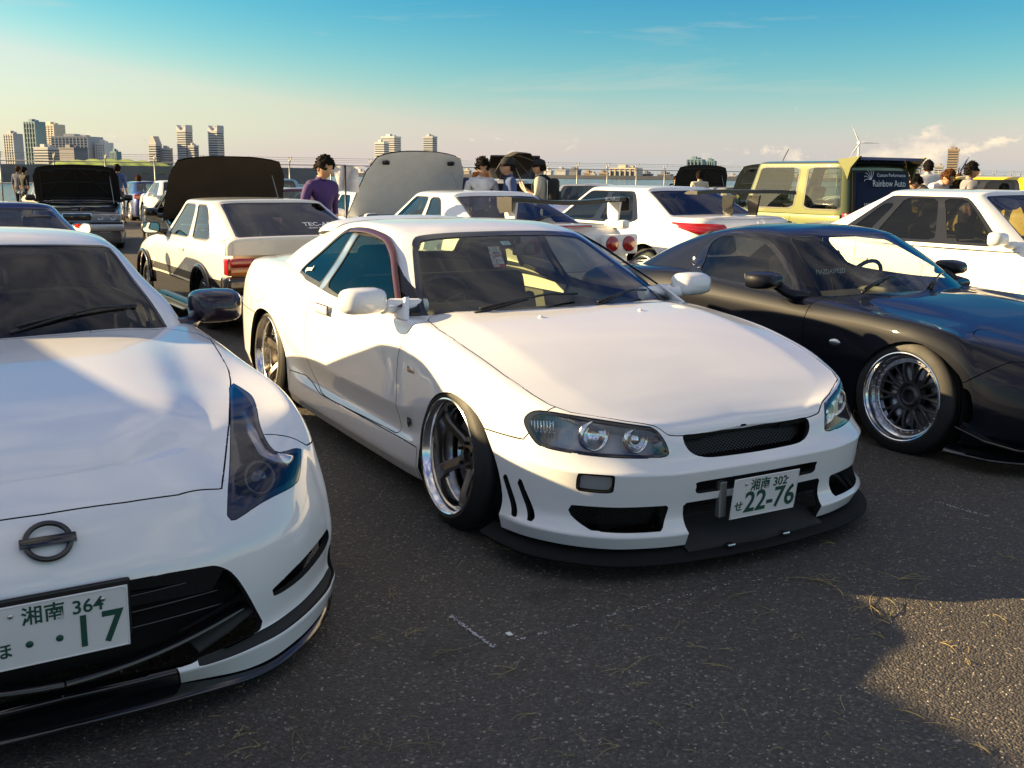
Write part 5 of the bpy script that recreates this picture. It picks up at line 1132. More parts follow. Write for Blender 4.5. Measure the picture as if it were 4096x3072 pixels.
    bm = bmesh.new(); rbox(bm, (.35, -.5, .15), (.62, .5, .42), .03, 2); bm_obj('radiator', bm, MT['hole'], root)
    wiper(root, (-.62, -.48, .785), (-.74, .02, .86)); wiper(root, (-.58, .12, .785), (-.80, .55, .845))
    text_obj('seat_lettering', 'MAZDASPEED', .05, MT['wtext'], frame((-1.575, -.35, .80), (0, 1, 0), (-.34, 0, .94), (.94, 0, .34)), root, extrude=.0005, shear=.2)
    text_obj('seat_lettering', 'MAZDASPEED', .05, MT['wtext'], frame((-1.575, .35, .80), (0, 1, 0), (-.34, 0, .94), (.94, 0, .34)), root, extrude=.0005, shear=.2)
    bm = bmesh.new()
    for k in range(3): lathe(bm, [(0, .0), (.03, .0), (.034, .05), (.0, .05)], 18, frame((-.82, .05+.075*k, .80), (0, 1, 0), (.3, 0, .95), (-.95, 0, .3)))
    bm_obj('gauge_pod', bm, MT['trim'], root, smooth=True)
    return S, win, winf
mk_rx()
# ------------------------------------------------------------------ other cars
ROW2 = 'cars parked tail out in the second row'; BACK = 'cars farther back on the car park'
YA = 2.127
def lamp_box(root, name, lo, hi, m, r=.012):
    bm = bmesh.new(); rbox(bm, lo, hi, r, 2); return bm_obj(name, bm, MT[m], root, angle=40)
def wing(root, x, z, half, chord, zfoot, yfoot, m='carbon', foot_m='gloss', ends=True, name='rear_wing', up=.0):
    bm = bmesh.new(); n = 14; prof = [(.5, .0), (.3, .020), (0, .032), (-.35, .030), (-.5, .028), (-.5, -.012), (-.2, -.010), (.3, -.012)]
    rings = []
    for k in range(n+1):
        y = lerp(-half, half, k/n); dz = -.02*math.cos(math.pi*y/half/1.2)+up*(1-(y/half)**2)
        rings.append([bm.verts.new((x+a*chord, y, z+b+dz)) for a, b in prof])
    for A, B in zip(rings, rings[1:]):
        for k in range(len(prof)): bm.faces.new((A[k], A[(k+1) % len(prof)], B[(k+1) % len(prof)], B[k]))
    bm.faces.new(rings[0]); bm.faces.new(rings[-1][::-1])
    bmesh.ops.recalc_face_normals(bm, faces=bm.faces[:])
    w = bm_obj(name, bm, MT[m], root, angle=50)
    for sg in (1, -1):
        bm = bmesh.new(); M = frame((0, sg*yfoot, 0), (1, 0, 0), (0, 0, 1), (0, -1, 0))
        prism(bm, [(x+.42*chord, z-.005), (x-.45*chord, z-.005), (x-.35*chord, lerp(z, zfoot, .5)), (x-.25*chord, zfoot), (x+.25*chord, zfoot), (x+.42*chord, lerp(z, zfoot, .5))], -.012, .012, M); bm_obj('wing_stand', bm, MT[foot_m], w)
        if ends:
            bm = bmesh.new(); M = frame((0, sg*half, 0), (1, 0, 0), (0, 0, 1), (0, -1, 0))
            prism(bm, [(x+.55*chord, z+.045), (x-.6*chord, z+.045), (x-.62*chord, z-.09), (x+.3*chord, z-.11), (x+.5*chord, z-.05)], -.005, .005, M); bm_obj('end_plate', bm, MT[m], w)
    return w
def open_bonnet(root, xh, zh, length, w0, w1, ang, outer, under, bow=.06, ribs=True, pressed=True):
    "panel hinged at (xh, zh); local u along the panel from hinge to its free (front) edge"
    d = Vector((math.cos(ang), 0, math.sin(ang))); n = Vector((math.sin(ang), 0, -math.cos(ang)))   # n looks forward/down = underside
    def grid(off, flip):
        P = np.zeros((9, 13, 3))
        for i in range(9):
            t = i/8; hw = lerp(w0, w1, t)*(1-.10*max(0, t-.75)/.25)
            for j in range(13):
                s = -1+j/6; c = Vector((xh, 0, zh))+d*(length*t*(1-.06*abs(s)**3*t))+n*(off-bow*(1-(abs(s)**2.2)*.9)*(.5+.5*math.sin(math.pi*min(t*.9+.05, 1)))); P[i, j] = (c.x, s*hw, c.z)
        return P
    S = Skin(); F = S.add_grid(grid(0, 0), mirror=False); o = S.build('open_bonnet', F, MT[outer], root, inset=0, depth=0)
    S = Skin(); F = S.add_grid(grid(.022, 0), mirror=False, flip=True); S.build('bonnet_liner', F, MT[under], o, inset=0, depth=-.02, rimmat=MT[outer])
    if ribs:
        for sg in (1, -1):
            bm = bmesh.new(); c = Vector((xh, sg*w0*.55, zh))+d*length*.86+n*.0; rbox(bm, (-.05, -.02, -.01), (.05, .03, .03), .008, 2, frame(c+n*.02, (0, 1, 0), d, n)); tube(bm, [c+n*.03, c+n*.05+d*.06], .008, 6); bm_obj('bonnet_latch', bm, MT['trim'], o)
    def on(t, s_): return Vector((xh, s_*lerp(w0, w1, t), zh))+d*length*t*(1-.06*abs(s_)**3*t)+n*(.03-bow*(1-(abs(s_)**2.2)*.9)*(.5+.5*math.sin(math.pi*min(t*.9+.05, 1))))
    for (t0, s0), (t1, s1) in (((.06, -.85), (.06, .85)), ((.06, -.85), (.90, -.82)), ((.06, .85), (.90, .82)), ((.90, -.82), (.90, .82)), ((.06, 0.), (.90, 0.)), ((.1, -.8), (.86, -.1)), ((.1, .8), (.86, .1)), ((.5, -.84), (.5, .84))) if pressed else ():
        bm = bmesh.new(); tube(bm, [on(lerp(t0, t1, k/8), lerp(s0, s1, k/8)) for k in range(9)], .020, 6); bm_obj('bonnet_rib', bm, MT[under], o, smooth=True)
    bm = bmesh.new(); a = Vector((xh+.75, w0*.85, zh-.05)); b = Vector((xh, w1*.80, zh))+d*length*.72; tube(bm, [a, b], .006, 6); bm_obj('bonnet_prop', bm, MT['steel'], o)
    return o
def engine_bay(root, x0, x1, w, z):
    rnd = random.Random(3); bm = bmesh.new(); bbox(bm, (x0, -w, .25), (x1, w, z-.12)); bm_obj('engine_bay', bm, MT['hole'], root)
    for k in range(16):
        x, y = rnd.uniform(x0+.05, x1-.05), rnd.uniform(-w+.08, w-.08); sx, sy, h = rnd.uniform(.05, .16), rnd.uniform(.04, .2), rnd.uniform(.02, .11)
        bm = bmesh.new(); rbox(bm, (x-sx, y-sy, z-.14), (x+sx, y+sy, z-.14+h), .012, 2); bm_obj('engine_part', bm, MT[rnd.choice(['trim', 'gunmetal', 'alloy', 'matt', 'steel', 'tan'])], root, angle=40)
    bm = bmesh.new(); tube(bm, [(x0+.15, -w+.1, z-.04), (x0+.15, w-.1, z-.04)], .016, 8); bm_obj('strut_brace', bm, MT['alloy'], root, smooth=True)
def front_lamps(root, x, y0, y1, z0, z1, m='clear', back='chrome', wrap=.05):
    for sg in (1, -1):
        bm = bmesh.new(); rbox(bm, (x-.06, min(sg*y0, sg*y1), z0), (x+.005, max(sg*y0, sg*y1), z1), .012, 2); o = bm_obj('headlight', bm, MT['bowl'], root, angle=40)
        bm = bmesh.new()
        for k in range(2):
            yc = lerp(y0, y1, .28+.44*k)*sg; r = min((z1-z0)*.42, abs(y1-y0)*.22); lathe(bm, [(0, -.0), (r*.6, .006), (r, .02), (r*1.08, .02)], 18, frame((x-.008, yc, (z0+z1)/2), (0, 1, 0), (0, 0, 1), (1, 0, 0)))
        bm_obj('reflector', bm, MT[back], o, smooth=True)
        bm = bmesh.new(); rbox(bm, (x+.012, min(sg*y0, sg*y1)+.004, z0+.004), (x+.016, max(sg*y0, sg*y1)-.004, z1-.004), .0015, 1); bm_obj('headlight_lens', bm, MT[m], o)
SED = dict(fo=.82, wb=2.62, ro=1.0, w=.83, zn=.62, zc=.86, zt=.86, zd=.92, xc=-.42, xr0=-1.10, xr1=-2.25, xb=-2.85, zr=1.31, wr=.56)
# --- second row: two-tone hatch
def mk_ae():
    p = dict(fo=.72, wb=2.28, ro=.82, w=.775, zn=.60, zc=.80, zt=.80, zd=.83, xc=-.42, xr0=-1.02, xr1=-2.02, xb=-2.92, zr=1.20, wr=.575, sq=.8, zb=.16, rake=.06, rrake=.03, ins=[.02, .0, -.002, .0, .004, .012, .03], ein=.06, crown=.025, cp=.55, rcrown=.035, zbk=.86)
    def pre(S, F, root, W):
        lo, F = S.split(F, lambda V, N: V[:, 2]-.40); S.build('lower_panel', lo, MT['gloss'], root, depth=.01)
        st, F = S.split(F, lambda V, N: np.maximum(np.abs(V[:, 2]-.465)-.035, np.maximum(V[:, 0]-.5, -2.9-V[:, 0])))
        S.build('side_moulding', st, MT['trim'], root, depth=.006, inset=0)
        return F
    root, S = gen_car('hatchback', 'white and black two tone three door hatchback with lettering on its rear glass', ROW2, (-3.47, 11.95), 2.129, p, 'cream', ('glass', 'glassb', 'tint'), ('multi', .18, .265, .19, .05, 'gunmetal', 'alloy', 8),
        wins=[((3.25, .35), (4.72, 2.72)), ((4.95, .35), (6.05, 2.72))], opts=dict(pre=pre, side_inset=.05, framem='trim', roofm='cream', rbumper=None, doors=[[(-.50,.95),(-.50,.5),(-.50,.405),(-1.62,.405),(-1.66,.6),(-1.66,.95)]]), mir='trim', res=7)
    # tail lamps, bumper, spoiler lip
    for sg in (1, -1):
        o = lamp_box(root, 'tail_lamp', (-3.125, sg*.545-.20, .645), (-3.03, sg*.545+.20, .715), 'red')
        lamp_box(o, 'tail_lamp_amber', (-3.122, sg*.545-.20, .565), (-3.03, sg*.545+.20, .642), 'amber')
        lamp_box(root, 'tail_lamp_side', (-3.10, sg*.735-.03, .565), (-2.98, sg*.735+.035, .715), 'red')
    lamp_box(root, 'tail_panel', (-3.115, -.345, .565), (-3.05, .345, .715), 'gloss')
    lamp_box(root, 'rear_bumper', (-3.20, -.79, .40), (-2.92, .79, .555), 'gloss', .03)
    lamp_box(root, 'bumper_lip', (-3.21, -.79, .345), (-2.92, .79, .40), 'white2', .02)
    lamp_box(root, 'rear_valance', (-3.10, -.74, .20), (-2.92, .74, .35), 'matt', .03)
    P = net([[(0,-2.80,0,.875),(1,-2.80,.40,.872),(2,-2.80,.66,.865),(3,-2.78,.71,.84)], [(0,-3.05,0,.905),(1,-3.05,.40,.90),(2,-3.03,.68,.888),(3,-3.0,.745,.84)], [(0,-3.11,0,.885),(1,-3.11,.40,.88),(2,-3.09,.69,.865),(3,-3.03,.76,.80)], [(0,-3.105,0,.74),(1,-3.105,.40,.74),(2,-3.085,.69,.74),(3,-3.03,.76,.735)]], 5, 4)
    S2 = Skin(); S2.build('hatch_panel', S2.add_grid(P, flip=True), MT['cream'], root, depth=.004, inset=0)
    M = frame((-2.70, -.28, .965), (0, -1, 0), (.80, 0, .60), (-.60, 0, .80)); M = frame((-2.742, -.26, .985), (0, -1, 0), (.858, 0, .514), (-.514, 0, .858))
    text_obj('glass_lettering', "TEC-ART'S", .085, MT['wtext'], M, root, extrude=.0005, bold=.001)
    text_obj('glass_lettering', "- BODY MAKING SHOP -", .032, MT['wtext'], M @ Matrix.Translation((0, -.06, 0)), root, extrude=.0005)
    for sg in (1, -1):   # flared arches
        for x in (0, -2.28):
            bm = bmesh.new(); pts = [(x+.325*math.cos(a), sg*(.785+.012*math.sin(a)), .27+.325*math.sin(a)) for a in np.linspace(0, math.pi, 14)]; tube(bm, pts, .022, 8); bm_obj('arch_flare', bm, MT['gloss'], root, smooth=True)
    bm = bmesh.new()
    for sg in (1, -1): rbox(bm, (-1.95, sg*.80-.07, .13), (-.35, sg*.80+.07, .16), .012, 2)
    bm_obj('skirt_blade', bm, MT['gloss'], root)
MT['glassb'] = glass('pale_blue_window_glass', (.62, .72, .74))
mk_ae()
# --- second row: round-lamp coupe with wing
def mk_r33():
    p = dict(fo=.80, wb=2.58, ro=.98, w=.855, zn=.62, zc=.85, zt=.87, zd=.95, xc=-.50, xr0=-1.12, xr1=-2.02, xb=-2.85, zr=1.285, wr=.58, rake=.10, sq=.35, cp=.55, zbk=.93)
    root, S = gen_car('sports_coupe', 'white coupe with two round red lamps and a tall winged spoiler', ROW2, (-1.271, 13.187), 2.126, p, 'white2', ('glass', 'glassb', 'tint'), ('five', .23, .30, .22, .05, 'alloy', 'alloy'),
        wins=[((3.2, .3), (4.75, 2.8)), ((4.95, .3), (5.9, 2.75))], opts=dict(boot=[(-2.9,-.1),(-2.85,.62),(-3.1,.66),(-3.35,.55),(-3.42,-.1)]), res=7)
    for sg in (1, -1):
        lamp_box(root, 'lamp_panel', (-3.545, sg*.58-.22, .68), (-3.48, sg*.58+.22, .88), 'white2', .02)
        for y, r in ((.68, .078), (.47, .078)):
            x = -3.553
            bm = bmesh.new(); lathe(bm, [(r*.42, .012), (r*.5, .004), (r*.85, .010), (r, .002), (r*1.02, -.01)], 28, frame((x, sg*y, .785), (0, 1, 0), (0, 0, 1), (-1, 0, 0))); o = bm_obj('tail_lamp', bm, MT['red'], root, smooth=True)
            bm = bmesh.new(); lathe(bm, [(0, .016), (r*.3, .015), (r*.42, .010)], 20, frame((x, sg*y, .785), (0, 1, 0), (0, 0, 1), (-1, 0, 0))); bm_obj('lamp_centre', bm, MT['red2'], o, smooth=True)
    lamp_box(root, 'high_brake_lamp', (-3.50, -.25, .955), (-3.46, .25, .975), 'red', .006)
    wing(root, -3.36, 1.205, .70, .24, .96, .62, 'carbon', 'white2')
    for sg in (1, -1): lamp_box(root, 'wing_foot', (-3.52, sg*.66-.06, .93), (-3.2, sg*.66+.05, 1.02), 'white2', .03)
    text_obj('wing_lettering', 'BCNR33', .05, MT['wtext'], frame((-3.482, -.50, 1.228), (0, -1, 0), (.0, 0, 1), (-1, 0, 0)), root, extrude=.0006, shear=.2)
    wiper(root, (-2.80, .0, .97), (-2.66, -.45, 1.04))
MT['red2'] = mat('tail_orange', (.45, .05, .02), .15, coat=1)
mk_r33()
# --- second row: white saloon with stand wing
def mk_v37():
    p = dict(SED, fo=.85, wb=2.70, ro=1.02, w=.87, zn=.66, zc=.90, zt=.90, zd=1.00, xc=-.45, xr0=-1.15, xr1=-2.35, xb=-3.02, zr=1.345, wr=.60, rake=.12, cp=.50, zbk=1.0)
    root, S = gen_car('saloon', 'white saloon with pointed red tail lamps and a black stand mounted wing', ROW2, (.85, 15.0), 2.126, p, 'white', ('glass', 'tint', 'tint'), ('multi', .23, .315, .22, .03, 'gunmetal', 'alloy', 10), four=True, opts=dict(boot=[(-3.03,-.1),(-3.0,.6),(-3.2,.68),(-3.5,.58),(-3.58,-.1)]), res=7)
    for sg in (1, -1):
        S2 = Skin(); P = net([[(0,-3.20,.868,.955),(1,-3.42,.80,.95),(2,-3.60,.64,.945),(3,-3.67,.50,.94)], [(0,-3.24,.885,.93),(1,-3.48,.825,.915),(2,-3.655,.66,.905),(3,-3.715,.50,.90)], [(0,-3.30,.885,.905),(1,-3.52,.82,.875),(2,-3.68,.66,.855),(3,-3.73,.50,.85)], [(0,-3.34,.875,.89),(1,-3.54,.80,.84),(2,-3.68,.65,.81),(3,-3.72,.51,.80)]], 6, 4); P[..., 1] *= sg
        S2.build('tail_lamp', S2.add_grid(P, mirror=False, flip=sg > 0), MT['red'], root, depth=.02, inset=0)
    wing(root, -3.40, 1.26, .78, .22, 1.01, .20, 'carbon', 'gloss', ends=False, up=.05)
    bm = bmesh.new(); n = 24; tube(bm, [(-3.735, .05*math.cos(k*2*math.pi/n)+.0, .955+.035*math.sin(k*2*math.pi/n)) for k in range(n+1)], .006, 6, False); bm_obj('badge', bm, MT['chrome'], root, smooth=True)
mk_v37()
# --- second row: pale green box 4x4
def mk_box():
    root = empty('small_suv', (3.54, 15.93, 0), 2.126); tag(root, 'pale green boxy off roader with dark rear glass lettering and roof spoiler', 'car', ROW2)
    w = .70; p = dict(fo=.55, wb=2.14, ro=.42, w=w, zn=.92, zc=1.02, zt=1.02, zd=1.02, zb=.32, xc=-.42, xr0=-.80, xr1=-2.42, xb=-2.50, zr=1.70, wr=.635, sq=1., rake=.03, rrake=.01, ins=[.03, .0, .0, .0, .004, .01, .02], ein=.05, crown=.02, cp=.18, gin=.015, rcrown=.05, zbk=1.02)
    B, G = gen_nets(p)
    shell(root, B, G, 'green', 6, 4, (7,), (8, 4), ('glass', 'glassg2', 'tint'), arches=[arch(0, .34, .40), arch(-2.14, .34, .40)], hood=[(.40,-.1),(.40,.6),(-.42,.6),(-.42,-.1)], hoodz=.8, doors=[[(-.50,1.1),(-.50,.45),(-1.55,.45),(-1.55,1.1)]], wins=[((3.12, .25), (4.72, 2.72)), ((4.98, .25), (6.35, 2.72))], rwin=False, framem='trim')
    # rear door glass, spoiler, lamps, bumper
    S2 = Skin(); P = net([[(0,-2.575,0,1.00),(1,-2.57,.40,1.00),(2,-2.555,.60,1.00)], [(0,-2.53,0,1.30),(1,-2.525,.38,1.30),(2,-2.51,.575,1.30)], [(0,-2.485,0,1.57),(1,-2.48,.36,1.57),(2,-2.465,.55,1.565)]], 6, 4)
    S2.build('rear_door', S2.add_grid(P, flip=True), MT['matt'], root, depth=.01, inset=0)
    S3 = Skin(); P2 = P.copy(); P2[..., 0] -= .012; P2[..., 1] *= .90; P2[..., 2] = 1.04+(P2[..., 2]-1.0)*.88; S3.build('rear_window', S3.add_grid(P2, flip=True), MT['bluetint'], root, depth=.01, inset=0)
    M = frame((-2.568, -.06, 1.40), (0, -1, 0), (.165, 0, .986), (-.986, 0, .165))
    text_obj('glass_lettering', 'Rainbow Auto', .125, MT['wtext'], M, root, extrude=.0005, bold=-.0005, xscale=.9)
    text_obj('glass_lettering', 'Custom Performance', .065, MT['wtext'], M @ Matrix.Translation((.05, .11, 0)), root, extrude=.0005)
    text_obj('glass_lettering', 'LINC', .06, MT['wtext'], M @ Matrix.Translation((-.40, -.27, -.04)), root, extrude=.0005, bold=.001)
    bm = bmesh.new()
    for k in range(6):
        a = 1.2+k*.42; c = Vector((-.33, .07)); pts = []
        for t in np.linspace(0, math.pi, 9): pts.append(M @ Vector((-.36+.13*math.sin(t*.5)*math.cos(a)+.02*math.sin(t)*math.sin(a), .05+.13*math.sin(t*.5)*math.sin(a)-.02*math.sin(t)*math.cos(a), .002)))
        tube(bm, pts, .004, 4)
    bm_obj('feather_logo', bm, MT['wtext'], root)
    bm = bmesh.new(); M = frame((0, 0, 0), (1, 0, 0), (0, 0, 1), (0, -1, 0)); prism(bm, [(-2.30, 1.70), (-2.62, 1.735), (-2.66, 1.70), (-2.44, 1.60)], -.62, .62, M); sp = bm_obj('roof_spoiler', bm, MT['gloss'], root)
    for sg in (1, -1):
        bm = bmesh.new(); prism(bm, [(-2.30, 1.705), (-2.66, 1.745), (-2.52, 1.60), (-2.48, 1.45), (-2.42, 1.56)], -.02, .02, frame((0, sg*.64, 0), (1, 0, 0), (0, 0, 1), (0, -1, 0))); bm_obj('spoiler_fin', bm, MT['green'], sp)
        o = lamp_box(root, 'tail_lamp', (-2.58, sg*.655-.055, .80), (-2.47, sg*.655+.05, 1.02), 'red', .015)
        for k in range(3): lamp_box(o, 'lamp_rib', (-2.585, sg*.655-.05, .835+.06*k), (-2.575, sg*.655+.045, .845+.06*k), 'trim', .002)
        door_mirror(root, (-.60, sg*.83, 1.16), sg, MT['trim'], (.11, .17, .15), base=(-.55, sg*.68, 1.10))
    lamp_box(root, 'rear_bumper', (-2.66, -.68, .40), (-2.45, .68, .60), 'trim', .04)
    bm = bmesh.new(); tube(bm, [(-1.0, .30, 1.70), (-1.12, .32, 1.86)], .006, 5); bm_obj('aerial', bm, MT['trim'], root)
    pf = wheel_proto('multi', .20, .33, .18, .02, 'gunmetal', 'gunmetal', 8)
    for sg in (1, -1): put_wheel(root, 0, w-.02, .33, sg, pf, 0); put_wheel(root, -2.14, w-.02, .33, sg, pf, 0)
    underbody(root, -2.4, .4, .55, .33, .5); interior(root, -.45, 1.04, .60, -1.25, -1.9, .33, zf=.45)
MT['glassg2'] = glass('suv_window_glass', (.55, .60, .48)); MT['bluetint'] = mat('dark_blue_glass', (.012, .016, .045), .35, coat=.0, spec=.06)
mk_box()
# --- front row: white saloon beyond the navy coupe
def mk_sed():
    p = dict(SED, fo=.85, wb=2.65, ro=1.0, w=.86, zn=.66, zc=.90, zt=.89, zd=.97, xc=-.50, xr0=-1.20, xr1=-2.25, xb=-2.95, zr=1.37, wr=.60, cp=.45)
    root, S = gen_car('saloon', 'white four door saloon behind the navy coupe with half open windows', 'cars parked nose out in the front row', (5.3, 8.5), -1.0, p, 'white2', ('glass', 'ltint', 'tint'), ('multi', .23, .315, .22, .03, 'alloy', 'alloy', 10), four=True, res=7, wins=[((3.2, .3), (4.10, 2.78)), ((4.24, .3), (5.60, 2.78)), ((5.68, .3), (6.25, 2.4))])
    front_lamps(root, .78, .45, .78, .56, .66)
mk_sed()
# --- left: dark blue coupe whose roof shows
p = dict(SED, fo=.8, wb=2.4, ro=.9, w=.83, zn=.56, zc=.76, zt=.78, zd=.86, xc=-.45, xr0=-1.05, xr1=-1.75, xb=-2.5, zr=1.16, wr=.56, rake=.16, cp=.4)
gen_car('sports_coupe', 'dark blue low coupe with only its roof showing at the left edge', ROW2, (-5.72, 11.02), 2.127, p, 'blue', ('glass', 'tint', 'tint'), res=6)
# --- out of the frame to the left: unseen van added next in the front row to cast the foreground shadow
p = dict(SED, fo=.85, wb=2.55, ro=.8, w=.85, zn=.85, zc=1.05, zt=1.0, zd=1.05, zr=1.75, xr1=-2.9, xb=-3.2)
gen_car('van', 'unseen tall silver van added beyond the left edge for its shadow', 'cars parked nose out in the front row', (-3.6, 1.8), -1.02, p, 'silver', ('tint', 'tint', 'tint'), res=4, four=True)
# --- third row and beyond
def mk_toyota():
    p = dict(SED, fo=.82, wb=2.6, ro=1.0, w=.80, zn=.68, zc=.86, zt=.86, zd=.92, zr=1.30, sq=.9, rake=.03, ins=[.02, .0, -.002, .0, .004, .012, .03], ein=.06)
    root, S = gen_car('saloon', 'grey older saloon with its black lined bonnet propped open facing the camera', BACK, (-8.3, 19.8), -1.22, p, 'grey', ('glass', 'glassb', 'tint'), ('multi', .19, .30, .19, .03, 'alloy', 'alloy', 12), four=True, opts=dict(hood_open=True), mir='trim', res=6)
    open_bonnet(root, -.42, .90, .95, .76, .74, R(43), 'grey', 'matt'); engine_bay(root, -.40, .62, .66, .82)
    front_lamps(root, .795, .26, .76, .56, .67); lamp_box(root, 'grille', (.76, -.24, .56), (.80, .24, .685), 'gloss'); lamp_box(root, 'grille_surround', (.75, -.25, .55), (.79, .25, .695), 'chrome', .006)
    lamp_box(root, 'bumper', (.66, -.80, .36), (.87, .80, .50), 'silver', .03); lamp_box(root, 'bumper_strip', (.70, -.79, .50), (.865, .79, .53), 'trim', .01)
    for sg in (1, -1): lamp_box(root, 'marker', (.66, sg*.785-.02, .56), (.76, sg*.785+.025, .67), 'amber', .01)
    plate(root, frame((.885, 0, .40), (0, 1, 0), (0, 0, 1), (1, 0, 0)), '横浜 78', 'め', '90-97')
mk_toyota()
gen_car('coupe', 'champagne older coupe with black slatted tail panel by the fence', BACK, (-13.4, 30.1), 2.127, dict(SED, w=.80, zr=1.19, zn=.60, zc=.80, zt=.80, zd=.84, sq=.8), 'tan', ('glass', 'glassb', 'ltint'), mir='trim')
def mk_blue():
    root, S = gen_car('hatchback', 'blue hatchback with red tail lamp beside the grey saloon with open bonnet', BACK, (-12.3, 34.0), 2.127, dict(SED, wb=2.5, ro=.85, w=.80, zr=1.17, zn=.58, zc=.80, zt=.80, zd=.86, xb=-2.9, xr1=-2.3), 'blue', ('glass', 'glassb', 'glass'))
    for sg in (1, -1): lamp_box(root, 'tail_lamp', (-3.33, sg*.66-.14, .66), (-3.2, sg*.66+.12, .80), 'red')
mk_blue()
gen_car('saloon', 'white low slung saloon on huge white wheels beside the black open bonnet', BACK, (-8.3, 26.9), -1.06, dict(SED, zb=.08, zr=1.24, zn=.58, zc=.80, zt=.80, zd=.86, w=.82), 'white2', ('glass', 'glassb', 'tint'), ('multi', .24, .30, .22, .01, 'white2', 'white2', 14), four=True)
def mk_black():
    root, S = gen_car('coupe', 'black car behind the two tone hatchback with its huge black bonnet raised', BACK, (-3.95, 14.3), -1.13, dict(SED, zr=1.22, zn=.62, zc=.82, zt=.82, zd=.88), 'black', opts=dict(hood_open=True))
    open_bonnet(root, -.32, .84, 1.08, .82, .74, R(49), 'black', 'brownblack', ribs=False, pressed=False, bow=.03); engine_bay(root, -.35, .62, .68, .78); front_lamps(root, .74, .4, .76, .52, .62)
MT['brownblack'] = mat('bonnet_insulation', (.030, .024, .018), .9, var=.35, vscale=5)
mk_black()
def mk_white():
    root, S = gen_car('coupe', 'white car with its white bonnet raised behind the white winged coupe', BACK, (-1.50, 15.4), -1.13, dict(SED, zr=1.20, zn=.60, zc=.80, zt=.80, zd=.86, rake=.14), 'white2', opts=dict(hood_open=True))
    open_bonnet(root, -.36, .84, 1.16, .90, .70, R(52), 'white2', 'bluewhite', bow=.10, pressed=False); engine_bay(root, -.35, .60, .68, .76); front_lamps(root, .72, .45, .76, .50, .60)
MT['bluewhite'] = mat('bonnet_inner_white', (.76, .80, .84), .4, var=.05)
mk_white()
gen_car('estate_car', 'pale blue estate car behind the man in the purple shirt', BACK, (-5.2, 22.6), -1.3, dict(SED, zr=1.34, xr1=-3.0, xb=-3.3, zd=.95), 'teal', ('glass', 'glassb', 'ltint'), four=True)
gen_car('coupe', 'maroon car with round headlamp beside the white open bonnet', BACK, (-3.0, 17.4), -1.0, dict(SED, zr=1.2, zn=.60, zc=.80, zt=.80, zd=.86), 'maroon')
gen_car('coupe', 'white coupe parked behind the maroon car', BACK, (-3.3, 22.5), -1.05, dict(SED, zr=1.2, zn=.60, zc=.82, zt=.82, zd=.88), 'white2')
gen_car('hatchback', 'silver hatchback behind the man with the black backpack', BACK, (1.35, 21.5), -1.75, dict(SED, zr=1.30, zn=.66, zc=.88, zt=.88, zd=.95, xr1=-2.6, xb=-3.2), 'silver', ('glass', 'ltint', 'tint'), four=True)
gen_car('coupe', 'gold silver low car behind the white saloon with wing', BACK, (3.3, 25.5), -1.5, dict(SED, zr=1.22), 'tan', four=True)
def mk_far(label, pos, yaw, col, under, ang, zr=1.25, L=1.05):
    root, S = gen_car('coupe', label, BACK, pos, yaw, dict(SED, zr=zr), col, opts=dict(hood_open=True), inter=False, res=4); open_bonnet(root, -.40, .88, L, .74, .70, R(ang), col, under, ribs=True); engine_bay(root, -.35, .60, .66, .80)
mk_far('black car with its bonnet up far behind the white saloon roof', (5.2, 29.0), -1.55, 'black', 'matt', 60)
mk_far('olive grey car with its bonnet up left of the green off roader', (5.9, 24.5), -1.35, 'olive', 'olive', 58)
def mk_boot():
    root, S = gen_car('hatchback', 'white hatchback with its tailgate lifted behind the man with the orange towel', BACK, (-.6, 31.5), 1.75, dict(SED, zr=1.36, xr1=-2.7, xb=-3.2, zd=.95), 'white2', four=True, opts=dict(rwin=False), res=4)
    bm = bmesh.new(); M = frame((-2.72, 0, 1.38), (0, 1, 0), (-.80, 0, .60), (.60, 0, .80))
    rbox(bm, (-.68, 0, -.03), (.68, 1.0, .03), .03, 2, M); o = bm_obj('tailgate', bm, MT['gloss'], root); lamp_box(o, 'boot_void', (-3.40, -.60, .55), (-3.0, .60, 1.25), 'hole', .05)
mk_boot()
gen_car('hatchback', 'bright yellow car roof behind the white saloon at the right edge', ROW2, (7.1, 18.6), 2.127, dict(SED, fo=.75, wb=2.45, ro=.75, w=.82, zr=1.54, zn=.80, zc=1.0, zt=1.0, zd=1.05, xr1=-2.5, xb=-3.0), 'yellow', ('glass', 'tint', 'tint'), four=True)
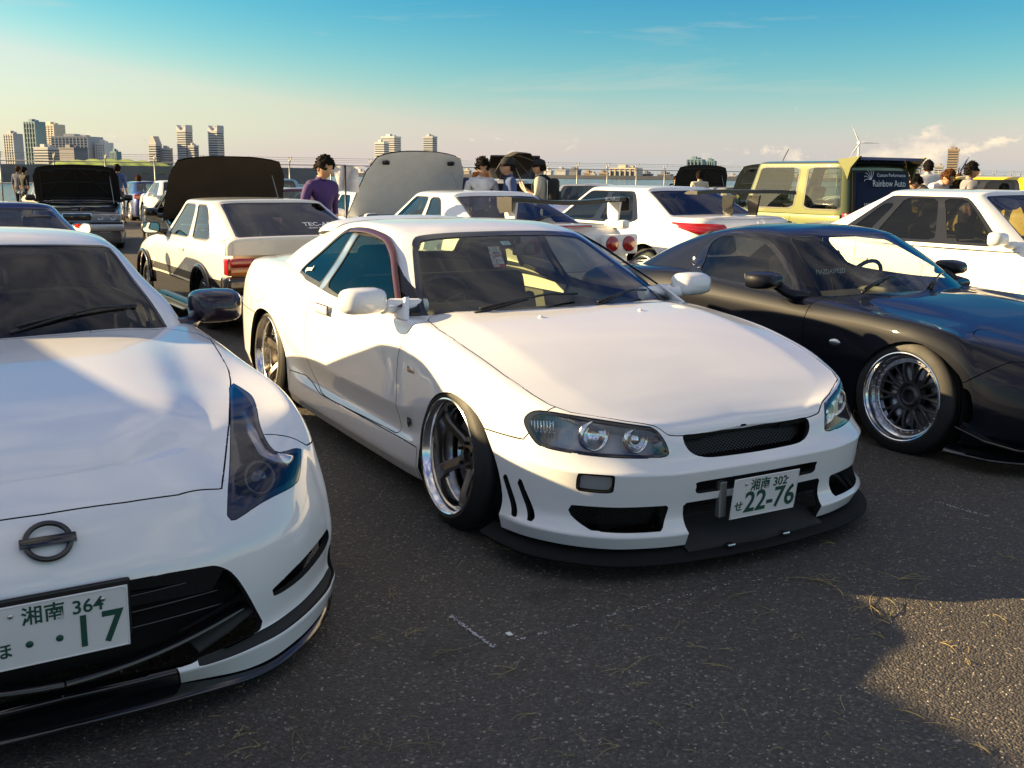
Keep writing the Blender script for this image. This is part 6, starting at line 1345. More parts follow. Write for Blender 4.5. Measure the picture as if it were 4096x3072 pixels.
# ------------------------------------------------------------------ people
def cloth(name, c): return mat(name, c, .9, var=.25, vscale=9, bump=.2, bscale=60)
SKIN = mat('skin', (.50, .29, .18), .55, var=.1, vscale=30); HAIR = mat('black_hair', (.010, .008, .007), .85, spec=.1); HAIRB = mat('brown_hair', (.07, .028, .010), .85, spec=.1)
TROU = cloth('dark_trousers', (.03, .032, .04)); SHOE = mat('shoe', (.03, .03, .03), .6)
BODY = {}
def body_mesh(pose):
    if pose in BODY: return BODY[pose]
    lean = {'bend': .55, 'look': .12}.get(pose, 0.)
    J, Rr, Ed, K = [], [], [], []
    def v(p, r, par, kind):
        J.append(Vector(p)); Rr.append(r); K.append(kind)
        if par is not None: Ed.append((par, len(J)-1))
        return len(J)-1
    def L(p):   # lean about the hips
        p = Vector(p); q = p-Vector((0, 0, .93)); return Vector((0, 0, .93))+Matrix.Rotation(lean, 3, 'Y') @ q
    pel = v((0, 0, .93), (.115, .15), None, 2)
    wst = v(L((0, 0, 1.06)), (.105, .14), pel, 1); ch = v(L((.005, 0, 1.25)), (.12, .165), wst, 1); up = v(L((0, 0, 1.38)), (.105, .165), ch, 1); nk = v(L((.0, 0, 1.46)), (.066, .085), up, 1)
    n2 = v(L((.012, 0, 1.53)), (.056, .056), nk, 0)
    for s in (1, -1):
        sh = v(L((0, s*.185, 1.40)), (.07, .07), up, 1); 
        if pose == 'hands':
            el = v(L((.03, s*.235, 1.13)), (.047, .047), sh, 1); fa = v(L((.16, s*.16, 1.17)), (.038, .038), el, 0); wr = v(L((.27, s*.06, 1.24)), (.028, .028), fa, 0); h = v(L((.33, s*.025, 1.30)), (.024, .036), wr, 0); up_ = Vector((.3, -s*.1, .9))
        elif pose == 'bend':
            el = v(L((.12, s*.23, 1.14)), (.047, .047), sh, 1); fa = v(L((.22, s*.21, 1.05)), (.04, .04), el, 0); wr = v(L((.33, s*.15, .97)), (.028, .028), fa, 0); h = v(L((.39, s*.13, .93)), (.024, .036), wr, 0); up_ = Vector((.8, 0, -.5))
        else:
            el = v(L((-.02, s*.235, 1.12)), (.047, .047), sh, 1); fa = v(L((.0, s*.245, 1.0)), (.04, .04), el, 0); wr = v(L((.04, s*.25, .87)), (.028, .028), fa, 0); h = v(L((.055, s*.25, .80)), (.022, .038), wr, 0); up_ = Vector((.15, 0, -1))
        side = Vector((1, 0, 0)) if pose != 'hands' else Vector((0, 0, 1))
        for k in range(4):
            b = J[h]+side*(.026-.017*k); a = v(b+up_.normalized()*.045, (.0095, .0095), h, 0); v(b+up_.normalized()*(.083-.006*abs(k-1))+Vector((.012, -s*.008, 0)), (.008, .008), a, 0)
        a = v(J[wr].lerp(J[h], .5)+side*.035+up_.normalized()*.02, (.011, .011), wr, 0); v(J[a]+side*.012+up_.normalized()*.04, (.009, .009), a, 0)
        hp = v((0, s*.095, .86), (.10, .095), pel, 2); kn = v((.015, s*.105, .49), (.062, .062), hp, 2); an = v((-.015, s*.11, .10), (.045, .045), kn, 2); to = v((.14, s*.12, .04), (.04, .045), an, 3)
    me = bpy.data.meshes.new('b'); me.from_pydata([tuple(p) for p in J], Ed, [])
    ob = bpy.data.objects.new('b', me); COL.objects.link(ob)
    md = ob.modifiers.new('s', 'SKIN'); md.use_smooth_shade = True
    sl = me.skin_vertices[0].data if me.skin_vertices else None
    if sl is None:
        bm = bmesh.new(); bm.from_mesh(me); bm.verts.layers.skin.verify(); bm.to_mesh(me); bm.free(); sl = me.skin_vertices[0].data
    for i, r in enumerate(Rr): sl[i].radius = r
    sl[0].use_root = True
    ob.modifiers.new('u', 'SUBSURF').levels = 2
    dg = bpy.context.evaluated_depsgraph_get(); res = bpy.data.meshes.new_from_object(ob.evaluated_get(dg)); bpy.data.objects.remove(ob)
    # head with a face, joined to the neck
    bm = bmesh.new(); bm.from_mesh(res)
    hb = bmesh.new(); bmesh.ops.create_uvsphere(hb, u_segments=20, v_segments=14, radius=1)
    for q in hb.verts:
        c = q.co; x, y, z = c.x*.104, c.y*.082, c.z*.122
        if z < 0: y *= 1-.30*(-c.z); x = x*(1-.10*(-c.z))+.012*(-c.z)
        if c.x > .55: x -= .012*(c.x-.55)
        if c.x > .8 and abs(c.y) < .28 and -.45 < c.z < .05: x += .020*(1-abs(c.y)/.28)
        if c.x > .7 and .0 < c.z < .3 and .2 < abs(c.y) < .6: x -= .008
        if c.x > .7 and -.75 < c.z < -.55: x += .006
        q.co = (x, y, z)
    for s in (1, -1):
        ge = bmesh.ops.create_uvsphere(hb, u_segments=8, v_segments=6, radius=1)
        for q in ge['verts']: q.co = (q.co.x*.022-.005, s*.078+q.co.y*.010, q.co.z*.034-.005)
    hc = L((.035, 0, 1.60)); Mh = Matrix.Translation(hc) @ Matrix.Rotation(lean*.9+{'look': .35, 'hands': .1}.get(pose, .02), 4, 'Y')
    bmesh.ops.transform(hb, matrix=Mh, verts=hb.verts[:]); t = bpy.data.meshes.new('t'); hb.to_mesh(t); hb.free()
    n0 = len(bm.faces); bm.from_mesh(t); bpy.data.meshes.remove(t); bm.faces.ensure_lookup_table()
    out = bpy.data.meshes.new('person'); bm.to_mesh(out); bm.free(); bpy.data.meshes.remove(res)
    JJ = np.array([tuple(p) for p in J]); seg = np.array(Ed); kinds = []
    for i, f in enumerate(out.polygons):
        if i >= n0: kinds.append(0); continue
        c = np.array(f.center); A, B = JJ[seg[:, 0]], JJ[seg[:, 1]]; d = B-A; tt = np.clip(((c-A)*d).sum(1)/np.maximum((d*d).sum(1), 1e-9), 0, 1); dist = np.linalg.norm(c-A-tt[:, None]*d, axis=1); k = int(np.argmin(dist)); a, b = seg[k]
        kinds.append(K[b] if tt[k] > .45 else K[a])
    BODY[pose] = (out, kinds, Mh); return BODY[pose]
def person(label, px, ytop, Y, face, shirt, pose='stand', hair=HAIR, cap=None, trou=TROU, glasses=False, style='short', h=None, z0=0., back=None):
    p = at_y(px, ytop, Y); height = p.z-z0; base = 1.745 if pose != 'bend' else 1.585
    sc = (height)/base
    if sc < .85: z0 = p.z-base*.95; sc = .95
    if sc > 1.12: sc = 1.12
    root = empty('person', (p.x, p.y, p.z-base*sc), face); root.scale = (sc, sc, sc); tag(root, label, 'person', None)
    me, kinds, Mh = body_mesh(pose); m = me.copy()
    for q in (SKIN, shirt, trou, SHOE): m.materials.append(q)
    m.polygons.foreach_set('material_index', np.array(kinds, dtype=np.int32)); m.polygons.foreach_set('use_smooth', np.ones(len(m.polygons), dtype=bool))
    b = bpy.data.objects.new('body', m); COL.objects.link(b); b.parent = root
    # hair
    hm = bmesh.new(); bmesh.ops.create_uvsphere(hm, u_segments=26, v_segments=18, radius=1); rnd = random.Random(int(px))
    kill = []
    for q in hm.verts:
        c = q.co.copy(); lowz = {'short': -.5, 'long': -1.2, 'spiky': -.45}.get(style, -.5)
        front = c.x > .30 and c.z < (.36 if abs(c.y) < .55 else .0)
        if front or (c.z < lowz) or (c.x > -.12 and c.z < -.05 and style != 'long'): kill.append(q)
        g = 1.10+rnd.uniform(-.03, .06)+(.22*max(c.z, 0)*rnd.uniform(.2, 1) if style == 'spiky' else 0)
        q.co = (c.x*.104*g-.004, c.y*.086*g, c.z*.122*g+(.008 if style != 'long' else -.01) if c.z > -.3 else c.z*.118*(1.6 if style == 'long' else 1.1))
    bmesh.ops.delete(hm, geom=kill, context='VERTS')
    if not cap:
        seeds = [q.co.copy() for q in hm.verts]; rnd.shuffle(seeds)
        for c in seeds[:110]:
            nrm = Vector((c.x/.0096, c.y/.0064, c.z/.0139)).normalized(); tdir = (nrm*.35+Vector((rnd.uniform(-.6, .8), rnd.uniform(-.6, .6), rnd.uniform(-1.0, .1) if style != 'spiky' else rnd.uniform(-.1, .9)))).normalized()
            L_ = rnd.uniform(.010, .022)*(2.0 if style == 'spiky' else 1); tube(hm, [c-nrm*.008, c+nrm*.006+tdir*L_*.5, c+tdir*L_], [.011, .009, .001], 5)
    hm.verts.ensure_lookup_table(); bmesh.ops.transform(hm, matrix=Mh, verts=hm.verts[:])
    bm_obj('hair', hm, hair, root, smooth=True)
    if cap:
        cm = bmesh.new(); sg = -1 if cap[1] == 'back' else 1
        lathe(cm, [(.098, .0), (.100, .03), (.088, .072), (.05, .094), (.0, .100)], 20, Mh @ Matrix.Translation((-.006, 0, .035)) @ Matrix.Diagonal((1.12, .95, 1, 1)))
        V = []
        for k in range(9):
            a = -1.0+k*.25; V.append((cm.verts.new(Mh @ Vector((sg*.095*math.cos(a)-.006, .085*math.sin(a), .045))), cm.verts.new(Mh @ Vector((sg*(.095*math.cos(a)+.055*math.cos(a*.9))-.006, .088*math.sin(a), .030)))))
        for A, B in zip(V, V[1:]): cm.faces.new((A[0], A[1], B[1], B[0]))
        bm_obj('cap', cm, cap[0], root, smooth=True)
    if glasses:
        gm = bmesh.new()
        for s in (1, -1):
            tube(gm, [Mh @ Vector((.098, s*.032+.024*math.cos(a), .012+.017*math.sin(a))) for a in np.linspace(0, 2*math.pi, 13)], .0022, 5, False); tube(gm, [Mh @ Vector((.095, s*.056, .015)), Mh @ Vector((.0, s*.082, .012))], .002, 4)
        tube(gm, [Mh @ Vector((.101, .01, .014)), Mh @ Vector((.101, -.01, .014))], .002, 4); bm_obj('glasses', gm, MT['trim'], root)
    return root
def backpack(p, label, m, lean=0.):
    o = empty('backpack', p.location, p.rotation_euler[2]); o.scale = p.scale; tag(o, label, 'backpack')
    bm = bmesh.new(); rbox(bm, (-.30, -.15, 1.0), (-.13, .15, 1.43), .07, 4); rbox(bm, (-.335, -.11, 1.03), (-.27, .11, 1.22), .03, 3); bm_obj('bag', bm, m, o, angle=60)
    for s in (1, -1):
        bm = bmesh.new(); tube(bm, [(-.15, s*.10, 1.40), (-.05, s*.11, 1.475), (.06, s*.115, 1.44), (.125, s*.12, 1.30), (.08, s*.15, 1.12), (-.12, s*.14, 1.05)], .018, 6); bm_obj('strap', bm, m, o, smooth=True)
    return o
def mk_people():
    T = math.pi/180; away, us = 90*T, -90*T
    C = {k: cloth('cloth_'+k, c) for k, c in dict(purple=(.06, .028, .13), navy=(.035, .03, .09), white=(.72, .71, .70), blue=(.05, .08, .20), sand=(.55, .50, .40), black=(.012, .012, .013), grey=(.22, .22, .24), slate=(.10, .11, .16)).items()}
    CAPB = cloth('black_cap', (.012, .012, .014)); CAPW = cloth('pale_cap', (.6, .64, .7))
    person('man in a dark purple sweatshirt looking down between the cars', 1268, 614, 11.2, -38*T, C['purple'], 'look')
    person('person in a navy shirt seen from behind left of the orange towel', 1832, 652, 20.5, 100*T, C['navy'])
    p = person('man in a white shirt with an orange towel around his neck', 1925, 630, 15.2, -80*T, C['white'], 'look', style='spiky')
    tw = empty('towel', p.location, p.rotation_euler[2]); tw.scale = p.scale; tag(tw, 'orange towel hung around the neck of the man in white', 'towel')
    bm = bmesh.new()
    for s in (1, -1): path = [Vector((-.085, s*.01, 1.50)), Vector((-.04, s*.085, 1.505)), Vector((.05, s*.085, 1.47)), Vector((.13, s*.06, 1.36)), Vector((.155, s*.06, 1.15))]; bar_section(bm, path, [.09]*5, [.02]*5, Vector((1, 0, .3)))
    bm_obj('towel_cloth', bm, cloth('orange_towel', (.62, .17, .015)), tw, smooth=True)
    backpack(p, 'black backpack worn by the man with the orange towel', C['black'])
    person('man in a blue polo with glasses and a backward black cap', 2040, 627, 15.0, -172*T, C['blue'], 'stand', cap=(CAPB, 'back'), glasses=True)
    p = person('man in a sand shirt and black cap holding his hands together', 2165, 634, 17.2, 168*T, C['sand'], 'hands', cap=(CAPB, 'front'))
    backpack(p, 'large black backpack on the man in the sand shirt', C['black'])
    # left group
    person('person in dark clothes next to the leftmost fence post', 68, 664, 36, 75*T, C['slate'], hair=HAIRB)
    person('person in a black shirt standing close by the leftmost fence post', 92, 667, 35, 60*T, C['black'])
    person('man in a grey shirt with black cap by the left fence', 172, 677, 36, -35*T, C['grey'], cap=(CAPB, 'front'))
    person('person hidden behind the raised bonnet of the grey saloon', 466, 656, 29, 90*T, C['blue'], hair=HAIR)
    person('woman with long brown hair behind the blue hatchback', 552, 696, 36.5, 100*T, C['black'], hair=HAIRB, style='long')
    # right of centre, far
    for px, yt, Y, sh, lab, cp in ((2703, 703, 34, 'black', 'person in black low behind the white saloon roof', None), (2727, 691, 33, 'white', 'person in white with dark hair far behind the white saloon', None), (2738, 700, 31, 'white', 'person in a pale cap and face mask behind the white saloon', (CAPW, 'front')), (2778, 697, 31, 'white', 'person in white left of the grey shirted man', None), (2801, 682, 26, 'sand', 'man in a sand grey shirt seen from behind near the olive bonnet', None)):
        person(lab, px, yt, Y, (95 if sh != 'black' else -80)*T, C[sh], cap=cp)
    person('man in a pale hoodie and black cap right of the green off roader', 3620, 657, 21.5, 20*T, C['sand'], cap=(CAPB, 'front'))
    person('man in a white shirt seen from behind right of the hoodie man', 3718, 639, 22, 85*T, C['white'])
    person('person with brown hair bending over beside the white saloon', 3716, 684, 17.5, -60*T, C['white'], 'bend', hair=HAIRB)
    person('person with curly black hair bending over beside the white saloon', 3762, 705, 16.8, 160*T, C['black'], 'bend')
    person('man in profile with wavy black hair beside the yellow car', 3882, 645, 16.5, -8*T, C['grey'])
    person('small figure in dark clothes far behind the bending pair', 3778, 694, 36, 90*T, C['black'])
    person('small figure with brown hair left of the man in profile', 3838, 692, 34, 70*T, C['black'], hair=HAIRB)
    # umbrella
    u = empty('umbrella', at_y(2040, 622, 17.5)); tag(u, 'black umbrella tilted behind the man in the blue polo', 'umbrella'); u.rotation_euler = (R(-38), R(-14), .3)
    um = cloth('umbrella_black', (.035, .032, .025)); bm = bmesh.new(); n = 8; ap = bm.verts.new((0, 0, .0)); rings = []
    for i in range(1, 6):
        t = i/5; rings.append([bm.verts.new((0.36*t*math.cos(k*math.pi/n)*(1 if k % 2 == 0 else .93+.07*(1-t)), 0.36*t*math.sin(k*math.pi/n)*(1 if k % 2 == 0 else .93+.07*(1-t)), -.24*t**1.8)) for k in range(2*n)])
    for k in range(2*n): bm.faces.new((ap, rings[0][k], rings[0][(k+1) % (2*n)]))
    for A, B in zip(rings, rings[1:]):
        for k in range(2*n): bm.faces.new((A[k], B[k], B[(k+1) % (2*n)], A[(k+1) % (2*n)]))
    bm_obj('canopy', bm, um, u)
    bm = bmesh.new(); tube(bm, [(0, 0, .05), (0, 0, -.8)], .007, 6); bm_obj('shaft', bm, MT['steel'], u)
    for k in range(n):
        bm = bmesh.new(); a = k*2*math.pi/n; tube(bm, [(0.36*t*math.cos(a), 0.36*t*math.sin(a), -.24*t**1.8-.006) for t in (0, .4, .7, 1)], .004, 4); bm_obj('rib', bm, MT['steel'], u)
    # cloth on a T stand
    b = at_y(1380, 660, 12.3); s = empty('banner_stand', (b.x, b.y, 0), 0); tag(s, 'black pole stand with a white cloth hanging from its crossbar', 'stand')
    bm = bmesh.new(); tube(bm, [(0, 0, 0), (0, 0, b.z)], .011, 8); bm_obj('pole', bm, MT['trim'], s, smooth=True)
    bm = bmesh.new(); tube(bm, [(-.32, 0, b.z+.012), (.30, 0, b.z-.02)], .008, 6); bm_obj('crossbar', bm, MT['alloy'], s, smooth=True)
    bm = bmesh.new(); g = [[bm.verts.new((lerp(-.17, .155, i/8)+.10*(j/7)*(1-i/8)*1.0, .02+.02*math.sin(i*1.3+j*.6), b.z-.01-.28*(j/7)*(1+.12*i/8))) for i in range(9)] for j in range(8)]
    for j in range(7):
        for i in range(8): bm.faces.new((g[j][i], g[j][i+1], g[j+1][i+1], g[j+1][i]))
    bm_obj('cloth', bm, cloth('white_cloth', (.72, .70, .70)), s, smooth=True)
mk_people()
# ------------------------------------------------------------------ fence, sea wall, water, far city
FO = Vector((-20.654, 42.06, 0)); FD = Vector((1.717, 1.025, 0))
def hor(px): return 1536-FPX*math.tan(PITCH)+ROLL*(px-2048)
def mk_fence():
    root = empty('chain_link_fence', FO, math.atan2(FD.y, FD.x)); tag(root, 'galvanised chain link fence with barbed wire along the far edge', 'fence')
    n0, n1 = -4, 62; H = 1.88
    bm = bmesh.new(); tube(bm, [(0, 0, 0), (0, 0, H)], .032, 8); tube(bm, [(0, 0, H), (.05, -.16, H+.32)], .022, 6); tube(bm, [(0, 0, H), (.02, .16, H+.30)], .022, 6)
    pm = bm_obj('post', bm, MT['steel'], root, smooth=True)
    for i in range(n0, n1):
        o = pm if i == n0 else link_copy(pm, root); o.location = (2*i, 0, 0)
    bm = bmesh.new()
    for z in (H-.03, .95, .10): tube(bm, [(2*n0, 0, z), (2*n1, 0, z)], .021, 6)
    bm_obj('rail', bm, MT['steel'], root, smooth=True)
    bm = bmesh.new(); pt = .085; w = .003
    for s in (1, -1):
        x = 2*n0-H
        while x < 2*n1+H:
            a, b = (x, .08), (x+s*(H-.1), H-.03); v = [bm.verts.new((q[0]+d, -.02*s, q[1])) for q, d in ((a, -w), (a, w), (b, w), (b, -w))]; bm.faces.new(v); x += pt*1.45
    tag(bm_obj('wire_mesh', bm, MT['steel'], root), kind='stuff')
    bm = bmesh.new()
    for k in range(3):
        for s in (-1, 1): tube(bm, [(2*n0, s*.05*(k+1), H+.09*(k+1)+.02), (2*n1, s*.05*(k+1), H+.09*(k+1)+.02)], .004, 4)
    for i in range(2*n0*4, 2*n1*4): tube(bm, [(i*.25, .11, H+.27), (i*.25+.04, .17, H+.32)], .004, 3)
    tag(bm_obj('barbed_wire', bm, MT['steel'], root), kind='stuff')
    # kerb under the fence
    m, nt, b = new_mat('striped_kerb'); nd, lk = nt.nodes, nt.links; tc = nd.new('ShaderNodeTexCoord'); wv = nd.new('ShaderNodeTexWave'); wv.inputs['Scale'].default_value = .32; wv.inputs['Distortion'].default_value = 0; lk.new(tc.outputs['Object'], wv.inputs['Vector'])
    cr = nd.new('ShaderNodeValToRGB'); cr.color_ramp.interpolation = 'CONSTANT'; e = cr.color_ramp.elements; e[0].color = (.03, .03, .03, 1); e[1].position = .5; e[1].color = (.42, .30, .03, 1); lk.new(wv.outputs['Fac'], cr.inputs[0]); lk.new(cr.outputs[0], b.inputs['Base Color'])
    bm = bmesh.new(); bbox(bm, (2*n0, -.55, 0), (2*n1, -.30, .15)); k = bm_obj('kerb', bm, m); k.location = FO; k.rotation_euler = (0, 0, math.atan2(FD.y, FD.x)); tag(k, kind='structure')
mk_fence()
def mk_sea():
    m, nt, b = new_mat('sea_water'); nd, lk = nt.nodes, nt.links; b.inputs['Base Color'].default_value = (.02, .035, .045, 1); b.inputs['Roughness'].default_value = .12; b.inputs['IOR'].default_value = 1.33
    tc = nd.new('ShaderNodeTexCoord'); n = nd.new('ShaderNodeTexNoise'); n.inputs['Scale'].default_value = .35; n.inputs['Detail'].default_value = 5; lk.new(tc.outputs['Object'], n.inputs['Vector'])
    bp = nd.new('ShaderNodeBump'); bp.inputs['Strength'].default_value = .9; bp.inputs['Distance'].default_value = .6; lk.new(n.outputs['Fac'], bp.inputs['Height']); lk.new(bp.outputs[0], b.inputs['Normal'])
    bm = bmesh.new(); vs = [bm.verts.new(p) for p in ((-9000, -3000, -1.3), (9000, -3000, -1.3), (9000, 9000, -1.3), (-9000, 9000, -1.3))]; bm.faces.new(vs); tag(bm_obj('water', bm, m), kind='structure')
    conc = mat('weathered_concrete', (.15, .145, .14), .85, var=.35, vscale=.12)
    bm = bmesh.new()
    a = at_y(-400, 660, 255); b2 = at_y(1250, 660, 300)
    for d0, d1, z0, z1 in ((0, 7, -1.6, 1.0), (7, 10, -1.6, 3.1), (10, 14, -1.6, 2.6)):
        vs = []
        for z in (z0, z1):
            for d in (d0, d1): vs += [bm.verts.new((a.x, a.y+d, z)), bm.verts.new((b2.x, b2.y+d, z))]
        for f in ((0, 1, 5, 4), (2, 6, 7, 3), (4, 5, 7, 6), (0, 4, 6, 2), (1, 3, 7, 5)): bm.faces.new([vs[i] for i in f])
    o = bm_obj('sea_wall', bm, conc); tag(o, 'long grey concrete breakwater across the water at the left', 'breakwater')
    # grass mound behind it
    g = mat('sunlit_grass', (.17, .24, .02), .9, var=.4, vscale=.35, bump=.6, bscale=3)
    bm = bmesh.new(); cols, rows = 60, 8; grid = []
    for j in range(rows):
        r = []
        for i in range(cols):
            px = lerp(150, 730, i/(cols-1)); t = j/(rows-1); Y = 285+60*t; top = 4.4*math.sin(math.pi*min(max((i/(cols-1)), .0), 1))**.35 if 0 < i < cols-1 else 0
            q = at_y(px, 660, Y); r.append(bm.verts.new((q.x, Y, 1.0+(top)*math.sin(t*math.pi/2)+.25*math.sin(i*.9+j))))
        grid.append(r)
    for A, B in zip(grid, grid[1:]):
        for k in range(cols-1): bm.faces.new((A[k], A[k+1], B[k+1], B[k]))
    tag(bm_obj('grass_bank', bm, g, smooth=True), kind='structure')
    # far shore
    bm = bmesh.new(); ls = mat('far_shore', (.10, .10, .095), .9, var=.4, vscale=.01)
    vs = [bm.verts.new(p) for p in ((-6000, 1350, -1.0), (6000, 1350, -1.0), (6000, 1360, 3.5), (-6000, 1360, 3.5), (6000, 3200, 3.5), (-6000, 3200, 3.5))]; bm.faces.new((vs[0], vs[1], vs[2], vs[3])); bm.faces.new((vs[3], vs[2], vs[4], vs[5])); tag(bm_obj('shore', bm, ls), kind='structure')
mk_sea()
CITY = {k: mat('facade_'+k, c, .7, var=.12, vscale=.03) for k, c in dict(white=(.70, .68, .65), cream=(.64, .56, .44), grey=(.46, .46, .46), dark=(.20, .20, .22), brown=(.36, .27, .18), glass=(.16, .26, .30), slab=(.52, .52, .53)).items()}
CITY['win'] = mat('far_window', (.05, .07, .09), .15)
def tower(label, x0, x1, ytop, D, fac, style='bands', group=None, floors=None, cap=None, depth=None):
    xc = (x0+x1)/2; p = at_y(xc, ytop, D); w = (x1-x0)*D/FPX; w = w*.80 if w < 60 else w*.9; h = p.z; d = depth or min(w*.8, 40)
    root = empty('building', (p.x, D, 0), -.45 if w < 60 else -.2); tag(root, label, 'building', group)
    bm = bmesh.new(); bbox(bm, (-w/2+.8, 0, -1), (w/2-.8, d, h-1)); bm_obj('core', bm, CITY['win'] if style != 'plain' else CITY[fac], root)
    nf = floors or max(3, int(h/3.6)); fh = h/nf
    bm = bmesh.new()
    if style in ('bands', 'grid'):
        for k in range(nf): bbox(bm, (-w/2, -.6, k*fh), (w/2, d, k*fh+fh*.55))
        bm_obj('floor_band', bm, CITY[fac], root)
    if style in ('grid', 'piers', 'glass'):
        bm2 = bmesh.new(); nb = max(4, int(w/6))
        for k in range(nb+1):
            x = -w/2+w*k/nb; bbox(bm2, (x-.8, -1.0, 0), (x+.8, d, h-1.2))
        bm_obj('pier', bm2, CITY[fac], root)
        if style != 'grid':
            for k in range(0, nf, 2): bbox(bm, (-w/2, -.5, k*fh), (w/2, d, k*fh+fh*.35))
            bm_obj('spandrel', bm, CITY[fac], root)
    if style == 'plain': bm.free()
    bm = bmesh.new(); bbox(bm, (-w/2-.2, -.8, h-1.6), (w/2+.2, d+.2, h))
    if cap == 'dome':
        for k in range(4): bbox(bm, (-w/2*(.9-.18*k), .5, h+k*3), (w/2*(.9-.18*k), d-.5, h+k*3+3))
    elif cap == 'crown':
        for s in (-1, 1): prism(bm, [(s*w/2, h), (s*w/2, h+8), (s*w*.12, h)], 0, d, frame((0, 0, 0), (1, 0, 0), (0, 0, 1), (0, 1, 0)))
        bbox(bm, (-w*.12, d*.2, h), (w*.12, d*.6, h+7))
    else:
        bbox(bm, (-w*.25, d*.2, h), (w*.05, d*.6, h+4)); bbox(bm, (w*.15, d*.3, h), (w*.32, d*.6, h+2.5))
    bm_obj('roof', bm, CITY[fac], root)
    return root
def mk_city():
    L = [('tall grey banded block at the far left edge of the skyline', 0, 66, 534, 1500, 'grey', 'grid', None), ('tallest glass tower of the left cluster', 79, 154, 486, 1650, 'glass', 'piers', None), ('cream high rise just right of the tallest glass tower', 149, 231, 497, 1750, 'cream', 'grid', None), ('broad grey slab block in the left cluster', 190, 364, 545, 1600, 'grey', 'grid', None), ('low brown grey block in front of the left cluster', 115, 212, 588, 1420, 'grey', 'bands', None), ('low dark block in front of the broad slab', 212, 318, 590, 1400, 'dark', 'plain', None), ('white block right of the broad slab', 368, 432, 570, 1600, 'white', 'grid', None), ('small blue glass block right of the white block', 434, 472, 606, 1500, 'glass', 'glass', None), ('stepped grey tower with rounded top', 583, 633, 575, 1700, 'grey', 'bands', 'dome'), ('lower wing beside the stepped tower', 633, 678, 592, 1700, 'grey', 'bands', None), ('left of two crowned slim towers', 694, 753, 520, 1700, 'slab', 'bands', 'crown'), ('lower block attached to the left crowned tower', 745, 784, 581, 1690, 'grey', 'bands', None), ('right of two crowned slim towers', 820, 879, 522, 1700, 'slab', 'bands', 'crown'), ('stepped twin apartment block left part behind the white bonnet', 1490, 1545, 568, 1800, 'white', 'bands', None), ('stepped twin apartment block tall part behind the white bonnet', 1513, 1589, 545, 1830, 'white', 'bands', None), ('single slim apartment tower right of the white bonnet', 1684, 1739, 545, 1800, 'slab', 'bands', None), ('low flat block between the apartment towers', 1605, 1677, 613, 1800, 'grey', 'bands', None), ('low block right of the slim apartment tower', 1766, 1833, 640, 1900, 'cream', 'bands', None), ('small white block beyond the fence left of the purple shirt', 1008, 1054, 656, 1700, 'grey', 'bands', None), ('slim grey blue tower right of the umbrella', 2113, 2129, 640, 2200, 'glass', 'plain', None), ('beige harbour shed beyond the fence', 2426, 2556, 671, 1400, 'cream', 'piers', None), ('blue glass office block on the far shore', 2742, 2815, 637, 1500, 'glass', 'glass', None), ('paler glass office block beside the blue one', 2816, 2862, 643, 1550, 'glass', 'glass', None), ('brown high rise at the right of the skyline', 3789, 3840, 596, 1600, 'brown', 'bands', None), ('grey mid rise behind the people at right', 3656, 3692, 650, 1600, 'dark', 'bands', None), ('flat grey block left of the brown high rise', 3735, 3777, 661, 1650, 'grey', 'bands', None), ('pale low block behind the hoodie man', 3585, 3658, 673, 1500, 'grey', 'bands', None)]
    for lab, x0, x1, yt, D, f, st, cap in L: tower(lab, x0, x1, yt, D, f, st, None, None, cap)
    rnd = random.Random(11); x = 900
    while x < 4150:
        w = rnd.uniform(18, 70); h = rnd.uniform(8, 30); 
        tower('one of the low pale buildings strung along the far shore', x, x+w, hor(x)-h, rnd.uniform(1380, 1700), rnd.choice(['white', 'cream', 'grey', 'dark', 'brown', 'slab', 'cream']), rnd.choice(['plain', 'bands', 'bands']), 'low buildings along the far shore', rnd.choice([3, 4, 5])); x += w*rnd.uniform(.6, 1.5)
    # wind turbine
    D = 2000; hub = at_y(3437, 571, D); t = empty('wind_turbine', (hub.x, D, 0)); tag(t, 'white three bladed wind turbine in front of the heaped cloud', 'wind turbine'); wm = mat('turbine_white', (.75, .73, .70), .5)
    bm = bmesh.new(); tube(bm, [(0, 0, 0), (0, 0, hub.z)], [3.0, 1.7], 14); bm_obj('tower', bm, wm, t, smooth=True)
    bm = bmesh.new(); rbox(bm, (-1.8, -2.5, hub.z-2), (1.8, 8, hub.z+2.2), .8, 2); bm_obj('nacelle', bm, wm, t)
    bm = bmesh.new(); lathe(bm, [(0, 3), (1.2, 2.2), (1.9, 0)], 14, frame((0, -2.5, hub.z), (1, 0, 0), (0, 0, 1), (0, -1, 0))); bm_obj('hub', bm, wm, t, smooth=True)
    for tx, ty in ((3406, 500), (3516, 574), (3389, 639)):
        q = at_y(tx, ty, D); d = Vector((q.x-hub.x, 0, q.z-hub.z)); L_ = d.length; d.normalize(); s = Vector((-d.z, 0, d.x)); bm = bmesh.new(); R_ = []
        for u, c in ((0, .8), (.08, .9), (.2, 2.2), (.45, 1.5), (.75, .9), (1, .25)):
            o = Vector((0, -4, hub.z))+d*L_*u; R_.append([bm.verts.new(o+s*(c*a)+Vector((0, b*c*.25, 0))) for a, b in ((-.4, 0), (0, .8), (1, 0), (0, -.8))])
        for A, B in zip(R_, R_[1:]):
            for k in range(4): bm.faces.new((A[k], A[(k+1) % 4], B[(k+1) % 4], B[k]))
        bm_obj('blade', bm, wm, t, smooth=True)
    # harbour crane
    D = 900; b = at_y(3838, 700, D); c = empty('harbour_crane', (b.x, D, 0)); tag(c, 'blue lattice harbour crane right of the brown high rise', 'crane'); cm = mat('crane_blue', (.06, .12, .26), .5)
    k = D/FPX; bm = bmesh.new()
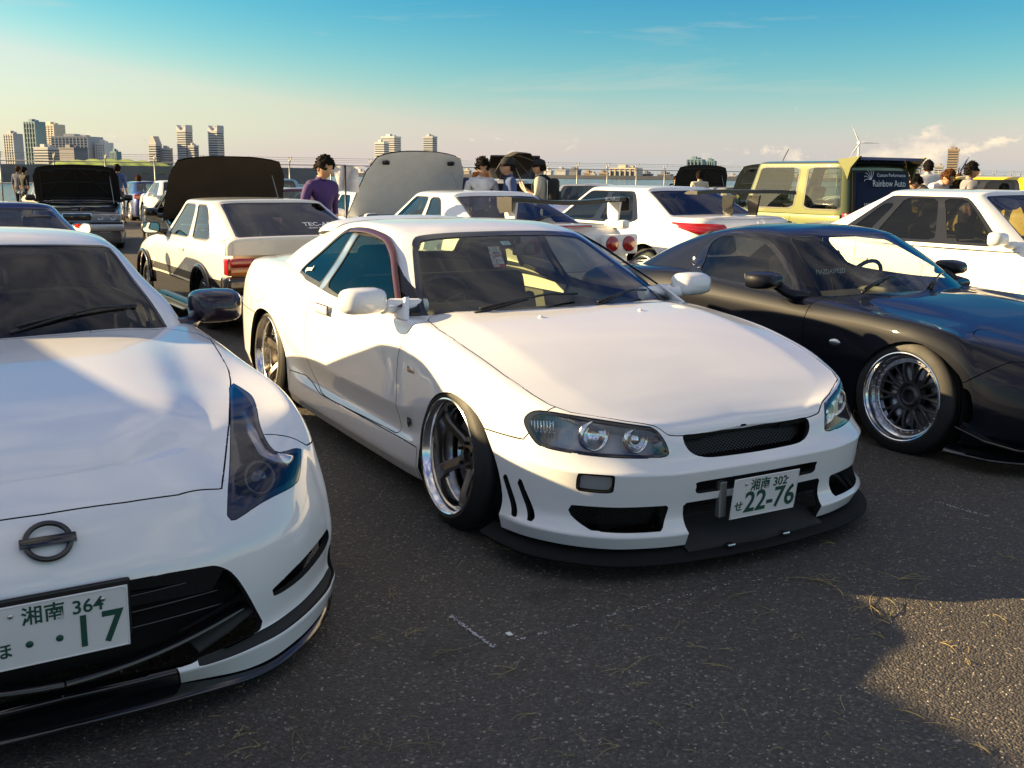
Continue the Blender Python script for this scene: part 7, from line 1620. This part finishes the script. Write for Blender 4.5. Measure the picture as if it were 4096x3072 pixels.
    for s in (-1, 1):
        tube(bm, [(s*1.2, 0, 0), (s*1.0, 0, 12)], .5, 4)
    bm_obj('tower', bm, cm, c)
    bm = bmesh.new(); tip = Vector((30*k, 0, at_y(3868, 628, D).z)); ba = Vector((-1, 0, 6))
    for s in (-.8, .8): tube(bm, [ba+Vector((s, 0, 0)), tip], .35, 4)
    for i in range(8): tube(bm, [ba.lerp(tip, i/8)+Vector((-.7*(1-i/8), 0, 0)), ba.lerp(tip, (i+1)/8)+Vector((.7*(1-i/8), 0, 0))], .2, 4)
    bm_obj('jib', bm, cm, c); bm = bmesh.new(); tube(bm, [Vector((-1, 0, 12)), tip], .15, 4); tube(bm, [Vector((-4, 0, 5)), Vector((-1, 0, 14)), Vector((1, 0, 8))], .3, 4); bm_obj('stay', bm, cm, c)
mk_city()
# ------------------------------------------------------------------ ground
def mk_ground():
    m, nt, b = new_mat('asphalt'); nd, lk = nt.nodes, nt.links
    tc = nd.new('ShaderNodeTexCoord')
    v = nd.new('ShaderNodeTexVoronoi'); v.inputs['Scale'].default_value = 125; lk.new(tc.outputs['Object'], v.inputs['Vector'])
    n = nd.new('ShaderNodeTexNoise'); n.inputs['Scale'].default_value = .5; n.inputs['Detail'].default_value = 7; lk.new(tc.outputs['Object'], n.inputs['Vector'])
    sp = nd.new('ShaderNodeSeparateColor'); lk.new(v.outputs['Color'], sp.inputs[0])
    cr = nd.new('ShaderNodeValToRGB'); e = cr.color_ramp.elements; e[0].position = 0; e[0].color = (.044, .037, .029, 1); e[1].position = 1; e[1].color = (.33, .28, .21, 1)
    for p, c in ((.55, .066), (.86, .090), (.97, .14)): a = cr.color_ramp.elements.new(p); a.color = (c, c*.87, c*.72, 1)
    lk.new(sp.outputs[0], cr.inputs[0])
    mx = nd.new('ShaderNodeMix'); mx.data_type = 'RGBA'; mx.blend_type = 'MULTIPLY'; mx.inputs[0].default_value = .7
    # oil drips and darker worn lanes
    n3 = nd.new('ShaderNodeTexNoise'); n3.inputs['Scale'].default_value = 2.3; n3.inputs['Detail'].default_value = 4; lk.new(tc.outputs['Object'], n3.inputs['Vector'])
    st_ = nd.new('ShaderNodeMapRange'); st_.inputs[1].default_value = .62; st_.inputs[2].default_value = .72; st_.inputs[3].default_value = 1.; st_.inputs[4].default_value = .6; lk.new(n3.outputs['Fac'], st_.inputs[0])
    ms_ = nd.new('ShaderNodeMix'); ms_.data_type = 'RGBA'; ms_.blend_type = 'MULTIPLY'; ms_.inputs[0].default_value = 1; lk.new(cr.outputs[0], ms_.inputs[6]); lk.new(st_.outputs[0], ms_.inputs[7]); cr = ms_
    r = nd.new('ShaderNodeMapRange'); r.inputs[1].default_value = .3; r.inputs[2].default_value = .7; r.inputs[3].default_value = .7; r.inputs[4].default_value = 1.2; lk.new(n.outputs['Fac'], r.inputs[0])
    lk.new(cr.outputs[2], mx.inputs[6]); lk.new(r.outputs[0], mx.inputs[7]); lk.new(mx.outputs[2], b.inputs['Base Color'])
    b.inputs['Roughness'].default_value = .75
    bp = nd.new('ShaderNodeBump'); bp.inputs['Strength'].default_value = .9; bp.inputs['Distance'].default_value = .006; bp.invert = True
    lk.new(v.outputs['Distance'], bp.inputs['Height']); lk.new(bp.outputs[0], b.inputs['Normal'])
    bm = bmesh.new(); d = FD.normalized(); nn = Vector((-d.y, d.x, 0)); A = FO+nn*.8-d*60; B = FO+nn*.8+d*220
    vs = [bm.verts.new(p) for p in ((A.x, -60, 0), (B.x, -60, 0), (B.x, B.y, 0), (A.x, A.y, 0))]; bm.faces.new(vs)
    lo = [bm.verts.new((q.co.x, q.co.y, -1.6)) for q in vs]
    for k in range(4): bm.faces.new((vs[k], lo[k], lo[(k+1) % 4], vs[(k+1) % 4]))
    tag(bm_obj('car_park', bm, m), kind='structure')
    # faint chalk marks
    ch = mat('chalk', (.55, .55, .58), .9, var=.3); rnd = random.Random(5)
    def chalk(p0, p1, dens, label):
        a, b2 = at_z(*p0, 0), at_z(*p1, 0); L_ = (b2-a).length; bm = bmesh.new(); k = int(L_*dens)
        for i in range(k):
            t = rnd.random(); q = a.lerp(b2, t)+Vector((rnd.gauss(0, .004), rnd.gauss(0, .004), .004)); s = rnd.uniform(.002, .0055); an = rnd.uniform(0, 6)
            bm.faces.new([bm.verts.new(q+Vector((s*math.cos(an+j*1.57)*rnd.uniform(.6, 1.3), s*math.sin(an+j*1.57), 0))) for j in range(4)])
        o = bm_obj('chalk_line', bm, ch); tag(o, label, 'chalk line', 'chalk lines on the asphalt', 'stuff')
    chalk((1800, 2465), (1970, 2590), 420, 'short bright chalk line on the asphalt in front of the middle coupe'); chalk((1970, 2590), (2960, 2330), 55, 'long faint chalk line running right from the short one'); chalk((3760, 2015), (3960, 2070), 200, 'chalk dash on the asphalt in front of the navy coupe'); chalk((3050, 2320), (3010, 2330), 60, 'tiny chalk trace near the plate')
    # dry grass blades, scattered
    gm = mat('dry_straw', (.30, .23, .10), .8, var=.4, vscale=40); gm2 = mat('dry_straw_green', (.17, .17, .07), .8, var=.4, vscale=40)
    def blade(bm, p, a, L_, bend, r=.0012, lift=.006):
        pts = []; d = Vector((math.cos(a), math.sin(a), 0)); s = Vector((-d.y, d.x, 0))
        for i in range(6): t = i/5; pts.append(p+d*L_*t+s*bend*L_*t*t+Vector((0, 0, .004+lift*math.sin(t*math.pi))))
        tube(bm, pts, [r, r*1.2, r, r*.9, r*.7, r*.4], 4); return pts
    def tuft(px, py, n, L_, label=None):
        p = at_z(px, py, 0); bm = bmesh.new(); a0 = rnd.uniform(0, 6.28)
        for k in range(n):
            q = blade(bm, p, a0+rnd.uniform(-.7, .7)+(math.pi if k % 3 == 2 else 0), L_*rnd.uniform(.4, 1), rnd.uniform(-.35, .35))
            if rnd.random() < .5: blade(bm, q[3]+Vector((0, 0, -.004)), a0+rnd.uniform(-1, 1), L_*.3, rnd.uniform(-.5, .5))
        o = bm_obj('straw', bm, rnd.choice([gm, gm, gm2])); tag(o, label or 'wisp of dry straw lying on the asphalt', 'straw', 'dry straw scattered on the asphalt')
    spots = [(1820,2605,3,.10),(2060,2680,3,.12),(2510,2680,4,.16),(2600,2740,2,.1),(1620,2550,5,.08),(1700,2980,4,.12),(1530,2985,2,.1),(3030,2370,2,.22),(3090,2450,2,.16),(3250,2320,3,.12),(3480,2425,6,.18),(3560,2470,3,.22),(3330,2345,3,.12),(3600,2320,5,.12),(3660,2350,3,.1),(3180,2540,2,.07),(3560,2500,1,.06),(3760,2460,1,.06),(3950,2510,1,.05),(3760,2575,2,.08),(3860,2640,2,.07),(3540,2560,2,.06),(2930,2680,2,.16),(3220,2640,1,.07),(3380,2845,1,.09),(3700,2880,1,.14),(3800,2910,1,.08),(2990,2870,1,.06),(2480,2990,2,.12),(2300,3030,2,.09),(2130,2860,2,.07),(2090,2540,1,.06),(1560,2380,4,.09),(1350,2260,2,.08),(3340,2180,2,.08),(3560,2110,1,.06),(3720,2010,2,.08),(4010,2230,3,.06),(3870,2160,1,.05),(2350,2560,1,.06),(2700,2520,2,.08),(2830,2600,2,.1),(1480,2560,2,.08),(1180,2930,2,.12),(1040,2990,2,.1),(930,2960,2,.08),(1350,2800,1,.07),(2600,2890,2,.07),(2740,2820,1,.05),(1990,2930,1,.06),(3300,2930,1,.08),(3960,3020,2,.06),(3130,3000,1,.08),(3500,2290,2,.05),(3450,2250,1,.05)]
    for i, (a, b2, n_, L_) in enumerate(spots): tuft(a, b2, n_, L_)
    bm = bmesh.new()
    for _ in range(130): blade(bm, at_z(rnd.uniform(700, 4090), rnd.uniform(2150, 3060), 0), rnd.uniform(0, 6.28), rnd.uniform(.015, .05), rnd.uniform(-.3, .3), .0009, .003)
    tag(bm_obj('straw_bits', bm, gm), 'short bits of dry straw strewn over the asphalt', 'straw', None, 'stuff')
    # loose pale grit
    bm = bmesh.new()
    for _ in range(900):
        p = at_z(rnd.uniform(300, 4090), rnd.uniform(1750, 3065), 0); s = rnd.uniform(.0015, .004)
        vs = [bm.verts.new(p+Vector((s*math.cos(j*2.09+rnd.random()), s*math.sin(j*2.09+rnd.random()), .002))) for j in range(3)]; t = bm.verts.new(p+Vector((0, 0, .002+s)))
        for j in range(3): bm.faces.new((vs[j], vs[(j+1) % 3], t))
    tag(bm_obj('grit', bm, mat('grit', (.40, .38, .34), .9)), 'loose pale grit scattered over the asphalt', 'grit', None, 'stuff')
    bm = bmesh.new(); p = at_z(2037, 2541, 0); rbox(bm, (-.009, -.012, 0), (.009, .012, .004), .0015, 1, Matrix.Translation(p+Vector((0, 0, .003))) @ Matrix.Rotation(.5, 4, 'Z')); tag(bm_obj('paper_scrap', bm, MT['wtext']), 'tiny white scrap beside the short chalk line', 'litter')
mk_ground()
